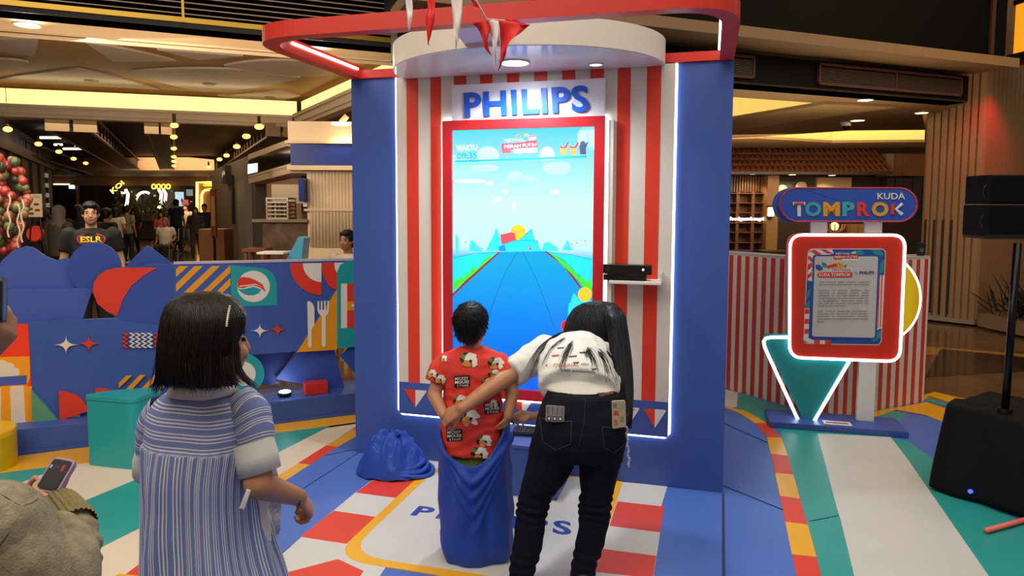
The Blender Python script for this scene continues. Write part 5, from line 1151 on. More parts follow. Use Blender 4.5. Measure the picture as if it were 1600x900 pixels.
# cream shop wall panels seen above the canopy, dark gap
cpw = MB(); CPF = Fr((aty(690,20,11).x, 11, 0), (1,0,0)); w3 = MB().rect(CPF, -0.5, 3.7, 8, 6.3, -0.2, 0).build('wall_back_upper', mat('upper_dark', '#120d0b', 0.5), None, kind='structure')
for i in range(7):
    a, c = CPF.pix(700+i*26, 60)[0], CPF.pix(724+i*26, 60)[0]; MB().rect(CPF, a, 3.9, c, 6.2, 0, 0.04).build('wall_panel', mat('upper_cream', '#9a8660', 0.6), w3)
FARB = mat('far_brown', '#4a3524', 0.7, noise_amt=0.25, scale=0.8)
MB().box((-4,38,3.5), (64,0.3,7)).build('wall_far_back', FARB, None, kind='structure')
MB().box((-27,18,3.5), (0.3,40,7)).build('wall_far_left', FARB, None, kind='structure')
MB().box((19,20,3.5), (0.3,36,7)).build('wall_far_right', FARB, None, kind='structure')
w4 = cap('ceiling_mid', [(700,66),(700,103),(1000,140),(1000,118)], ZS, 0.02, RS, None, kind='structure')
# ================================================================ people
def remesh(b, voxel, it=4, fac=0.5):
    me = b.mesh(); bm = bmesh.new(); bm.from_mesh(me); bmesh.ops.recalc_face_normals(bm, faces=bm.faces); bm.to_mesh(me); bm.free()
    o = bpy.data.objects.new('tmp', me); sc.collection.objects.link(o)
    m = o.modifiers.new('r', 'REMESH'); m.mode = 'VOXEL'; m.voxel_size = voxel; m.use_smooth_shade = True
    if it: s_ = o.modifiers.new('s', 'SMOOTH'); s_.iterations = it; s_.factor = fac
    dg = bpy.context.evaluated_depsgraph_get(); out = bpy.data.meshes.new_from_object(o.evaluated_get(dg))
    bpy.data.objects.remove(o); bpy.data.meshes.remove(me); out.materials.clear()
    return out
def limb(b, P, R, n=12, cap0=True, cap1=True):
    P = [Vector(p) for p in P]
    # straight pieces and a ball on each joint
    for i in range(len(P)-1): b.tube([P[i], P[i+1]], [R[i], R[i+1]], n)
    for i, p in enumerate(P):
        if (i == 0 and not cap0) or (i == len(P)-1 and not cap1): continue
        b.ball(p, R[i], n)
def orient(fwd, up=(0,0,1)):
    f = Vector(fwd).normalized(); s = f.cross(Vector(up)).normalized(); u_ = s.cross(f).normalized()
    return Matrix((s, f, u_)).transposed()      # columns: right, forward, up
def head_mesh(b, c, M, s=1.0):
    c = Vector(c); q = lambda x, y, z: c + M @ (Vector((x, y, z))*s)
    b.ball(q(0,-0.012,0.02), 0.1*s, 18, (0.76,0.95,1.0), M)      # skull
    b.ball(q(0,0.028,-0.035), 0.08*s, 16, (0.78,0.82,1.0), M)    # face
    b.ball(q(0,0.05,-0.082), 0.032*s, 12, (1.1,1,0.9), M)        # chin
    b.ball(q(0,0.098,-0.024), 0.014*s, 8, (0.85,1.1,1.3), M)     # nose tip
    b.tube([q(0,0.088,0.012), q(0,0.1,-0.02)], [0.007*s,0.011*s], 8)
    for k in (-1,1):
        b.ball(q(k*0.077,-0.008,-0.01), 0.024*s, 10, (0.35,0.7,1.2), M)
        b.ball(q(k*0.034,0.074,-0.03), 0.024*s, 8, (1,0.7,0.9), M)
def face_parts(par, c, M, s, skin=None, glasses=False):
    c = Vector(c); q = lambda x, y, z: c + M @ (Vector((x, y, z))*s)
    for k in (-1,1):
        MB().ball(q(k*0.03,0.0775,0.008), 0.011*s, 8, (1.3,0.5,0.6), M).build('eye', mat('eye_dark', '#120d0c', 0.2), par, smooth=True)
        MB().tube([q(k*0.016,0.0865,0.027), q(k*0.032,0.0825,0.031), q(k*0.046,0.072,0.027)], 0.003*s, 6).build('eyebrow', mat('brow', '#1a1210', 0.7), par)
    MB().tube([q(-0.02,0.083,-0.058), q(0,0.0905,-0.060), q(0.02,0.083,-0.058)], [0.003*s,0.0055*s,0.003*s], 8).build('mouth', mat('lips', '#8e4a40', 0.5), par, smooth=True)
    if glasses:
        b = MB()
        for k in (-1,1): b.tube([q(k*0.031+0.024*math.cos(t), 0.103, 0.006+0.02*math.sin(t)) for t in [2*PI*i/16 for i in range(16)]], 0.002*s, 6, closed=True)
        b.tube([q(-0.008,0.103,0.01), q(0.008,0.103,0.01)], 0.002*s, 6)
        for k in (-1,1): b.tube([q(k*0.055,0.103,0.01), q(k*0.082,0.0,0.01)], 0.002*s, 6)
        b.build('glasses', BLACK, par)
def hand_mesh(b, wrist, d, nrm, side, s=1.0, curl=0.35, spread=0.12, fr=0.0085, curls=None, thumb=(0.5,0.6,0.25), thin=1.0):
    """palm along d, nrm = direction the palm faces, side = +1 when the thumb is at d x nrm"""
    d = Vector(d).normalized(); nrm = Vector(nrm); nrm = (nrm - d*nrm.dot(d)).normalized(); a = d.cross(nrm).normalized()*side   # towards the thumb
    w = Vector(wrist); P = lambda x, y, z: w + (a*x + d*y + nrm*z)*s
    # palm
    for i, (x, L_) in enumerate(((0.028,0.082),(0.010,0.086),(-0.009,0.082),(-0.026,0.074))):
        b.tube([P(x*0.55,0.0,0), P(x,L_,0)], [0.0155*s*thin,0.0118*s*thin], 10); b.ball(P(x,L_,0), 0.0122*s*thin, 8)
    b.ball(P(0.0,0.045,0.0), 0.03*s, 10, (1,1,1), Matrix((a*1.15, d*1.5, nrm*0.5)).transposed())
    lens = (0.9,1.0,0.93,0.74)
    for i, (x, L_) in enumerate(((0.028,0.082),(0.010,0.086),(-0.009,0.082),(-0.026,0.074))):
        c_ = curls[i] if curls else curl
        ang = 0.0; p = P(x, L_, 0); dirx = spread*(1.5-i)*0.5
        for k, seg in enumerate((0.043,0.027,0.021)):
            ang += c_*(0.9 if k == 0 else 1.1)
            v = (d*math.cos(ang) + nrm*math.sin(ang) + a*dirx*math.cos(ang)).normalized(); p2 = p + v*seg*lens[i]*s
            b.tube([p, p2], [(fr-0.0006*k)*s, (fr-0.0006*(k+1))*s], 8); b.ball(p2, (fr-0.0006*(k+1))*s, 8); p = p2
    # thumb from the side of the palm near its base
    p = P(0.022,0.02,0.004); v = (a*thumb[0]*1.4 + d*thumb[1] + nrm*thumb[2]).normalized()
    for k, seg in enumerate((0.042,0.032,0.025)):
        p2 = p + v*seg*s; b.tube([p, p2], [(0.0125-0.0014*k)*s, (0.0112-0.0014*k)*s], 8); b.ball(p2, (0.0112-0.0014*k)*s, 8); p = p2
        v = (v + d*0.35 + nrm*0.2).normalized()
def ringe(c, ax, ay, rx, ry, n=28, e=2.0):
    """super-ellipse ring around c spanned by ax (half width rx) and ay (half depth ry)"""
    out = []
    for k in range(n):
        t = 2*PI*k/n; x, y = math.cos(t), math.sin(t)
        out.append(Vector(c) + ax*rx*math.copysign(abs(x)**(2/e), x) + ay*ry*math.copysign(abs(y)**(2/e), y))
    return out
def strands(b, roots_to_tips, r=0.0012, seg=7, n=3):
    for f in roots_to_tips: b.tube([f(t) for t in [i/seg for i in range(seg+1)]], [r*(1-0.75*(i/seg)**2) for i in range(seg+1)], n, caps=False)
SKIN = mat('skin_warm', '#b9825c', 0.5, noise_amt=0.08, scale=25); SKIN2 = mat('skin_tan', '#a06c4a', 0.5, noise_amt=0.08, scale=25); SKIN3 = mat('skin_light', '#c79470', 0.5)
HAIR = mat('hair_black', '#070506', 0.5, spec=0.35); HAIRB = mat('hair_brown', '#1c100a', 0.4)
def decal(name, me_or_pts, bvh, proj, par, m, off=0.0015, subdiv=0.0):
    """drape flat lettering on a surface: each vertex runs along proj until it meets the garment"""
    me = me_or_pts; bm = bmesh.new(); bm.from_mesh(me)
    if subdiv:
        for _ in range(4):
            long = [e for e in bm.edges if e.calc_length() > subdiv]
            if not long: break
            bmesh.ops.subdivide_edges(bm, edges=long, cuts=1, use_grid_fill=False)
            bmesh.ops.triangulate(bm, faces=[f for f in bm.faces if len(f.verts) > 4])
    pj = Vector(proj).normalized()
    for v in bm.verts:
        h = bvh.ray_cast(v.co, pj)
        if h[0] is not None: v.co = h[0] - pj*off
    bm.to_mesh(me); bm.free()
    return link_mesh(name, me, m, par, smooth=False)
def flat_mesh(P):
    me = bpy.data.meshes.new('d'); me.from_pydata([tuple(p) for p in P], [], [tuple(range(len(P)))]); return me
def disp(me, amp, sc_, amp2=0.0, sc2=1.0, stretch=(1,1,1)):
    """soft cloth wrinkles pushed along the normals"""
    ns = [v.normal.copy() for v in me.vertices]; st = Vector(stretch)
    for v, n_ in zip(me.vertices, ns):
        p = Vector((v.co.x*st.x, v.co.y*st.y, v.co.z*st.z))
        d = amp*(1-2*abs(noise.noise(p*sc_)))
        if amp2: d += amp2*noise.noise(p*sc2)
        v.co += n_*d
    me.update()
# ---------------------------------------------------------------- background people
def bgp(name_label, px, Y, yhead, face=(0,-1), top='#151315', low='#16171c', skin=SKIN2, hair='short', arms='down', height=None, logo=None, group=None, hijab=None, skirt=False, seat=False, glasses=False, wide=1.0, vox=None, hairm=None, shoe='#1a1a1a', z0=0.0):
    c = aty(px, yhead, Y); H = height or (c.z - z0); x0, y0 = c.x, Y
    f = Vector((face[0], face[1], 0)).normalized(); s = f.cross(Vector((0,0,1))).normalized()
    t = thing('person', name_label, 'person', (x0, y0, z0), group)
    k = H/1.7
    def P(a, d, z): return Vector((x0, y0, z0)) + s*a*k + f*d*k + Vector((0,0,z*k))
    vox = vox or (0.014 if Y < 12 else 0.022)
    shY = 1.40; hipz = 0.88
    if seat: hipz = 0.48; dz = -0.40
    else: dz = 0.0
    hz = 1.585+dz; b = MB(); M = orient(f); hc = P(0, 0.02, hz)
    head_mesh(b, hc, M, k)
    limb(b, [P(0,-0.01,1.50+dz), P(0,-0.01,1.38+dz)], [0.052*k,0.06*k])
    tor = [P(0,-0.01,1.34+dz), P(0,0,1.1+dz), P(0,0,0.93+dz)]
    b.loft([ringe(P(0,-0.01,z+dz), s, f, w*k, d*k, 16) for z, w, d in ((1.42,0.09,0.06),(1.36,0.17,0.09),(1.2,0.16,0.11),(1.05,0.14,0.1),(0.92,0.165,0.115),(0.84,0.15,0.1))])
    arms_p = []
    for q_ in (-1,1):
        sh = P(q_*0.18*wide, -0.01, 1.37+dz)
        if arms == 'down': el, wr, hd = P(q_*0.24*wide,-0.03,1.09+dz), P(q_*0.25*wide,0.05,0.84+dz), Vector((0,0,-1))
        elif arms == 'front': el, wr, hd = P(q_*0.23,0.02,1.10+dz), P(q_*0.11,0.26,1.10+dz), f
        else: el, wr, hd = P(q_*0.25,-0.06,1.12+dz), P(q_*0.2,0.2,0.98+dz), (f - Vector((0,0,0.4)))
        limb(b, [sh, el, wr], [0.052*k,0.042*k,0.029*k]); hand_mesh(b, wr, hd, -s*q_, 1 if q_ > 0 else -1, k*1.0, 0.3, fr=0.0095)
        arms_p.append((sh, el, wr))
    legs_p = []
    for q_ in (-1,1):
        if seat: hp, kn, an = P(q_*0.09,0,0.47), P(q_*0.10,0.42,0.48), P(q_*0.10,0.42,0.09)
        else: hp, kn, an = P(q_*0.09,0,0.88), P(q_*0.10,0.02,0.48), P(q_*0.11,-0.02,0.09)
        if arms == 'walk': kn = P(q_*0.10,0.02+q_*0.06,0.48); an = P(q_*0.11,-0.05+q_*0.14,0.09)
        limb(b, [hp, kn, an], [0.085*k,0.055*k,0.036*k]); legs_p.append((hp, kn, an))
    link_mesh('body', remesh(b, vox, 3), skin, t, smooth=True)
    # clothes
    b = MB(); w_ = wide
    b.loft([ringe(P(0,-0.01,z+dz), s, f, w*k*w_, d*k*w_, 18) for z, w, d in ((1.435,0.075,0.062),(1.40,0.15,0.085),(1.34,0.19,0.115),(1.2,0.185,0.135),(1.02,0.175,0.13),(0.86,0.19,0.135))])
    for (sh, el, wr) in arms_p:
        e2 = sh.lerp(el, 0.62) if hijab is None else wr
        if hijab: limb(b, [sh, el, wr], [0.07*k,0.055*k,0.042*k], cap1=False)
        else: b.ball(sh, 0.072*k*w_, 12); b.tube([sh, e2], [0.072*k*w_,0.066*k*w_], 14)
    tm = remesh(b, vox, 2); disp(tm, 0.006, 9); tp = link_mesh('shirt', tm, mat('cloth_'+top.strip('#'), top, 0.8), t, smooth=True)
    b = MB()
    if skirt: b.loft([ringe(P(0,0,z), s, f, w*k, w*k*0.75, 18) for z, w in ((0.95,0.15),(0.7,0.2),(0.35,0.24),(0.2,0.25))])
    else:
        b.loft([ringe(P(0,0,z+dz), s, f, w*k, d*k, 16) for z, w, d in ((0.97,0.15,0.105),(0.86,0.18,0.125),(0.8,0.17,0.12))])
        for (hp, kn, an) in legs_p: limb(b, [hp, kn], [0.098*k,0.075*k]); b.tube([kn, an], [0.075*k,0.06*k], 12)
    link_mesh('trousers' if not skirt else 'skirt', remesh(b, vox, 2), mat('cloth_'+low.strip('#'), low, 0.8), t, smooth=True)
    for (hp, kn, an) in legs_p:
        MB().ball(an + f*0.05*k - Vector((0,0,0.045*k)), 0.07*k, 10, (0.6,1.75,0.62), M).build('shoe', mat('shoe_'+shoe.strip('#'), shoe, 0.6), t, smooth=True)
    # hair
    hm = hairm or HAIR; b = MB(); q = lambda x, y, z: hc + M @ (Vector((x, y, z))*k)
    if hijab:
        b.ball(q(0,-0.02,0.02), 0.118*k, 16, (0.86,0.95,1.02), M); b.loft([ringe(q(0,-0.02,z), s, f, w*k, d*k, 16) for z, w, d in ((0.0,0.1,0.1),(-0.1,0.1,0.085),(-0.17,0.14,0.1),(-0.27,0.2,0.13))])
        hmesh = remesh(b, vox*0.8, 3); hn = 'headscarf'; hm = mat('scarf_'+hijab.strip('#'), hijab, 0.8)
        # leave the face free
        bm = bmesh.new(); bm.from_mesh(hmesh); fc = q(0,0.115,-0.02)
        bmesh.ops.delete(bm, geom=[v for v in bm.verts if (v.co-fc).length < 0.072*k], context='VERTS'); bm.to_mesh(hmesh); bm.free()
    else:
        b.ball(q(0,-0.024,0.036), 0.106*k, 16, (0.82,0.93,0.95), M); b.ball(q(0,-0.05,-0.01), 0.085*k, 12, (0.98,0.7,1.0), M); b.ball(q(0,0.045,0.085), 0.045*k, 10, (1.5,0.9,0.6), M)
        if hair == 'long': 
            b.loft([ringe(q(0,y,z), s, f, w*k, d*k, 14) for z, y, w, d in ((0.0,-0.05,0.09,0.06),(-0.1,-0.065,0.1,0.045),(-0.22,-0.07,0.1,0.035),(-0.32,-0.075,0.07,0.025))])
            for q_ in (-1,1): limb(b, [q(q_*0.08,0.01,0.02), q(q_*0.088,0.02,-0.1), q(q_*0.09,0.03,-0.2)], [0.025*k,0.024*k,0.015*k])
        hmesh = remesh(b, vox*0.7, 2); hn = 'hair'; disp(hmesh, 0.004, 30)
    link_mesh(hn, hmesh, hm, t, smooth=True)
    face_parts(t, hc, M, k, glasses=glasses)
    return t, tp, dict(s=s, f=f, P=P, k=k)
random.seed(21)
t1, tp1, inf = bgp('man facing us in black T-shirt with yellow and red ESLR print and glasses', 141, 7.0, 317, (0.5,-0.9), '#0b0b0c', '#17181c', SKIN3, arms='down', glasses=True, wide=1.08, vox=0.011)
bv = BVHTree.FromObject(tp1, bpy.context.evaluated_depsgraph_get()) if False else None
def bvh_of(o): 
    me = o.data; return BVHTree.FromPolygons([v.co.copy() for v in me.vertices], [tuple(p.vertices) for p in me.polygons])
bv = bvh_of(tp1); P = inf['P']; sI, fI = inf['s'], inf['f']
oc = P(0,0.4,1.325)
def print_on(bv_, c_, uaxis, vaxis, proj, pts, m, par, off, name='shirt_print', sub=0.03):
    return decal(name, flat_mesh([c_ + uaxis*a + vaxis*b_ for a, b_ in pts]), bv_, proj, par, m, off, sub)
U_ = -sI; V_ = Vector((0,0,1))
print_on(bv, oc, U_, V_, -fI, ell(0,0,0.125,0.062,28), mat('logo_red','#c22a1a'), tp1, 0.004); print_on(bv, oc, U_, V_, -fI, ell(0,0,0.112,0.050,28), mat('logo_black','#100c0c'), tp1, 0.006)
tm = text_mesh('ESLR', 0.03, 0, 2); xs = [v.co.x for v in tm.vertices]; ys = [v.co.y for v in tm.vertices]
for v in tm.vertices: v.co = oc + U_*((v.co.x-min(xs))/(max(xs)-min(xs))-0.5)*0.185 + V_*((v.co.y-min(ys))/(max(ys)-min(ys))-0.5)*0.058
decal('shirt_lettering', tm, bv, -fI, tp1, mat('logo_yellow','#f2c52a'), 0.008)
bgp('woman in grey headscarf and brown top walking away, beside the balloons', 91, 11.0, 322, (0.2,1), '#4a4238', '#1d1b1c', hijab='#6d675e')
bgp('woman in white top and black trousers with long hair walking away', 180, 18.0, 324, (-0.1,1), '#b7aa98', '#121214', hair='long', arms='bent')
bgp('man in grey shirt standing just right of the woman in white', 198, 20.0, 322, (0.2,1), '#7d746a', '#1a1a1e')
bgp('woman facing us in black blouse with a pale grey chest band', 208, 23.5, 327, (0.4,-1), '#1a1a20', '#15161a', hair='long', arms='walk')
bgp('woman in pink top pushing the wheelchair', 252, 20.6, 330, (0.05,-1), '#b8504e', '#1a1a1a', arms='front', hair='long')
bgp('man in dark navy shirt seen from behind near the far counter', 275, 24.0, 312, (0.1,1), '#1c2640', '#15161c')
bgp('woman in black headscarf and dark jacket walking towards us', 305, 21.5, 324, (0.4,-1), '#1c1a1e', '#2a2220', hijab='#17151a', arms='walk')
bgp('man in black shirt partly behind the woman in the black headscarf', 319, 23.0, 319, (-0.1,-1), '#0f0e10', '#161418')
bgp('man in black T-shirt with backpack standing by the grey corridor wall', 358, 22.0, 316, (-0.3,1), '#101012', '#131316', arms='bent')
bp_ = aty(359, 335, 21.7)
MB().ball((bp_.x, bp_.y, 1.25), 0.2, 12, (0.8,0.6,1.25)).build('backpack', mat('backpack_black', '#0c0d10', 0.7), None, smooth=True, label='black backpack worn by the man at the grey corridor wall', cat='backpack')
bgp('man with dark hair and black shirt behind the ESLR shirt man, right side', 166, 12.5, 326, (0.3,1), '#181415', '#1b1a20')
bgp('woman with dark hair between the grey headscarf and the glasses man', 122, 13.0, 321, (-0.2,1), '#16181f', '#201d1d', hair='long')
bgp('distant man in beige shirt between the navy shirt man and the woman in black headscarf', 290, 27.0, 320, (0,-1), '#8a7a68', '#24211f')
bgp('distant woman in dark top at the far left of the crowd', 70, 15.0, 326, (0.4,1), '#2a2224', '#1a1818', hair='long')
bgp('distant man in olive shirt near the menu easel', 80, 19.0, 326, (-0.4,1), '#3c3a28', '#1a1818')
# old man in a wheelchair
t2, tp2, in2 = bgp('old man in white shirt and dark shorts sitting in a wheelchair', 258, 19.6, 346, (0.12,-1), '#c9c2b6', '#1d1b1e', SKIN2, seat=True, arms='bent', height=1.66, hairm=mat('hair_grey','#6b655e',0.5))
wc = thing('wheelchair', 'wheelchair with thin metal frame carrying the old man in white', 'wheelchair', (t2.location.x, 19.7, 0)); wx = t2.location.x
met = mat('chrome', '#a8a8a8', 0.25, metal=0.9)
for k_ in (-1,1):
    MB().tube([(wx+k_*0.27, 19.75+0.3*math.cos(t), 0.31+0.3*math.sin(t)) for t in [2*PI*i/24 for i in range(24)]], 0.014, 6, closed=True).build('wheel', BLACK, wc)
    MB().tube([(wx+k_*0.24, 19.3+0.09*math.cos(t), 0.1+0.09*math.sin(t)) for t in [2*PI*i/16 for i in range(16)]], 0.012, 6, closed=True).build('caster', BLACK, wc)
    MB().tube([(wx+k_*0.24,19.3,0.1),(wx+k_*0.24,19.3,0.62),(wx+k_*0.24,19.85,0.62),(wx+k_*0.24,19.88,0.95),(wx+k_*0.24,20.02,0.97)], 0.012, 6).build('side_frame', met, wc)
    MB().box((wx+k_*0.1,19.16,0.05), (0.12,0.16,0.015)).build('footrest', BLACK, wc)
MB().box((wx,19.6,0.42), (0.44,0.44,0.03)).build('seat', BLACK, wc); MB().box((wx,19.86,0.7), (0.44,0.02,0.42)).build('backrest', BLACK, wc)
# seated man behind the fence at the corner shop
sY = 8.2
t3, tp3, in3 = bgp('man in white T-shirt with red print sitting at a table behind the fence', 543, sY, 367, (-0.35,-1), '#cdbfae', '#20242c', SKIN2, seat=True, arms='front', height=1.72, vox=0.011)
bv = bvh_of(tp3); P = in3['P']; oc = P(0,0.4,0.80); tm = text_mesh('YUKI', 0.02, 0, 2) ; xs = [v.co.x for v in tm.vertices]; ys = [v.co.y for v in tm.vertices]
for v in tm.vertices: v.co = oc - in3['s']*((v.co.x-min(xs))/(max(xs)-min(xs))-0.5)*0.2 + Vector((0,0,1))*((v.co.y-min(ys))/(max(ys)-min(ys))-0.5)*0.05
decal('shirt_lettering', tm, bv, -in3['f'], tp3, mat('print_red','#b02a20'), 0.005)
ch = thing('dining_chair', 'plain wooden chair under the seated man in the white T-shirt', 'chair', (t3.location.x, sY+0.05, 0)); wd_ = mat('wood_table', '#8a5a34', 0.4, noise_amt=0.2, scale=8)
MB().box((t3.location.x, sY, 0.40), (0.42,0.42,0.03)).build('seat', wd_, ch)
for a in (-1,1):
    for c2_ in (-1,1): MB().box((t3.location.x+a*0.18, sY+c2_*0.18, 0.195), (0.035,0.035,0.38)).build('leg', wd_, ch)
MB().box((t3.location.x, sY+0.21, 0.66), (0.42,0.025,0.4)).build('backrest', wd_, ch)
def table(lab, px, y, Y, w, d, h=None, m=wd_):
    c_ = aty(px, y, Y); h = h or c_.z; t_ = thing('table', lab, 'table', (c_.x, Y, 0))
    MB().box((c_.x, Y, h-0.015), (w,d,0.03)).build('table_top', m, t_)
    for a in (-1,1):
        for b_ in (-1,1): MB().box((c_.x+a*(w/2-0.04), Y+b_*(d/2-0.04), (h-0.031)/2), (0.045,0.045,h-0.031)).build('leg', m, t_)
    return t_, c_
table('small brown wooden table in front of the seated man', 508, 399, 7.6, 0.5, 0.5, 0.74)
table('pale edged wooden table just behind the striped part of the fence', 392, 402, 8.4, 0.6, 0.6, 0.72)
table('low wooden table before the brown marble counter', 437, 380, 9.2, 0.45, 0.3, 0.78)
hcH = aty(458, 392, 8.0); hch = thing('high_chair', "light blue plastic child's high chair with white tray behind the fence", 'chair', (hcH.x, 8.0, 0)); PBm = mat('plastic_sky', '#4fa9cc', 0.35)
b = MB(); b.box((hcH.x,8.0,0.92), (0.28,0.3,0.05)); b.build('seat', PBm, hch, bevel=0.01); MB().prism([Vector((hcH.x+0.12,7.88,0.92)),Vector((hcH.x+0.16,7.88,1.24)),Vector((hcH.x+0.10,7.88,1.26)),Vector((hcH.x-0.06,7.88,0.96))], (0,0.26,0)).build('backrest', PBm, hch)
for a in (-1,1):
    for c2_ in (-1,1): MB().tube([(hcH.x+a*0.1,8.0+c2_*0.12,0.9),(hcH.x+a*0.16,8.0+c2_*0.17,0.0)], 0.018, 8).build('leg', PBm, hch)
MB().box((hcH.x-0.2,7.95,1.075), (0.3,0.3,0.025)).build('tray', WHITE, hch, bevel=0.005)
ws_ = thing('wooden_stool', 'reddish wooden stool left of the light blue high chair', 'stool', (aty(402,390,9.2).x, 9.2, 0)); xx = ws_.location.x
MB().box((xx,9.2,1.03), (0.3,0.3,0.04)).build('seat', mat('wood_red','#6e3420',0.5), ws_)
for a in (-1,1):
    for c2_ in (-1,1): MB().box((xx+a*0.11,9.2+c2_*0.11,0.505), (0.04,0.04,1.0)).build('leg', mat('wood_red','#6e3420'), ws_)
# cart with a tall patterned sign
ct = aty(338, 372, 15.0); cart = thing('reception_stand', 'tan reception stand at the corridor centre', 'stand', (ct.x, 15.0, 0))
MB().box((ct.x, 15.0, 0.56), (0.54,0.5,1.115)).build('cabinet', mat('stand_tan', '#8f6238', 0.5), cart, bevel=0.01)
ts = thing('tall_sign', 'tall narrow reddish patterned sign standing before the tan stand', 'sign', (aty(335,370,14.2).x, 14.2, 0)); sxx = ts.location.x
MB().box((sxx,14.2,0.5), (0.035,0.05,1.0)).build('pole', BLACK, ts); sg = MB().box((sxx,14.2,1.45), (0.11,0.05,1.0)).build('panel', mat('sign_rust','#7a3520',0.5), ts)
MB().box((sxx,14.17,1.5), (0.07,0.01,0.6)).build('pattern', mat('sign_gold','#a9824a',0.5), sg); MB().box((sxx,14.2,0.012), (0.3,0.3,0.02)).build('base', BLACK, ts)
# balloons
BC = [mat('balloon_green','#5f6a40',0.35), mat('balloon_red','#8c2c28',0.35), mat('balloon_peach','#8c6448',0.35), mat('balloon_darkgreen','#34422c',0.35), mat('balloon_pink','#94443f',0.35)]
random.seed(4)
cn = ['olive green','deep red','peach','dark green','pink']
bal = {}
k_ = 0
for i in range(84):
    t_ = i/83; y = 246 + 146*t_; x = random.uniform(-8, 22+22*math.sin(t_*PI)) ; Yb = 7.6+random.uniform(-0.25,0.25); r_ = random.choice((0.036,0.042,0.05))
    ci = random.choices(range(5), (3,4,3,2,2))[0]; c_ = aty(x, y, Yb)
    if ci not in bal:
        bal[ci] = MB().ball((0,0,0), 1.0, 12, (1,1,1.15)).mesh(); bal[ci].materials.append(BC[ci])
        for p in bal[ci].polygons: p.use_smooth = True
    o = bpy.data.objects.new('balloon', bal[ci]); sc.collection.objects.link(o); o.location = c_; o.scale = (r_,r_,r_)
    bal.setdefault('all', []).append((ci, -c_.z, o.name))
od = lambda n_: '%d%s' % (n_, 'th' if 10 <= n_ % 100 <= 20 else {1:'st',2:'nd',3:'rd'}.get(n_ % 10, 'th'))
for ci in range(5):
    for n_, (_, _, nm_) in enumerate(sorted(q_ for q_ in bal['all'] if q_[0] == ci)): props(bpy.data.objects[nm_], '%s %s balloon counted from the top of the garland at the left edge' % (od(n_+1), cn[ci]), 'balloon', 'balloon garland at the left edge')
for k_, x in enumerate((14, 35, 29)):
    b = MB()
    for j in range(26): 
        c_ = aty(x+2*math.sin(j*0.5), 305+j*2.6+k_*8, 7.25); b.ball(c_, 0.011, 6)
    b.build('bead_string', mat('bead_pale','#c9b59a',0.4), None, smooth=True, kind='stuff', label=['pale bead string nearest the left edge, on the balloons','pale bead string farthest right on the balloons','pale bead string between the two others on the balloons'][k_], cat='decoration')
pe = aty(53, 321, 9.0); PF = Fr((pe.x-0.11, 9.0, 0), (1,0,0)); pst = thing('menu_poster', 'cream food menu poster on an easel beside the balloons', 'poster', (pe.x, 9.0, 0))
z0_, z1_ = PF.pix(50,339)[1], PF.pix(50,303)[1]; sh_ = MB().rect(PF, 0, z0_, 0.22, z1_, 0, 0.01).build('sheet', mat('menu_cream', '#b8a684', 0.6), pst)
text_on('lettering', 'Promo Menu', PF, 0.02, z1_-0.05, 0.2, z1_-0.02, 0.0105, mat('menu_ink','#4a2f1c'), sh_)
for i, (a, c) in enumerate(((0.05,0.6),(0.15,0.55),(0.07,0.35),(0.16,0.3),(0.08,0.15))): MB().slab(PF, [(a+0.035*math.cos(t), z0_+(z1_-z0_)*c+0.016*math.sin(t)) for t in [2*PI*j/14 for j in range(14)]], 0.01, 0.013).build('dish_print', mat('dish_brown','#5c2f1e'), sh_)
for a in (0.02, 0.2, 0.11): MB().tube([PF.pt(0.11+(a-0.11)*0.3, z1_, -0.02), PF.pt(a+(a-0.11)*1.2, 0, -0.02 if a != 0.11 else -0.4)], 0.01, 6).build('easel_leg', BLACK, pst)
dr_ = thing('drum_stool', 'round dark red ring shaped seat on a black stand below the menu poster', 'stool', aty(58,366,9.2)*1.0); d_ = dr_.location
MB().lathe(Vector((d_.x,9.2,d_.z)), [(0.05,0),(0.1,0.0),(0.11,0.03),(0.1,0.06),(0.05,0.06)], 18, axis=(0,-1,0.2)).build('ring', mat('ring_red','#6b2a22',0.4), dr_); MB().tube([(d_.x,9.25,d_.z),(d_.x,9.25,0)], 0.015, 6).build('stand', BLACK, dr_)
# ================================================================ main figures
def A(px, py, Y): return aty(px, py, Y)
def hit(bv_, px, py, off=0.0):
    d = ray(px, py).normalized(); h = bv_.ray_cast(CAMP, d)
    if h[0] is None: return None
    return h[0] - d*off
def tri_px(pts, n=0.0):
    """fill a 2-D outline, finely subdivided, returned as vertices and faces"""
    me = flat_mesh([(x, y, 0) for x, y in pts]); bm = bmesh.new(); bm.from_mesh(me); bmesh.ops.triangulate(bm, faces=bm.faces)
    for _ in range(5):
        lg = [e for e in bm.edges if e.calc_length() > n]
        if not lg: break
        bmesh.ops.subdivide_edges(bm, edges=lg, cuts=1); bmesh.ops.triangulate(bm, faces=[f for f in bm.faces if len(f.verts) > 3])
    bm.to_mesh(me); bm.free(); return me
def drape(name, me, bv_, par, m, off=0.002):
    """put a subdivided outline (x, y in picture units) onto the garment where the sight line meets it"""
    bm = bmesh.new(); bm.from_mesh(me); bad = []
    for v in bm.verts:
        p = hit(bv_, v.co.x, v.co.y, off)
        if p is None: bad.append(v)
        else: v.co = p
    if bad: bmesh.ops.delete(bm, geom=bad, context='VERTS')
    bm.to_mesh(me); bm.free()
    # drop faces stretched over a depth jump
    bm = bmesh.new(); bm.from_mesh(me); lg = [e for e in bm.edges if e.calc_length() > 0.05]; 
    if lg: bmesh.ops.delete(bm, geom=lg, context='EDGES')
    bm.to_mesh(me); bm.free()
    return link_mesh(name, me, m, par, smooth=True)
def drape_poly(name, pts, bv_, par, m, off=0.002, n=6): return drape(name, tri_px(pts, n), bv_, par, m, off)
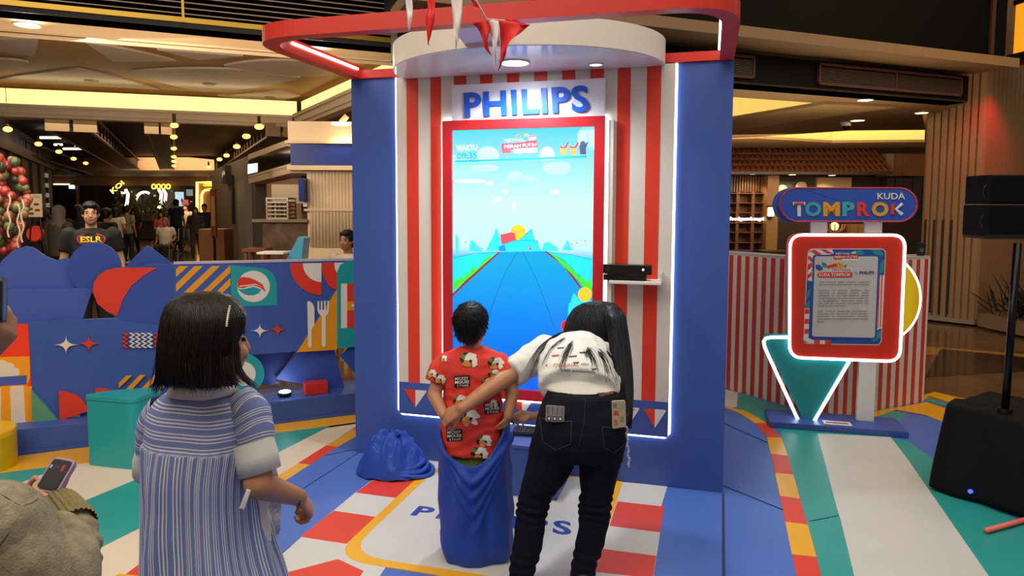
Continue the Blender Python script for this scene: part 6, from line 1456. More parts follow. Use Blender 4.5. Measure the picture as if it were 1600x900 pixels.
def drape_text(name, t_, x0, y0, x1, y1, bv_, par, m, off=0.003, bold=0.0, skew=0.0, n=6):
    me = text_mesh(t_, bold, 0, 2); xs = [v.co.x for v in me.vertices]; ys = [v.co.y for v in me.vertices]
    for v in me.vertices:
        u_ = (v.co.x-min(xs))/(max(xs)-min(xs)); w_ = (v.co.y-min(ys))/(max(ys)-min(ys)); v.co = (x0+(x1-x0)*u_, y1+(y0-y1)*w_+skew*(u_-0.5), 0)
    return drape(name, me, bv_, par, m, off)
def interp(keys, n):
    """resample a list of (y, ...) tuples with a smooth curve"""
    out = []; m = len(keys)
    for i in range(n):
        t = i/(n-1)*(m-1); k = min(int(t), m-2); f = t-k; p0 = keys[max(k-1,0)]; p1 = keys[k]; p2 = keys[k+1]; p3 = keys[min(k+2,m-1)]
        out.append(tuple(0.5*((2*b_)+(c-a)*f+(2*a-5*b_+4*c-d)*f*f+(-a+3*b_-3*c+d)*f**3) for a, b_, c, d in zip(p0, p1, p2, p3)))
    return out
def attr_mesh(rings, uvs, wrap=True):
    b = MB(); b.loft(rings, caps=False); me = b.mesh(); at = me.attributes.new('suv', 'FLOAT_VECTOR', 'POINT')
    for i, q in enumerate(q for r in uvs for q in r): at.data[i].vector = q
    return me
def join_attr(meshes):
    """joins meshes carrying the suv attribute into one"""
    V = []; Fs = []; U = []
    for me in meshes:
        o = len(V); V += [v.co.copy() for v in me.vertices]; Fs += [tuple(i+o for i in p.vertices) for p in me.polygons]
        U += [tuple(d.vector) for d in me.attributes['suv'].data]
    me = bpy.data.meshes.new('j'); me.from_pydata(V, [], Fs); at = me.attributes.new('suv', 'FLOAT_VECTOR', 'POINT')
    for i, q in enumerate(U): at.data[i].vector = q
    return me
# striped blouse cloth: horizontal lines on the yoke and sleeves, vertical below
bl = mat('blouse_stripes', '#6f7fc4', 0.75); nb = NB(bl); an = bl.node_tree.nodes.new('ShaderNodeAttribute'); an.attribute_name = 'suv'
sp_ = bl.node_tree.nodes.new('ShaderNodeSeparateXYZ'); bl.node_tree.links.new(an.outputs['Vector'], sp_.inputs[0]); su, sv, sr = sp_.outputs
def stripe_line(c, per, w, off=0.0):
    f = nb.m('FRACT', nb.m('ADD', nb.m('DIVIDE', c, per), off)); return nb.m('LESS_THAN', nb.m('ABSOLUTE', nb.m('SUBTRACT', f, 0.5)), w)
hl = nb.m('MAXIMUM', stripe_line(sv, 0.0185, 0.085), stripe_line(sv, 0.037, 0.055, 0.0)); vl = nb.m('MAXIMUM', stripe_line(su, 0.0165, 0.09), stripe_line(su, 0.033, 0.06, 0.0))
ln_ = nb.m('ADD', nb.m('MULTIPLY', hl, nb.m('SUBTRACT', 1.0, sr)), nb.m('MULTIPLY', vl, sr))
nb.color(nb.mix(ln_, hexc('#7481b6'), hexc('#dcdad4')))
g_ = bl.node_tree.nodes.new('ShaderNodeNewGeometry'); nb.bump(nb.noise(g_.outputs['Position'], 700, 2), 0.15, 0.002)
CLOTHW = mat('cotton_white', '#dddbd2', 0.8, bump=0.15, bscale=300)
def hair_build(name, rings, par, m, nstr, phi0, phi1, vox=0.008, r=0.0011, jit=0.006, seg=12, t0=0.0, t1=1.0, amp=0.003, fray=0.03, fsc=40):
    """rings: (centre, ax, ay, rx, ry); solid hair mass plus separate locks lying over it"""
    b = MB(); b.loft([ringe(c, ax, ay, rx, ry, 32) for c, ax, ay, rx, ry in rings]); me = remesh(b, vox, 2)
    ns = [v.normal.copy() for v in me.vertices]
    for v, n_ in zip(me.vertices, ns): v.co += n_*amp*(1-2*abs(noise.noise(Vector((v.co.x*fsc*1.6, v.co.y*fsc*1.6, v.co.z*5)))))
    ob = link_mesh(name, me, m, par, smooth=True)
    nR = len(rings)
    def S(phi, t, o):
        x = max(0.0, min(t, 0.9999))*(nR-1); k = int(x); f = x-k; p = []
        for c, ax, ay, rx, ry in (rings[k], rings[min(k+1,nR-1)]): p.append(Vector(c) + ax*math.cos(phi)*(rx+o) + ay*math.sin(phi)*(ry+o))
        return p[0].lerp(p[1], f)
    b = MB()
    for i in range(nstr):
        ph = random.uniform(phi0, phi1); w_ = random.uniform(-0.12,0.12); a = random.uniform(t0, t0+0.25); e_ = random.uniform(t1-0.18, t1); o1 = random.uniform(-0.001, jit); nz = random.uniform(0, 50)
        pts = []
        for j in range(seg+1):
            f = j/seg; t = a+(e_-a)*f; q = S(ph + w_*f + 0.05*noise.noise(Vector((nz, t*3, 0))), t, o1 + 0.003*noise.noise(Vector((nz, t*5, 7))))
            if f > 0.75: q = q + Vector((random.uniform(-1,1)*0.001, 0, -fray*(f-0.75)*random.random()))
            pts.append(q)
        b.tube(pts, [r*(0.5+0.5*math.sin(PI*min(1,(j/seg)*0.9+0.1))) for j in range(seg+1)], 3, caps=False)
    me2 = b.mesh(); o2 = link_mesh('hair_locks', me2, m, ob, smooth=True); o2['kind'] = 'stuff'
    return ob
random.seed(31)
# ---------------------------------------------------------------- woman in the striped blouse (left foreground)
YW = 1.9; w1 = thing('person', 'woman with black bob and blue white striped blouse watching from the left foreground', 'person', (A(325,800,YW).x, YW, 0))
fw = Vector((0.72,0.69,-0.04)).normalized(); M1 = orient(fw); hc = A(330,536,YW)
sd = Vector((0.97,-0.22,0)).normalized(); bk = Vector((0.22,0.97,0)).normalized()   # the torso's own right and forward
b = MB(); head_mesh(b, hc, M1, 1.0)
limb(b, [A(318,580,YW+0.02), A(314,640,YW+0.03)], [0.048,0.045])
def row(y, xl, xr, Y, ry, ax=sd, ay=bk): c0_, c1_ = A(xl, y, Y), A(xr, y, Y); return ((c0_+c1_)/2, ax, ay, (c1_-c0_).length/2, ry)
b.loft([ringe(*row(y, xl, xr, Y, ry), 20) for y, xl, xr, Y, ry in ((620,290,345,1.95,.04),(650,262,375,1.955,.06),(720,250,385,1.96,.08),(820,250,390,1.96,.08),(900,245,395,1.96,.1))])
shR, elR, wrR = A(386,668,1.905), A(404,757,1.86), A(467,777,2.02)
limb(b, [shR, A(400,712,1.88), elR, wrR], [0.034,0.039,0.0405,0.026]); hand_mesh(b, wrR, (A(486,797,2.06)-wrR), Vector((-0.5,0.2,-0.8)), 1, 0.88, 0.95, thumb=(0.25,0.8,0.5))
shL, elL, wrL = A(250,655,1.98), A(236,745,2.06), A(262,765,2.24)
limb(b, [shL, elL, wrL], [0.034,0.036,0.026]); hand_mesh(b, wrL, (A(285,775,2.33)-wrL), Vector((0.7,0.3,-0.6)), -1, 0.88, 0.6)
zk = 0.32
for k_ in (-1,1):
    hp, kn, an = A(325,900,1.95)+sd*k_*0.08, Vector((A(325,900,1.95).x+k_*0.09, 1.95, 0.33)), Vector((A(325,900,1.95).x+k_*0.1, 1.93, 0.08)); limb(b, [hp, kn, an], [0.075,0.05,0.034])
    MB().ball((an.x, an.y+0.05, 0.042), 0.07, 12, (0.6,1.6,0.58)).build('shoe', WHITE, w1, smooth=True)
    b2 = MB(); b2.tube([hp, kn, Vector((an.x,an.y,0.14))], [0.095,0.07,0.055], 16); link_mesh('trouser_leg', b2.mesh(), mat('trousers_navy','#1d2236',0.8), w1, smooth=True)
body1 = link_mesh('body', remesh(b, 0.0055, 4), SKIN, w1, smooth=True)
face_parts(w1, hc, M1, 1.0)
# torso cloth
keys = [(600,284,348,1.93,.062),(612,262,368,1.935,.075),(628,242,390,1.94,.088),(650,231,402,1.945,.10),(690,229,406,1.95,.115),(735,231,402,1.95,.125),(790,232,404,1.95,.13),(850,232,416,1.95,.145),(900,231,432,1.95,.16),(960,228,446,1.95,.175),(1010,226,452,1.95,.18)]
R_k = interp(keys, 110); rings = []; uvs = []; n = 200; yseam = 691
for y, xl, xr, Y, ry in R_k:
    c, ax, ay, rx, ry = row(y, xl, xr, Y, ry); rr = []; uu = []; low = y > yseam
    g = min(1.0, max(0.0, (y-yseam)/150.0))
    for k in range(n):
        t = 2*PI*k/n - PI/2 + PI; t = 2*PI*k/n + PI/2      # seam on the far side
        e = 2.5; x_, y_ = math.cos(t), math.sin(t); px_ = math.copysign(abs(x_)**(2/e), x_); py_ = math.copysign(abs(y_)**(2/e), y_)
        p = c + ax*rx*px_ + ay*ry*py_; nv = (ax*px_*ry + ay*py_*rx).normalized(); arc_ = (t-PI/2)*0.19
        d = 0.0022*noise.noise(p*14) + 0.004*noise.noise(Vector((p.x*5,p.y*5,p.z*4)))
        if low: d += (0.0035*math.sin(arc_*150+1.5*noise.noise(Vector((arc_*9,p.z*2,0))))*(1-0.5*g) + 0.012*g*math.sin(arc_*38+3*noise.noise(Vector((arc_*4, p.z*1.3, 3))))) + 0.003
        rr.append(p + nv*d)
        wob = 0.004*noise.noise(Vector((arc_*8, p.z*3, 5)))
        uu.append((arc_*(1.0 if not low else 1.06) + (wob*1.2 if low else 0) , p.z + 0.006*math.cos((arc_-0.6)*4) + wob, 1.0 if low else 0.0))
    rings.append(rr); uvs.append(uu)
m_t = attr_mesh(rings, uvs)
def sleeve(P, R, n=40, seg=16, vo=0.0):
    P = [Vector(p) for p in P]; out = []; uv_ = []; L_ = 0
    for i in range(seg):
        t = i/(seg-1)*(len(P)-1); k = min(int(t), len(P)-2); f = t-k; c = P[k].lerp(P[k+1], f); r = R[k]+(R[k+1]-R[k])*f; d = (P[k+1]-P[k]).normalized()
        ax = d.cross(Vector((0,1,0))).normalized(); ay = d.cross(ax)
        rr = []; uu = []
        for q in range(n):
            a = 2*PI*q/n; w_ = r*(1+0.05*noise.noise(Vector((math.cos(a)*2, math.sin(a)*2, t*3+vo)))); rr.append(c + ax*math.cos(a)*w_ + ay*math.sin(a)*w_*0.85)
            uu.append((a*r, vo+ t*0.075 + 0.006*math.sin(a*2), 0.0))
        out.append(rr); uv_.append(uu)
    return attr_mesh(out, uv_)
slR = sleeve([A(372,630,1.93), A(388,648,1.91), A(397,675,1.895), A(402,712,1.885)], [0.06,0.064,0.056,0.044]); slL = sleeve([A(262,640,1.97), A(246,660,1.985), A(238,690,2.0), A(236,722,2.02)], [0.055,0.056,0.048,0.040], vo=0.5)
blouse = link_mesh('blouse', join_attr([m_t, slR, slL]), bl, w1, smooth=True)
# collar, cuffs, yoke seam, lace front and tie
b = MB(); b.loft([ringe(*row(y, xl, xr, Y, ry), 40) for y, xl, xr, Y, ry in ((584,286,352,1.925,.06),(590,282,356,1.925,.064),(597,272,362,1.925,.07),(612,262,371,1.925,.086),(612,265,368,1.925,.082),(597,277,357,1.925,.064),(585,289,350,1.925,.056))], caps=False)
link_mesh('collar', b.mesh(), CLOTHW, w1, smooth=True)
def cuff(P, R, nm='cuff'):
    b = MB(); P = [Vector(p) for p in P]; d = (P[-1]-P[0]).normalized(); ax = d.cross(Vector((0,1,0))).normalized(); ay = d.cross(ax); RR = []
    for (p, r) in list(zip(P, R)) + [(P[-1], R[-1]-0.004), (P[0], R[0]-0.004)]: RR.append([p + ax*math.cos(2*PI*k/36)*r*(1+0.03*math.sin(5*2*PI*k/36)) + ay*math.sin(2*PI*k/36)*r*0.9 for k in range(36)])
    b.loft(RR, caps=False); return link_mesh(nm, b.mesh(), CLOTHW, w1, smooth=True)
cuff([A(395,690,1.89), A(401,712,1.885), A(407,738,1.875)], [0.058,0.060,0.058]); cuff([A(238,706,2.0), A(236,722,2.02), A(235,742,2.03)], [0.045,0.050,0.049])
def ribbon(name, L, Rr, m, par, wave=0.0, wn=8, th=0.002, n=40, smooth=True):
    """a strip of cloth between two edge lines"""
    L = interp([tuple(p) for p in L], n); Rr = interp([tuple(p) for p in Rr], n); V = []; W_ = 5
    for i, (a, c) in enumerate(zip(L, Rr)):
        a, c = Vector(a), Vector(c)
        for k in range(W_):
            q = a.lerp(c, k/(W_-1)); q = q + Vector((0, wave*math.sin(i/n*wn*2*PI)*(k/(W_-1)), 0)) + (c-a)*(wave*8*math.cos(i/n*wn*2*PI+1)*(k/(W_-1))); V.append(q)
    F_ = [(i*W_+k, i*W_+k+1, (i+1)*W_+k+1, (i+1)*W_+k) for i in range(n-1) for k in range(W_-1)]
    me = bpy.data.meshes.new('r'); me.from_pydata(V, [], F_); o = link_mesh(name, me, m, par, smooth=smooth); s_ = o.modifiers.new('t','SOLIDIFY'); s_.thickness = th; s_.offset = 0; return o
LACE = mat('lace_white', '#cfccc6', 0.85, noise_amt=0.35, scale=90, bump=0.6, bscale=120)
ribbon('lace_front', [A(412,640,1.99), A(418,690,2.0), A(424,740,2.03), A(412,800,2.05), A(418,848,2.05)], [A(424,648,2.0), A(430,690,2.03), A(434,740,2.06), A(439,805,2.09), A(432,850,2.09)], LACE, w1, 0.01, 6)
ribbon('white_placket', [A(402,752,1.93), A(402,790,1.93), A(405,820,1.92), A(407,845,1.92)], [A(420,745,1.96), A(419,790,1.96), A(423,820,1.95), A(424,845,1.95)], CLOTHW, w1, 0.0)
ribbon('waist_tie', [A(386,764,1.80), A(380,778,1.795), A(374,795,1.795)], [A(392,766,1.80), A(387,782,1.795), A(382,797,1.795)], CLOTHW, w1, 0.0, n=12)
MB().tube([wrR.lerp(elR, 0.06) + (Vector((0,0,1))*math.cos(t) + Vector((0.55,-0.8,0)).normalized()*math.sin(t))*0.0285 for t in [2*PI*i/24 for i in range(24)]], 0.0026, 6, closed=True).build('bracelet', mat('cord_maroon', '#5a1a1c', 0.5), w1, smooth=True)
# bob haircut
hs, hf = Vector((0.96,-0.28,0)).normalized(), Vector((0.28,0.96,0)).normalized()
HR = []
for y, xl, xr, Y, ry in ((457,306,326,1.90,.02),(459.5,290,342,1.895,.055),(466,277,358,1.89,.08),(478,266,373,1.89,.098),(494,260,382,1.885,.107),(512,257,381,1.88,.106),(530,254,372,1.87,.098),(550,251,367,1.865,.092),(570,248,367,1.86,.085),(586,244,372,1.86,.078),(596,243,378,1.862,.07)): HR.append(row(y, xl, xr, Y, ry, hs, hf))
hair1 = hair_build('hair', HR, w1, HAIRB, 1700, PI*0.98, PI*2.08, 0.006, 0.001, 0.0035, 14, 0.02, 1.0, 0.0022, 0.05, 45)
def wisps(P_, n_, sx_, r, nm='hair_wisp', par=None):
    b = MB()
    for _ in range(n_):
        o1, o2 = [Vector((random.gauss(0,sx_), random.gauss(0,sx_*0.6), random.gauss(0,sx_*0.5))) for _ in range(2)]
        K = [tuple(p+o1+o2*(i/len(P_))) for i, p in enumerate(P_)]; pts = interp(K, 12); b.tube(pts, [r*(1-0.8*i/11) for i in range(12)], 3, caps=False)
    o = b.build(nm, HAIRB, par, smooth=True, fixn=False); o['kind'] = 'stuff'; return o
wisps([A(268,520,1.82), A(256,560,1.81), A(249,590,1.82), A(243,612,1.84)], 90, 0.007, 0.0013, par=hair1)
wisps([A(368,540,1.83), A(370,572,1.82), A(382,592,1.82), A(400,606,1.83)], 60, 0.005, 0.0013, par=hair1)
wisps([A(355,560,1.80), A(360,585,1.79), A(372,600,1.79)], 60, 0.008, 0.0012, par=hair1)
wisps([A(312,560,1.76), A(312,590,1.76), A(308,606,1.77)], 60, 0.02, 0.0012, par=hair1)
bvh1 = bvh_of(hair1); b = MB()
for i in range(11):
    p = hit(bvh1, 358.5-0.5*i+0.05*(i-5)**2*0.4, 479+i*3.0, 0.003)
    if p: b.ball(p, 0.0036, 8)
b.build('pearl_clip', mat('pearl', '#dcd6cc', 0.2), hair1, smooth=True)
# ---------------------------------------------------------------- boy in the sack race bag
YB2 = 3.12; boy = thing('person', 'small boy in red printed shirt standing inside a blue sack before the screen', 'person', (A(741,800,YB2).x, YB2, 0))
fb_ = Vector((0.12,0.99,0)).normalized(); sb_ = Vector((0.99,-0.12,0)).normalized(); MBo = orient(Vector((0.25,0.97,-0.02))); ks = 0.86; hcb = A(737,509,YB2)
b = MB(); head_mesh(b, hcb, MBo, ks)
limb(b, [A(738,538,YB2), A(738,560,YB2)], [0.037,0.045])
rb_ = lambda y, xl, xr, Y, ry: row(y, xl, xr, Y, ry, sb_, fb_)
b.loft([ringe(*rb_(*q), 20) for q in ((552,712,764,3.12,.04),(562,694,780,3.12,.06),(620,702,775,3.12,.065),(680,698,780,3.12,.075),(720,700,778,3.12,.075))])
aL = [A(694,570,3.12), A(678,617,3.08), A(693,648,2.99)]; aR = [A(782,568,3.12), A(801,614,3.09), A(794,650,3.05)]
limb(b, aL, [0.036,0.032,0.023]); limb(b, aR, [0.036,0.032,0.023])
hand_mesh(b, aL[2], Vector((0.35,-0.35,-0.8)), Vector((0.6,0.7,-0.2)), 1, 0.62, 0.8, fr=0.0095); hand_mesh(b, aR[2], Vector((-0.25,0.1,-0.9)), Vector((-0.8,0.4,-0.2)), -1, 0.62, 0.9, fr=0.0095)
for k_ in (-1,1):
    c0_ = A(739,720,YB2)+sb_*k_*0.06; kn = Vector((c0_.x+k_*0.01, YB2+0.02, 0.3)); an = Vector((c0_.x+k_*0.015, YB2, 0.06)); limb(b, [c0_, kn, an], [0.065,0.045,0.03])
    b.ball((an.x, an.y+0.04, 0.035), 0.05, 10, (0.62,1.5,0.6))
link_mesh('body', remesh(b, 0.0055, 4), SKIN, boy, smooth=True)
face_parts(boy, hcb, MBo, ks)
# hair: cap plus short spikes
b = MB(); q = lambda x, y, z: hcb + MBo @ (Vector((x, y, z))*ks)
b.ball(q(0,-0.02,0.03), 0.107*ks, 18, (0.84,0.95,0.93), MBo); b.ball(q(0,-0.055,-0.02), 0.08*ks, 14, (0.92,0.55,0.85), MBo); b.ball(q(0,0.05,0.07), 0.05*ks, 10, (1.3,0.8,0.7), MBo)
hm_ = remesh(b, 0.005, 2); disp(hm_, 0.002, 60); hb_ = link_mesh('hair', hm_, HAIR, boy, smooth=True); bvb = bvh_of(hb_)
b = MB(); random.seed(8)
for i in range(1500):
    d = Vector((random.gauss(0,1), random.gauss(-0.5,1), random.gauss(0.5,1))).normalized(); dW = MBo @ d; h = bvb.ray_cast(q(0,-0.02,0.02)+dW*0.3, -dW)
    if h[0] is None: continue
    if d.y > 0.35 and d.z < 0.3: continue
    p = h[0]; crown = q(0.01,-0.06,0.1); tdir = (p-crown); tdir = (tdir - h[1]*tdir.dot(h[1])); tdir = tdir.normalized() if tdir.length > 1e-4 else Vector((1,0,0))
    v = (tdir*0.9 + h[1]*random.uniform(0.15,0.55) + Vector((0,0,-0.25))).normalized(); L_ = random.uniform(0.012,0.026)
    b.tube([p-h[1]*0.002, p+v*L_*0.5, p+v*L_+Vector((0,0,-0.002))], [0.0016,0.0011,0.0003], 3, caps=False)
o = b.build('hair_locks', HAIR, hb_, smooth=True, fixn=False); o['kind'] = 'stuff'
# shirt
shirtR = mat('shirt_red', '#dd3a2b', 0.8, noise_amt=0.06, scale=10, bump=0.2, bscale=250)
b = MB(); b.loft([ringe(*rb_(*q), 30, 2.3) for q in ((543,718,762,3.12,.045),(549,704,774,3.12,.055),(556,690,784,3.12,.072),(575,686,786,3.12,.088),(610,694,783,3.12,.092),(650,690,786,3.12,.098),(685,687,786,3.12,.105),(703,687,786,3.12,.112))])
b.tube([A(694,566,3.12), A(688,580,3.11), A(681,597,3.10)], [0.045,0.052,0.052], 18); b.ball(A(695,567,3.12), 0.046, 14)
b.tube([A(781,566,3.12), A(788,580,3.11), A(795,597,3.10)], [0.045,0.050,0.050], 18); b.ball(A(780,567,3.12), 0.046, 14)
sm_ = remesh(b, 0.006, 2); disp(sm_, 0.0045, 11, 0.004, 25, (1,1,1.6)); shirt2 = link_mesh('shirt', sm_, shirtR, boy, smooth=True); bvs = bvh_of(shirt2)
MB().tube([q_ for q_ in ringe(*rb_(544,717,763,3.12,.047), 28)], 0.005, 6, closed=True).build('neckband', shirtR, boy, smooth=True)
b = MB(); b.loft([ringe(*rb_(*q), 24) for q in ((690,696,780,3.12,.095),(730,692,786,3.12,.108),(800,694,786,3.12,.105))]); gm = remesh(b, 0.01, 1); disp(gm, 0.004, 15)
link_mesh('shorts', gm, mat('shorts_green', '#4a6a1e', 0.8, noise_amt=0.6, scale=40), boy, smooth=True)
# printed patches: plain blots of colour and the lettering
INKB, CRW, AMB, GRN = mat('print_black','#17120f',0.7), mat('print_cream','#e2dccf',0.7), mat('print_amber','#d08a3c',0.7), mat('print_green','#5c7a2e',0.7)
random.seed(17)
def blot(cx, cy, r, m, off, sx_=1.0):
    ph = random.uniform(0,6); r *= 1.35; pts = [(cx+sx_*r*(1+0.22*math.sin(3*t+ph)+0.1*math.sin(5*t))*math.cos(t), cy+r*(1+0.2*math.cos(2*t+ph))*math.sin(t)) for t in [2*PI*i/18 for i in range(18)]]
    drape_poly('print_patch', pts, bvs, shirt2, m, off, 5)
for cx, cy, s_ in ((733,562,1.2),(775,567,1.0),(762,598,0.8),(719,625,0.9),(733,652,1.3),(757,688,1.0),(750,708,1.1),(674,583,0.7),(687,592,0.8),(693,560,0.5),(772,584,0.7),(770,630,0.6)):
    blot(cx-4*s_, cy, 6.0*s_, INKB, 0.0018); blot(cx+3*s_, cy-2*s_, 5.2*s_, CRW, 0.0026, 1.2); blot(cx-3*s_, cy+5*s_, 4*s_, AMB, 0.0032); blot(cx+7*s_, cy+6*s_, 2.6*s_, CRW, 0.003); blot(cx-8*s_, cy-4*s_, 2.4*s_, GRN, 0.003); blot(cx+2*s_, cy+2*s_, 1.5*s_, INKB, 0.0036)
for (x, y) in ((710,589),(698,673),(757,630)):
    drape_poly('print_backing', roundpoly([(x-1,y-1),(x+24,y-3),(x+25,y+15),(x,y+17)], 2), bvs, shirt2, INKB, 0.0022)
    drape_text('print_lettering', 'MICKEY', x+1, y, x+22, y+4.6, bvs, shirt2, CRW, 0.0036, 0.02, -1); drape_text('print_lettering', 'MOUSE', x+1, y+5.6, x+23, y+10.4, bvs, shirt2, CRW, 0.0036, 0.02, -1); drape_text('print_lettering', '& Friends', x+4, y+11.2, x+22, y+15, bvs, shirt2, CRW, 0.0036, 0.0, -1)
# the sack
SKB = mat('sack_blue', '#1a45a8', 0.62, bump=0.12, bscale=300)
def zpix(y, Y): return A(741, y, Y).z
n, mR = 150, 70; V = []; cxs = A(741,760,YB2).x
rim = lambda ph: zpix(668, YB2) + (zpix(650, YB2)-zpix(668, YB2))*0.5*(1+math.cos(ph)) + (zpix(717, YB2-0.14)-zpix(662, YB2-0.14))*max(0, -math.sin(ph))**2.0
for j in range(mR+1):
    t = j/mR
    for k in range(n):
        ph = 2*PI*k/n; zr_ = rim(ph); z = zr_*(1-t) + 0.004*t; u_ = z/0.6
        rx = 0.152 + 0.006*math.sin(u_*3) + 0.012*(1-min(1,u_*2.2)) - 0.018*max(0, 1-z/0.07)**2; ry = 0.135 - 0.02*max(0,1-z/0.07)**2
        x = cxs + 0.012*(1-u_) + rx*math.copysign(abs(math.cos(ph))**0.85, math.cos(ph)); y = YB2 + ry*math.copysign(abs(math.sin(ph))**0.85, math.sin(ph))
        # hanging folds that start at the two held corners and cross the front as drooping curves
        s1 = ph + PI/2; s1 = (s1+PI) % (2*PI) - PI
        d = 0.0
        if y < YB2:       # cloth slung between the two held corners falls in drooping V folds
            cx_ = abs((x-cxs)/0.15); dz_ = zpix(662,YB2)-z
            for i_, (dep, am_) in enumerate(((0.20,0.016),(0.27,0.013),(0.35,0.010),(0.44,0.007))):
                d += am_*math.exp(-((dz_-dep*(1-0.82*cx_**1.15)-0.02)/0.017)**2)*(1-0.3*cx_)
        d += 0.007*math.sin(ph*7+math.sin(z*6)*1.2)*(0.35+0.65*t) + 0.014*noise.noise(Vector((x*7, y*7, z*4))) + 0.008*(1-2*abs(noise.noise(Vector((x*14, y*14, z*5)))))
        nv = Vector((math.cos(ph), math.sin(ph), 0)); V.append(Vector((x, y, z)) + nv*d)
Fs = [(j*n+k, j*n+(k+1) % n, (j+1)*n+(k+1) % n, (j+1)*n+k) for j in range(mR) for k in range(n)] + [tuple(range(mR*n, (mR+1)*n))]
sk = bpy.data.meshes.new('sack'); sk.from_pydata(V, [], Fs); so = link_mesh('sack', sk, SKB, None, smooth=True, label='blue cloth sack pulled up to the hips of the small boy', cat='sack'); s_ = so.modifiers.new('t','SOLIDIFY'); s_.thickness = 0.004; s_.offset = -1
rimp = [V[k]+Vector((0,0,0.0)) for k in range(n)]
MB().tube(rimp, 0.0045, 6, closed=True).build('rim_hem', SKB, so, smooth=True)
# ---------------------------------------------------------------- spare sack in a heap
hpC = onz(612, 738); hp = MB(); n1, n2 = 120, 60; V = []
for j in range(n2+1):
    t = j/n2
    for k in range(n1):
        ph = 2*PI*k/n1; rr = (0.21 if math.cos(ph) < 0 else 0.23)*(t**0.75); x = rr*math.cos(ph)*1.0 ; y = rr*0.72*math.sin(ph)
        p = Vector((x*6, y*6, 1.3)); r1 = 1-2*abs(noise.noise(p)); r2 = 1-2*abs(noise.noise(p*2.1+Vector((4,1,0)))); r3 = 1-2*abs(noise.noise(Vector((x*5+y*16, y*9-x*4, 3))))
        hgt = 0.155*(1-t**3)*(1.0/(1+math.exp((x-0.045)*40))) + 0.115*(1-t**2.5)*(1.0/(1+math.exp(-(x-0.045)*40))); edge = max(0.0, 1-t**4)
        z = (hgt*(0.66+0.45*r1) + 0.06*r2 + 0.05*r3 + 0.02*(1-2*abs(noise.noise(p*4.3))))*edge**0.8 + 0.004 + 0.012*abs(math.sin(ph*5+t*2))*(1-edge)
        V.append(Vector((hpC.x+x, hpC.y+y, max(0.003, z))))
me = bpy.data.meshes.new('heap'); me.from_pydata(V, [], [(j*n1+k, j*n1+(k+1) % n1, (j+1)*n1+(k+1) % n1, (j+1)*n1+k) for j in range(n2) for k in range(n1)])
ho = link_mesh('spare_sack', me, SKB, None, smooth=True, label='crumpled blue sack lying in a heap against the booth at the boy\'s left', cat='sack')
MB().tube([Vector((hpC.x+a, hpC.y+b_, c)) for a, b_, c in ((0.02,0.03,0.19),(0.045,0.03,0.235),(0.06,0.03,0.215),(0.05,0.03,0.17))], 0.006, 6).build('cord_loop', SKB, ho, smooth=True)
for k_, (r0, z0_) in enumerate(((0.2,0.02),(0.17,0.045),(0.15,0.07))):
    L = [Vector((hpC.x+0.05+r0*math.cos(t), hpC.y-0.02+r0*0.6*math.sin(t), z0_+0.012*math.sin(3*t+k_))) for t in [-PI*0.55+PI*1.0*i/20 for i in range(21)]]
    MB().tube(L, [0.008+0.008*math.sin(PI*i/20) for i in range(21)], 8).build('fold', SKB, ho, smooth=True)
# ---------------------------------------------------------------- woman bending down behind the boy
w2 = thing('person', 'woman in white T-shirt and dark jeans bending down to hold the boy\'s sack', 'person', (A(890,920,2.9).x, 2.9, 0))
wa = A(905,614,2.93); hL, hR = A(872,690,2.88), A(943,690,2.88); kL, kR = A(834,790,2.86), A(930,788,2.88); nL, nR = A(815,905,2.8), A(910,905,2.84); nL.z = 0.09; nR.z = 0.09
ch_ = A(897,560,3.2); nk = A(912,535,3.38); hc2 = A(925,522,3.5); M2 = orient(Vector((-0.25,0.62,-0.55)), Vector((0,0.5,1)))
spd = (ch_-wa).normalized(); sx2 = Vector((0.98,-0.12,-0.05)).normalized(); spn = spd.cross(sx2).normalized()
b = MB(); head_mesh(b, hc2, M2, 0.98)
limb(b, [hc2-Vector((0,0.04,0.05)), nk, ch_], [0.045,0.05,0.08])
b.loft([ringe(wa-Vector((0,0,0.03)), sx2, spn, 0.10,0.06, 18), ringe(wa.lerp(ch_,0.5)-Vector((0,0,0.02)), sx2, spn, 0.11,0.07, 18), ringe(ch_-Vector((0,0,0.015)), sx2, spn, 0.13,0.075, 18), ringe(nk, sx2, spn, 0.08,0.06, 18)])
limb(b, [wa-Vector((0,0,0.04)), (hL+hR)/2], [0.06,0.08])
limb(b, [hL, kL, nL], [0.07,0.042,0.030]); limb(b, [hR, kR, nR], [0.07,0.042,0.030])
sL_, eL_, wL_ = A(852,548,3.24), A(778,598,3.05), A(722,638,2.93); sR_, eR_, wR_ = A(944,556,3.3), A(880,655,3.32), A(838,651,3.17)
limb(b, [sL_, eL_, wL_], [0.047,0.042,0.027]); limb(b, [sR_, eR_, wR_], [0.045,0.038,0.026])
hand_mesh(b, wL_, A(690,655,2.95)-wL_, Vector((-0.1,0.75,-0.6)), 1, 0.92, curls=(0.5,0.6,0.7,0.75), thumb=(0.3,0.9,0.5)); hand_mesh(b, wR_, A(802,645,3.08)-wR_, Vector((-0.2,0.2,-0.9)), -1, 0.9, curls=(0.6,0.7,0.8,0.85), thumb=(0.3,0.9,0.3))
link_mesh('body', remesh(b, 0.006, 4), SKIN, w2, smooth=True)
face_parts(w2, hc2, M2, 0.98)
for an in (nL, nR): MB().ball((an.x, an.y+0.04, 0.045), 0.075, 14, (0.6,1.6,0.6)).build('shoe', mat('shoe_black2', '#121214', 0.5), w2, smooth=True)
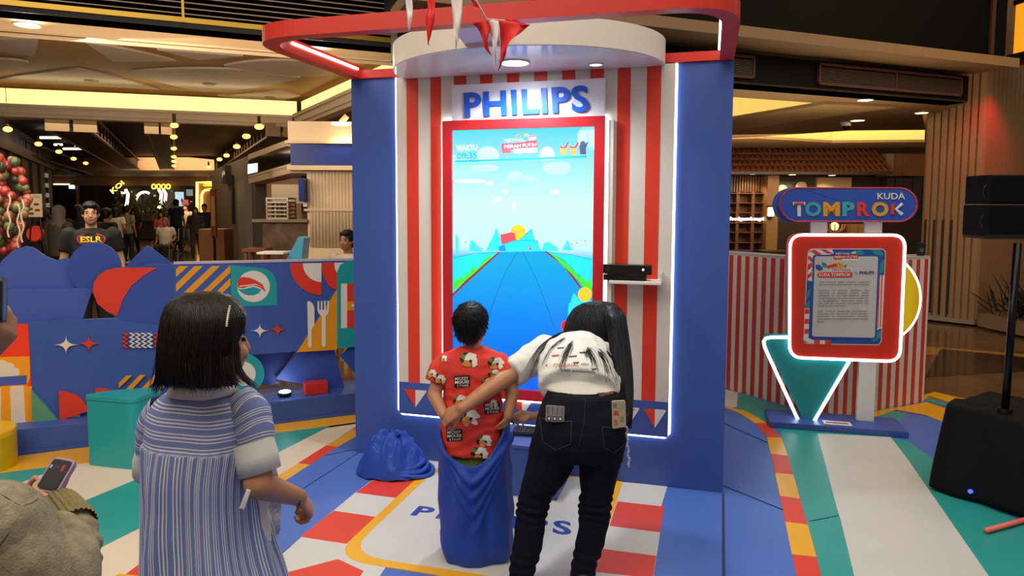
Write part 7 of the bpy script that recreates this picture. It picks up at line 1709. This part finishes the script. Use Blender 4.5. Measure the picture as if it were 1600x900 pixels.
# jeans
JN = mat('denim_dark', '#0b0f1b', 0.9, noise_amt=0.25, scale=30, spec=0.2, bump=0.15, bscale=400)
b = MB()
def wr(y, xl, xr, Y, ry): c0_, c1_ = A(xl, y, Y), A(xr, y, Y); return ((c0_+c1_)/2, Vector((1,0,0)), Vector((0,1,0)), (c1_-c0_).length/2, ry)
b.loft([ringe(*wr(*q), 30, 2.3) for q in ((603,862,964,2.99,.10),(613,856,968,2.95,.125),(640,843,976,2.91,.135),(665,837,979,2.89,.145),(690,832,977,2.88,.14),(712,832,968,2.88,.115))])
for rows in (((680,832,906,2.88,.105),(715,825,903,2.88,.1),(750,817,883,2.87,.085),(775,811,862,2.865,.068),(795,808.5,855,2.86,.063),(815,806,852,2.85,.062),(850,801,848,2.83,.056),(885,797,837,2.81,.05),(925,794,829,2.80,.045)),
             ((680,902,978,2.88,.105),(715,903,972,2.88,.1),(740,906,964,2.88,.085),(770,907,957,2.88,.07),(795,905,954,2.88,.065),(815,905,951,2.875,.062),(850,900,943,2.865,.056),(880,894,932,2.85,.048),(925,889,925,2.84,.045))):
    b.loft([ringe(*wr(*q), 24) for q in rows])
jm = remesh(b, 0.007, 3); zk_ = kL.z
ns = [v.normal.copy() for v in jm.vertices]
for v, n_ in zip(jm.vertices, ns):
    kz_ = math.exp(-((v.co.z-zk_+0.01)/0.05)**2); v.co += n_*(0.0055*kz_*math.sin(v.co.z*190+3*noise.noise(v.co*12)) + 0.0035*(1-2*abs(noise.noise(Vector((v.co.x*9, v.co.y*9, v.co.z*14))))) + 0.004*math.exp(-((v.co.z-0.12)/0.05)**2)*math.sin(v.co.z*150))
jeans = link_mesh('jeans', jm, JN, w2, smooth=True); bvj = bvh_of(jeans)
STI = mat('denim_stitch', '#3a3a44', 0.8)
def seam(L, r=0.0022, m=STI, off=0.001, par=None, bv_=None, n=14, name='seam'):
    pts = []
    for i in range(len(L)-1):
        for j in range(n): pts.append((L[i][0]+(L[i+1][0]-L[i][0])*j/n, L[i][1]+(L[i+1][1]-L[i][1])*j/n))
    P_ = [hit(bv_ or bvj, x, y, off) for x, y in pts+[L[-1]]]; P_ = [p for p in P_ if p is not None]
    if len(P_) > 2: return MB().tube(P_, r, 5).build(name, m, par or jeans, smooth=True)
seam([(848,654),(865,660),(893,658)]); seam([(843,650),(848,690),(868,703),(892,694),(893,658)], 0.0012); seam([(941,667),(962,670),(978,662)]); seam([(941,667),(944,700),(960,708),(976,694)], 0.0012)
seam([(861,618),(900,620),(930,622),(966,620)], 0.003, mat('denim_edge','#0e1118',0.8)); seam([(915,624),(913,660),(904,700)], 0.002, mat('denim_edge','#0e1118'))
drape_poly('brand_patch', [(934,612),(957,606),(959,615),(937,620)], bvj, jeans, mat('patch_brown','#5a3424',0.6), 0.005, 5); drape_text('patch_lettering', 'OEM', 944,609,956,614, bvj, jeans, mat('patch_gold','#c09a70'), 0.0075)
# things in the back pockets
def pocket_item(name, lab, L, m, th, cat, r=2.5):
    P_ = [hit(bvj, x, y, 0.0) for x, y in L]; Ym = min(p.y for p in P_ if p); P_ = [A(x, y, Ym+0.004*(665-y)/40) for x, y in L]; c = sum(P_, Vector())/len(P_)
    nrm = (P_[1]-P_[0]).cross(P_[3]-P_[0]).normalized(); 
    if nrm.y > 0: nrm = -nrm
    u_ = (P_[1]-P_[0]).normalized(); v_ = nrm.cross(u_).normalized(); fr_ = Fr(c, u_)
    fr_.u, fr_.v, fr_.n = u_, v_ if v_.z > 0 else -v_, nrm
    Q = [((p-c).dot(fr_.u), (p-c).dot(fr_.v)) for p in P_]
    o = MB().slab(fr_, roundpoly(Q, r/382.0), 0.008, 0.008+th).build(name, m, None, bevel=0.0012, label=lab, cat=cat)
    return o, fr_, Q
cardo, cf_, Q = pocket_item('card_pouch', 'clear grey pouch with three small pictures in the left back jeans pocket', [(852,657),(881,658),(882,634),(853,632)], mat('pouch_grey', '#8f8680', 0.4), 0.006, 'pouch')
def on_item(fr_, Q, poly, d, m, name, par):
    def mp(u_, w_): return tuple(Q[0][i]*(1-u_)*(1-w_)+Q[1][i]*u_*(1-w_)+Q[2][i]*u_*w_+Q[3][i]*(1-u_)*w_ for i in (0,1))
    o = MB().slab(fr_, [mp(u_, w_) for u_, w_ in poly], d-0.0005, d).build(name, m, None)
    o.parent = par; o.matrix_parent_inverse = Matrix.Translation(-par.location)
    return o
for i in range(3): on_item(cf_, Q, [(0.08+i*0.3,0.06),(0.3+i*0.3,0.06),(0.3+i*0.3,0.34),(0.08+i*0.3,0.34)], 0.0148, INKB, 'picture_tile', cardo); on_item(cf_, Q, [(0.13+i*0.3,0.12),(0.25+i*0.3,0.12),(0.25+i*0.3,0.28),(0.13+i*0.3,0.28)], 0.0152, CRW, 'picture_tile', cardo)
for i in range(4): on_item(cf_, Q, [(0.1+i*0.25,0.42),(0.13+i*0.25,0.42),(0.13+i*0.25,0.94),(0.1+i*0.25,0.94)], 0.0148, mat('pouch_line','#5f5854'), 'pouch_line', cardo)
ph_, pf_, Q = pocket_item('mobile_phone', 'mobile phone in a pale illustrated case standing in the right back jeans pocket', [(956,668),(977,665),(976,624),(955,625)], mat('case_sand', '#b5a07a', 0.4), 0.012, 'phone')
for L, m in (([(0.1,0.5),(0.5,0.46),(0.45,0.62),(0.15,0.66)], '#a05a3c'), ([(0.55,0.2),(0.85,0.2),(0.85,0.4),(0.6,0.42)], '#7a8a6a'), ([(0.5,0.7),(0.9,0.72),(0.85,0.9),(0.55,0.88)], '#8aa08a'), ([(0.1,0.1),(0.42,0.12),(0.38,0.3),(0.14,0.34)], '#b06a48'), ([(0.08,0.78),(0.35,0.75),(0.35,0.92),(0.1,0.92)], '#6f7a74')): on_item(pf_, Q, L, 0.0208, mat('case_'+m.strip('#'), m, 0.5), 'case_print', ph_)
st_ = A(979,668,2.78); b = MB(); random.seed(6)
for i in range(20): b.ball(st_+Vector((0.0025*math.sin(i*1.3)+i*0.0007, 0, -i*0.0085)), 0.0052+0.0012*(i % 3 == 0), 6)
b.build('phone_strap', mat('bead_blue', '#9fb6cc', 0.3), None, smooth=True, label='strap of small pale blue beads hanging from the phone in the jeans pocket', cat='strap')
# T-shirt
b = MB()
b.loft([ringe(wa+spd*0.012+Vector((0,0,0.012)), sx2, spn, 0.165,0.10, 30), ringe(wa+spd*0.04, sx2, spn, 0.172,0.12, 30), ringe(wa.lerp(ch_,0.5), sx2, spn, 0.175,0.125, 30), ringe(ch_, sx2, spn, 0.17,0.12, 30), ringe(ch_.lerp(nk,0.55), sx2, spn, 0.135,0.095, 30), ringe(nk-(nk-ch_)*0.12, sx2, spn, 0.08,0.07, 30)])
b.loft([ringe(*wr(*q), 26) for q in ((585,850,968,3.06,.13),(596,849,968,3.02,.12),(606,852,967,2.985,.12))])
e2 = sL_.lerp(eL_, 0.72); b.ball(sL_, 0.072, 16); b.tube([sL_+(sL_-eL_).normalized()*0.02, e2], [0.075,0.064], 22); e3 = sR_.lerp(eR_, 0.5); b.ball(sR_, 0.066, 16); b.tube([sR_, e3], [0.068,0.062], 20)
tm_ = remesh(b, 0.0065, 4); disp(tm_, 0.005, 9, 0.004, 22, (1,1,1.4)); shirt3 = link_mesh('t_shirt', tm_, CLOTHW, w2, smooth=True); bvt = bvh_of(shirt3)
IK = mat('tee_ink', '#4a464a', 0.7); IR = mat('tee_ink_red', '#b8443c', 0.7)
drape_text('shirt_lettering', '1960 Anniversary', 878,578,930,583, bvt, shirt3, IK, 0.002, skew=3); drape_text('shirt_lettering', 'ORIGINAL', 865,568,905,573, bvt, shirt3, IR, 0.002, skew=0); drape_text('shirt_lettering', 'AREA', 908,567,920,571, bvt, shirt3, IK, 0.002)
for (x, y, w_, m) in ((862,555,12,IR),(888,556,14,IK),(895,566,10,IK),(905,550,14,IK),(852,570,4,IR),(870,543,12,IK),(925,576,8,IK)): drape_poly('shirt_print', [(x,y),(x+w_,y-1),(x+w_-1,y+1.6),(x+1,y+2.4)], bvt, shirt3, m, 0.002, 4)
for dv in (0.0, 0.006): MB().tube([wR_.lerp(eR_, 0.08+dv*3) + (Vector((0,0,1))*math.cos(t) + Vector((0,1,0))*math.sin(t))*0.029 for t in [2*PI*i/20 for i in range(20)]], 0.0022, 5, closed=True).build('bracelet', mat('cord_maroon','#5a1a1c'), w2, smooth=True)
# long hair
ex, ey = Vector((1,0,0)), Vector((0,1,0))
def wr3(y, xl, xr, Y, ry): c0_, c1_ = A(xl, y, Y), A(xr, y, Y); return ((c0_+c1_)/2, ex, ey, (c1_-c0_).length/2, ry)
HRa = [wr3(*q) for q in ((471,926,944,3.5,.02),(474,912,958,3.49,.05),(482,899,967,3.48,.08),(496,889,973,3.46,.1),(512,883,976,3.44,.105),(530,882,977,3.42,.1),(546,888,976,3.40,.085),(556,900,972,3.38,.05))]
ha = hair_build('hair', HRa, w2, HAIR, 900, PI*0.95, PI*2.1, 0.007, 0.0014, 0.006, 12, 0.02, 1.0, 0.003, 0.06, 35)
HRb = [wr3(*q) for q in ((478,946,964,3.42,.03),(492,948,975,3.36,.05),(520,952,979,3.3,.05),(555,956,984,3.22,.045),(590,960,987,3.12,.04),(620,964,987,3.02,.032),(645,969,986,2.94,.022),(664,974,984,2.90,.01))]
hbk = hair_build('hair_fall', HRb, w2, HAIR, 420, 0, 2*PI, 0.006, 0.0014, 0.007, 14, 0.0, 1.02, 0.003, 0.1, 35)
# locks straying over the back of the T-shirt
b = MB(); random.seed(12)
def lock(P_, n_, spread, r):
    for _ in range(n_):
        o1, o2, o3 = [Vector((random.gauss(0,spread), random.gauss(0,0.4*spread), random.gauss(0,spread))) for _ in range(3)]
        K = [tuple(P_[0]+o1*0.5)] + [tuple(p+o2*(0.6+0.5*i)+o3*0.5) for i, p in enumerate(P_[1:])]; pts = interp(K, 14)
        b.tube(pts, [r*(1-0.7*i/13) for i in range(14)], 3, caps=False)
def onT(x, y, off=0.006, Y=3.1): return hit(bvt, x, y, off) or A(x, y, Y)
lock([A(898,515,3.34), onT(872,524), onT(850,540), onT(836,560), A(824,585,2.98)], 26, 0.005, 0.0016)
lock([A(896,522,3.33), onT(880,530), onT(862,545), onT(850,570)], 12, 0.006, 0.0013)
lock([A(905,530,3.32), onT(893,538), onT(885,555), onT(880,578)], 26, 0.008, 0.0014)
lock([A(915,538,3.3), onT(918,548), onT(925,562), onT(928,580)], 30, 0.009, 0.0015)
lock([A(925,540,3.3), onT(936,550), onT(945,568), onT(950,590)], 30, 0.009, 0.0015)
lock([A(935,540,3.3), onT(950,552), onT(960,575), onT(962,600)], 26, 0.007, 0.0015)
lock([A(975,600,3.05), A(982,620,3.0), A(986,638,2.96), A(994,641,2.95)], 10, 0.004, 0.0012)
o = b.build('stray_locks', HAIR, ha, smooth=True, fixn=False); o['kind'] = 'stuff'
# ---------------------------------------------------------------- person in a beige sweater, bottom left
w4 = thing('person', 'person in a beige wool sweater taking a picture, cut off at the lower left corner', 'person', (A(-90,900,1.15).x, 1.15, 0))
WOOL = mat('wool_beige', '#a0957a', 0.95, noise_amt=0.25, scale=60, bump=0.35, bscale=260); WOOL2 = mat('wool_olive', '#93865a', 0.95, noise_amt=0.2, scale=60, bump=0.5, bscale=250)
cB = A(-150,800,1.15); hc4 = A(-185,590,1.15); M4 = orient((0.55,0.83,-0.25))
b = MB(); head_mesh(b, hc4, M4, 0.95); limb(b, [hc4-Vector((0,0,0.08)), Vector((cB.x,1.13,hc4.z-0.2))], [0.047,0.055])
e4, w4p, s4 = A(114,890,1.2), A(84,790,1.36), A(0,830,1.16)
limb(b, [s4, e4, A(98,812,1.31), w4p], [0.045,0.038,0.028,0.025]); hand_mesh(b, w4p, Vector((-0.75,0.25,0.25)), Vector((0.3,0.85,0.4)), -1, 0.62, 1.15, thumb=(-0.25,1.0,-0.35), fr=0.0095)
for k_ in (-1,1):
    limb(b, [Vector((cB.x+k_*0.08,1.13,0.75)), Vector((cB.x+k_*0.09,1.16,0.4)), Vector((cB.x+k_*0.1,1.12,0.07))], [0.08,0.055,0.036])
    MB().ball((cB.x+k_*0.1,1.17,0.04), 0.07, 12, (0.6,1.6,0.56)).build('shoe', mat('shoe_black2','#121214'), w4, smooth=True)
    MB().tube([Vector((cB.x+k_*0.08,1.13,0.78)), Vector((cB.x+k_*0.09,1.16,0.4)), Vector((cB.x+k_*0.1,1.12,0.09))], [0.105,0.085,0.07], 16).build('trouser_leg', mat('trousers_dark','#1c1b1f',0.8), w4, smooth=True)
limb(b, [Vector((cB.x,1.14,0.8)), Vector((cB.x,1.14,1.05))], [0.13,0.12])
sL4 = Vector((cB.x-0.17,1.2,1.08)); limb(b, [sL4, sL4+Vector((-0.03,0.05,-0.24)), sL4+Vector((0.16,0.22,-0.12))], [0.05,0.042,0.03]); hand_mesh(b, sL4+Vector((0.16,0.22,-0.12)), (0.8,0.3,0.3), (0,0.5,0.8), 1, 0.82, 0.5)
link_mesh('body', remesh(b, 0.006, 4), SKIN3, w4, smooth=True); face_parts(w4, hc4, M4, 0.95)
b = MB(); qh = lambda x, y, z: hc4 + M4 @ Vector((x, y, z)); b.ball(qh(0,-0.022,0.03), 0.106, 16, (0.84,0.95,0.95), M4); b.loft([ringe(qh(0,-0.045,z), M4.col[0], M4.col[1], w_, d_, 16) for z, w_, d_ in ((0.02,0.095,0.075),(-0.08,0.098,0.06),(-0.16,0.085,0.045))])
link_mesh('hair', remesh(b, 0.007, 2), HAIR, w4, smooth=True)
b = MB()
b.loft([ringe(Vector((cB.x+dx, 1.15, z)), ex, ey, rx, ry, 26, 2.3) for z, dx, rx, ry in ((1.19,0.0,0.07,0.065),(1.155,0.0,0.12,0.085),(1.11,0.0,0.155,0.105),(1.03,0.0,0.175,0.125),(0.9,0.0,0.185,0.135),(0.72,0.0,0.2,0.15))])
b.ball(A(-16,826,1.15), 0.086, 16)
b1_ = b; b = MB(); b.ball(A(-16,828,1.14), 0.078, 16); b.tube([A(-18,828,1.15), A(38,876,1.16), A(94,908,1.19)], [0.085,0.074,0.064], 20); b.ball(A(93,908,1.19), 0.064, 16)
b.tube([A(94,908,1.19), A(102,862,1.24), A(103,816,1.3)], [0.062,0.052,0.042], 20)
for (px_, py_, Y_, R0, r0) in ((104,824,1.285,0.043,0.008),(103,846,1.26,0.048,0.010),(100,870,1.235,0.053,0.010)):
    cc = A(px_, py_, Y_); dd = Vector((0.15,-0.75,-0.65)).normalized(); a1_ = dd.cross(Vector((1,0,0))).normalized(); a2_ = dd.cross(a1_)
    b.tube([cc + a1_*math.cos(2*PI*k/24)*R0 + a2_*math.sin(2*PI*k/24)*R0 for k in range(24)], r0, 8, closed=True)
sm4 = remesh(b, 0.005, 3); b = b1_
b.tube([sL4, sL4+Vector((-0.03,0.05,-0.24))], [0.085,0.07], 16); b.ball(sL4,0.085,14); b.ball(sL4+Vector((-0.03,0.05,-0.24)),0.07,14); b.tube([sL4+Vector((-0.03,0.05,-0.24)), sL4+Vector((0.13,0.2,-0.13))], [0.07,0.05], 16)
wm = remesh(b, 0.007, 5); disp(wm, 0.003, 8, 0.008, 5); eC = A(112,868,1.22)
for wm_ in (sm4,): ns = [v.normal.copy() for v in wm_.vertices]
for v, n_ in zip(sm4.vertices, ns):
    r_ = (v.co-A(20,905,1.15)).length; g = math.exp(-((v.co-eC).length/0.10)**2)
    v.co += n_*(0.010*g*(abs(math.sin(r_*62+2*noise.noise(v.co*8)))*2-1) + 0.006*noise.noise(v.co*6) + 0.002*(1-2*abs(noise.noise(v.co*9))))
link_mesh('sleeve', sm4, WOOL, w4, smooth=True); swt = link_mesh('sweater', wm, WOOL, w4, smooth=True); bvw = bvh_of(swt)
# ribbed cuff
c0_, c1_ = A(118,824,1.275), A(90,787,1.335); d = (c1_-c0_).normalized(); ax = d.cross(Vector((0,1,0))).normalized(); ay = d.cross(ax); RR = []
for (f, r) in ((0,0.038),(0.15,0.039),(0.5,0.037),(0.85,0.035),(1.0,0.032),(1.0,0.028),(0.8,0.026)): RR.append([c0_.lerp(c1_, f) + (ax*math.cos(2*PI*k/160) + ay*math.sin(2*PI*k/160))*(r+0.0016*math.sin(2*PI*k/160*26)) for k in range(160)])
link_mesh('ribbed_cuff', MB().loft(RR, caps=False).mesh(), WOOL2, w4, smooth=True)
seam([(0,852),(18,826),(34,797),(36,790)], 0.0016, mat('wool_dark','#4a4230',0.9), 0.0, swt, bvw); seam([(36,790),(50,784),(58,778)], 0.003, WOOL, 0.0, swt, bvw); seam([(0,772),(22,786),(36,792)], 0.0016, mat('wool_dark','#4a4230'), 0.0, swt, bvw)  # thin darker lines along the sweater's seams
# its phone
def phone(name, lab, bl_, br_, tl_, th, case, m_scr, prints=()):
    bl_, br_, tl_ = Vector(bl_), Vector(br_), Vector(tl_); u_ = (br_-bl_); w_ = u_.length; u_.normalize(); v_ = tl_-bl_; v_ = v_ - u_*v_.dot(u_); h_ = v_.length; v_.normalize(); f_ = Fr(bl_, u_); f_.u, f_.v, f_.n = u_, v_, u_.cross(v_).normalized()
    if f_.n.dot(CAMP-bl_) < 0: f_.n = -f_.n
    t_ = thing(name, lab, 'phone', bl_)
    MB().slab(f_, rrect(0,0,w_,h_,0.011,5), -th, 0).build('case', case, t_, bevel=0.0015)
    s_ = MB().slab(f_, rrect(0.004,0.004,w_-0.004,h_-0.004,0.008,5), -0.001, 0.0008).build('screen', m_scr, t_)
    for L, m in prints: MB().slab(f_, [(a*w_, c*h_) for a, c in L], 0.0005, 0.0012).build('screen_picture', m, s_)
    return t_, f_
SCD = glow('phone_dim', '#0c0b0e', 0.4)
phone('mobile_phone', 'mobile phone in a lilac case held up by the person in the beige sweater', A(52,765,1.37), A(88,772,1.36), A(69,710,1.42), 0.011, mat('case_lilac','#a58aa6',0.35), SCD,
      [([(0.62,0.62),(0.74,0.62),(0.74,0.82),(0.62,0.8)], glow('pic_red','#8a1c20',0.5)), ([(0.12,0.66),(0.2,0.66),(0.2,0.76),(0.12,0.76)], glow('pic_grey','#8a8a90',0.6)), ([(0.1,0.88),(0.9,0.88),(0.9,0.93),(0.1,0.93)], glow('pic_bar','#1c181a',0.4)), ([(0.15,0.1),(0.85,0.1),(0.85,0.55),(0.3,0.6)], glow('pic_mid','#151316',0.4)), ([(0.3,0.64),(0.55,0.7),(0.5,0.8),(0.32,0.74)], glow('pic_mid2','#252228',0.4))])
# ---------------------------------------------------------------- person outside the left edge, only the hand and phone in view
w5 = thing('person', 'person at the left edge of whom only a hand with a raised phone shows', 'person', (-1.55, 1.25, 0))
h5 = Vector((-1.58,1.2,1.5)); M5 = orient((0.75,0.65,-0.05)); b = MB(); head_mesh(b, h5, M5, 1.0); limb(b, [h5-Vector((0,0,0.08)), h5-Vector((0,0,0.2))], [0.05,0.06])
b.loft([ringe(Vector((-1.58,1.2,z)), ex, ey, rx, ry, 18) for z, rx, ry in ((1.33,0.09,0.06),(1.25,0.17,0.09),(1.0,0.15,0.1),(0.8,0.16,0.11),(0.72,0.14,0.1))])
w5p = A(-38,566,1.22); e5 = Vector((-1.28,1.28,1.08)); s5 = Vector((-1.43,1.16,1.27)); limb(b, [s5, e5, w5p], [0.05,0.042,0.028])
hd5 = (A(8,512,1.22)-w5p); hand_mesh(b, w5p, hd5, Vector((-0.45,0.35,0.8)), 1, 0.9, curls=(0.75,0.8,0.85,0.9), spread=0.12, fr=0.0085, thumb=(0.3,0.9,0.5))
limb(b, [Vector((-1.72,1.2,1.27)), Vector((-1.78,1.2,1.0)), Vector((-1.75,1.3,0.78))], [0.05,0.04,0.028]); hand_mesh(b, (-1.75,1.3,0.78), (0,0.2,-1), (1,0,0), 1, 0.9, 0.4)
for k_ in (-1,1):
    limb(b, [Vector((-1.58+k_*0.08,1.2,0.75)), Vector((-1.58+k_*0.09,1.22,0.42)), Vector((-1.58+k_*0.1,1.18,0.07))], [0.08,0.055,0.036]); MB().ball((-1.58+k_*0.1,1.23,0.04), 0.07, 12, (0.6,1.6,0.56)).build('shoe', mat('shoe_black2','#121214'), w5, smooth=True)
    MB().tube([Vector((-1.58+k_*0.08,1.2,0.8)), Vector((-1.58+k_*0.09,1.22,0.42)), Vector((-1.58+k_*0.1,1.18,0.09))], [0.1,0.08,0.065], 16).build('trouser_leg', mat('trousers_dark','#1c1b1f'), w5, smooth=True)
link_mesh('body', remesh(b, 0.0055, 4), SKIN, w5, smooth=True); face_parts(w5, h5, M5, 1.0)
b = MB(); b.loft([ringe(Vector((-1.58,1.2,z)), ex, ey, rx, ry, 24) for z, rx, ry in ((1.36,0.08,0.07),(1.3,0.17,0.1),(1.1,0.19,0.13),(0.78,0.19,0.14))]); b.tube([s5, s5.lerp(e5,0.7)], [0.075,0.065], 16); b.tube([Vector((-1.72,1.2,1.27)), Vector((-1.76,1.2,1.08))], [0.075,0.065], 16); b.ball(s5,0.075,12); b.ball((-1.72,1.2,1.27),0.075,12)
link_mesh('shirt', remesh(b, 0.01, 3), mat('cloth_greyblue','#4a5566',0.8), w5, smooth=True)
b = MB(); b.ball(h5+M5 @ Vector((0,-0.024,0.03)), 0.107, 16, (0.84,0.95,0.93), M5); link_mesh('hair', remesh(b, 0.01, 1), HAIR, w5, smooth=True)
phone('mobile_phone', 'dark mobile phone seen edge on in the raised hand at the left edge', A(3,505,1.14), A(11,503,1.21), A(3,432,1.14), 0.012, BLACK, glow('phone_blue','#1c3550',0.8), [([(0.1,0.1),(0.6,0.2),(0.5,0.9),(0.15,0.85)], glow('phone_cyan','#2c4a60',0.6))])
# ---------------------------------------------------------------- bunting that hangs down over the booth
bn = thing('bunting', 'red and white cloth pennants hanging in front of the ring and canopy', 'bunting', A(720,10,3.0)); RC = mat('pennant_red','#e01a1c',0.6, bump=0.1, bscale=60); WC = mat('pennant_white','#e6ddd6',0.6)
MB().tube([A(560,-60,2.95), A(640,-14,2.9), A(700,-12,2.9), A(740,-6,2.9), A(760,30,3.0), A(800,33,3.05), A(830,34,3.1), A(900,-40,3.2)], 0.004, 6).build('cord', WC, bn, smooth=True)
def pennant_(L, R2, Y, m, tw=0.02):
    n = len(L); V = []
    K = interp([tuple(A(x, y, Y+tw*math.sin(i*1.7)*0.5)) for i, (x, y) in enumerate(L)], 16); K2 = interp([tuple(A(x, y, Y-0.01+tw*math.cos(i*1.9)*0.5)) for i, (x, y) in enumerate(R2)], 16)
    for a, c in zip(K, K2):
        a, c = Vector(a), Vector(c)
        for k in range(5): V.append(a.lerp(c, k/4)+Vector((0, 0.012*math.sin(k*1.6+a.z*30), 0)))
    me = bpy.data.meshes.new('p'); me.from_pydata(V, [], [(i*5+k, i*5+k+1, (i+1)*5+k+1, (i+1)*5+k) for i in range(15) for k in range(4)]); o = link_mesh('pennant', me, m, bn, smooth=True); s_ = o.modifiers.new('t','SOLIDIFY'); s_.thickness = 0.0012
pennant_([(634,-8),(635,15),(636,32),(638,47)], [(644,-8),(645,12),(643,28),(639,48)], 2.9, WC)
pennant_([(666,-10),(669,15),(665,30),(669,70)], [(681,-10),(680,12),(678,30),(670,71)], 2.9, RC)
pennant_([(704,-10),(707,20),(708,45),(711,62),(712,80)], [(724,-10),(722,15),(719,40),(717,62),(713,80)], 2.9, WC)
pennant_([(734,-6),(737,4),(739,11)], [(736,-6),(743,4),(749,11)], 2.95, RC)
pennant_([(738,36),(747,44),(754,62),(757,76),(767,87)], [(763,32),(766,45),(762,60),(763,74),(768,87)], 3.0, RC)
pennant_([(763,32),(766,50),(770,70),(772,90),(773,109)], [(779,32),(781,50),(777,66),(776,90),(774,109)], 3.0, WC)
pennant_([(779,32),(782,60),(782,85),(781,100),(778,110)], [(828,38),(812,52),(795,68),(789,90),(779,110)], 3.02, RC, 0.04)
pennant_([(788,30),(800,38),(812,42)], [(800,30),(815,34),(828,39)], 3.04, RC)
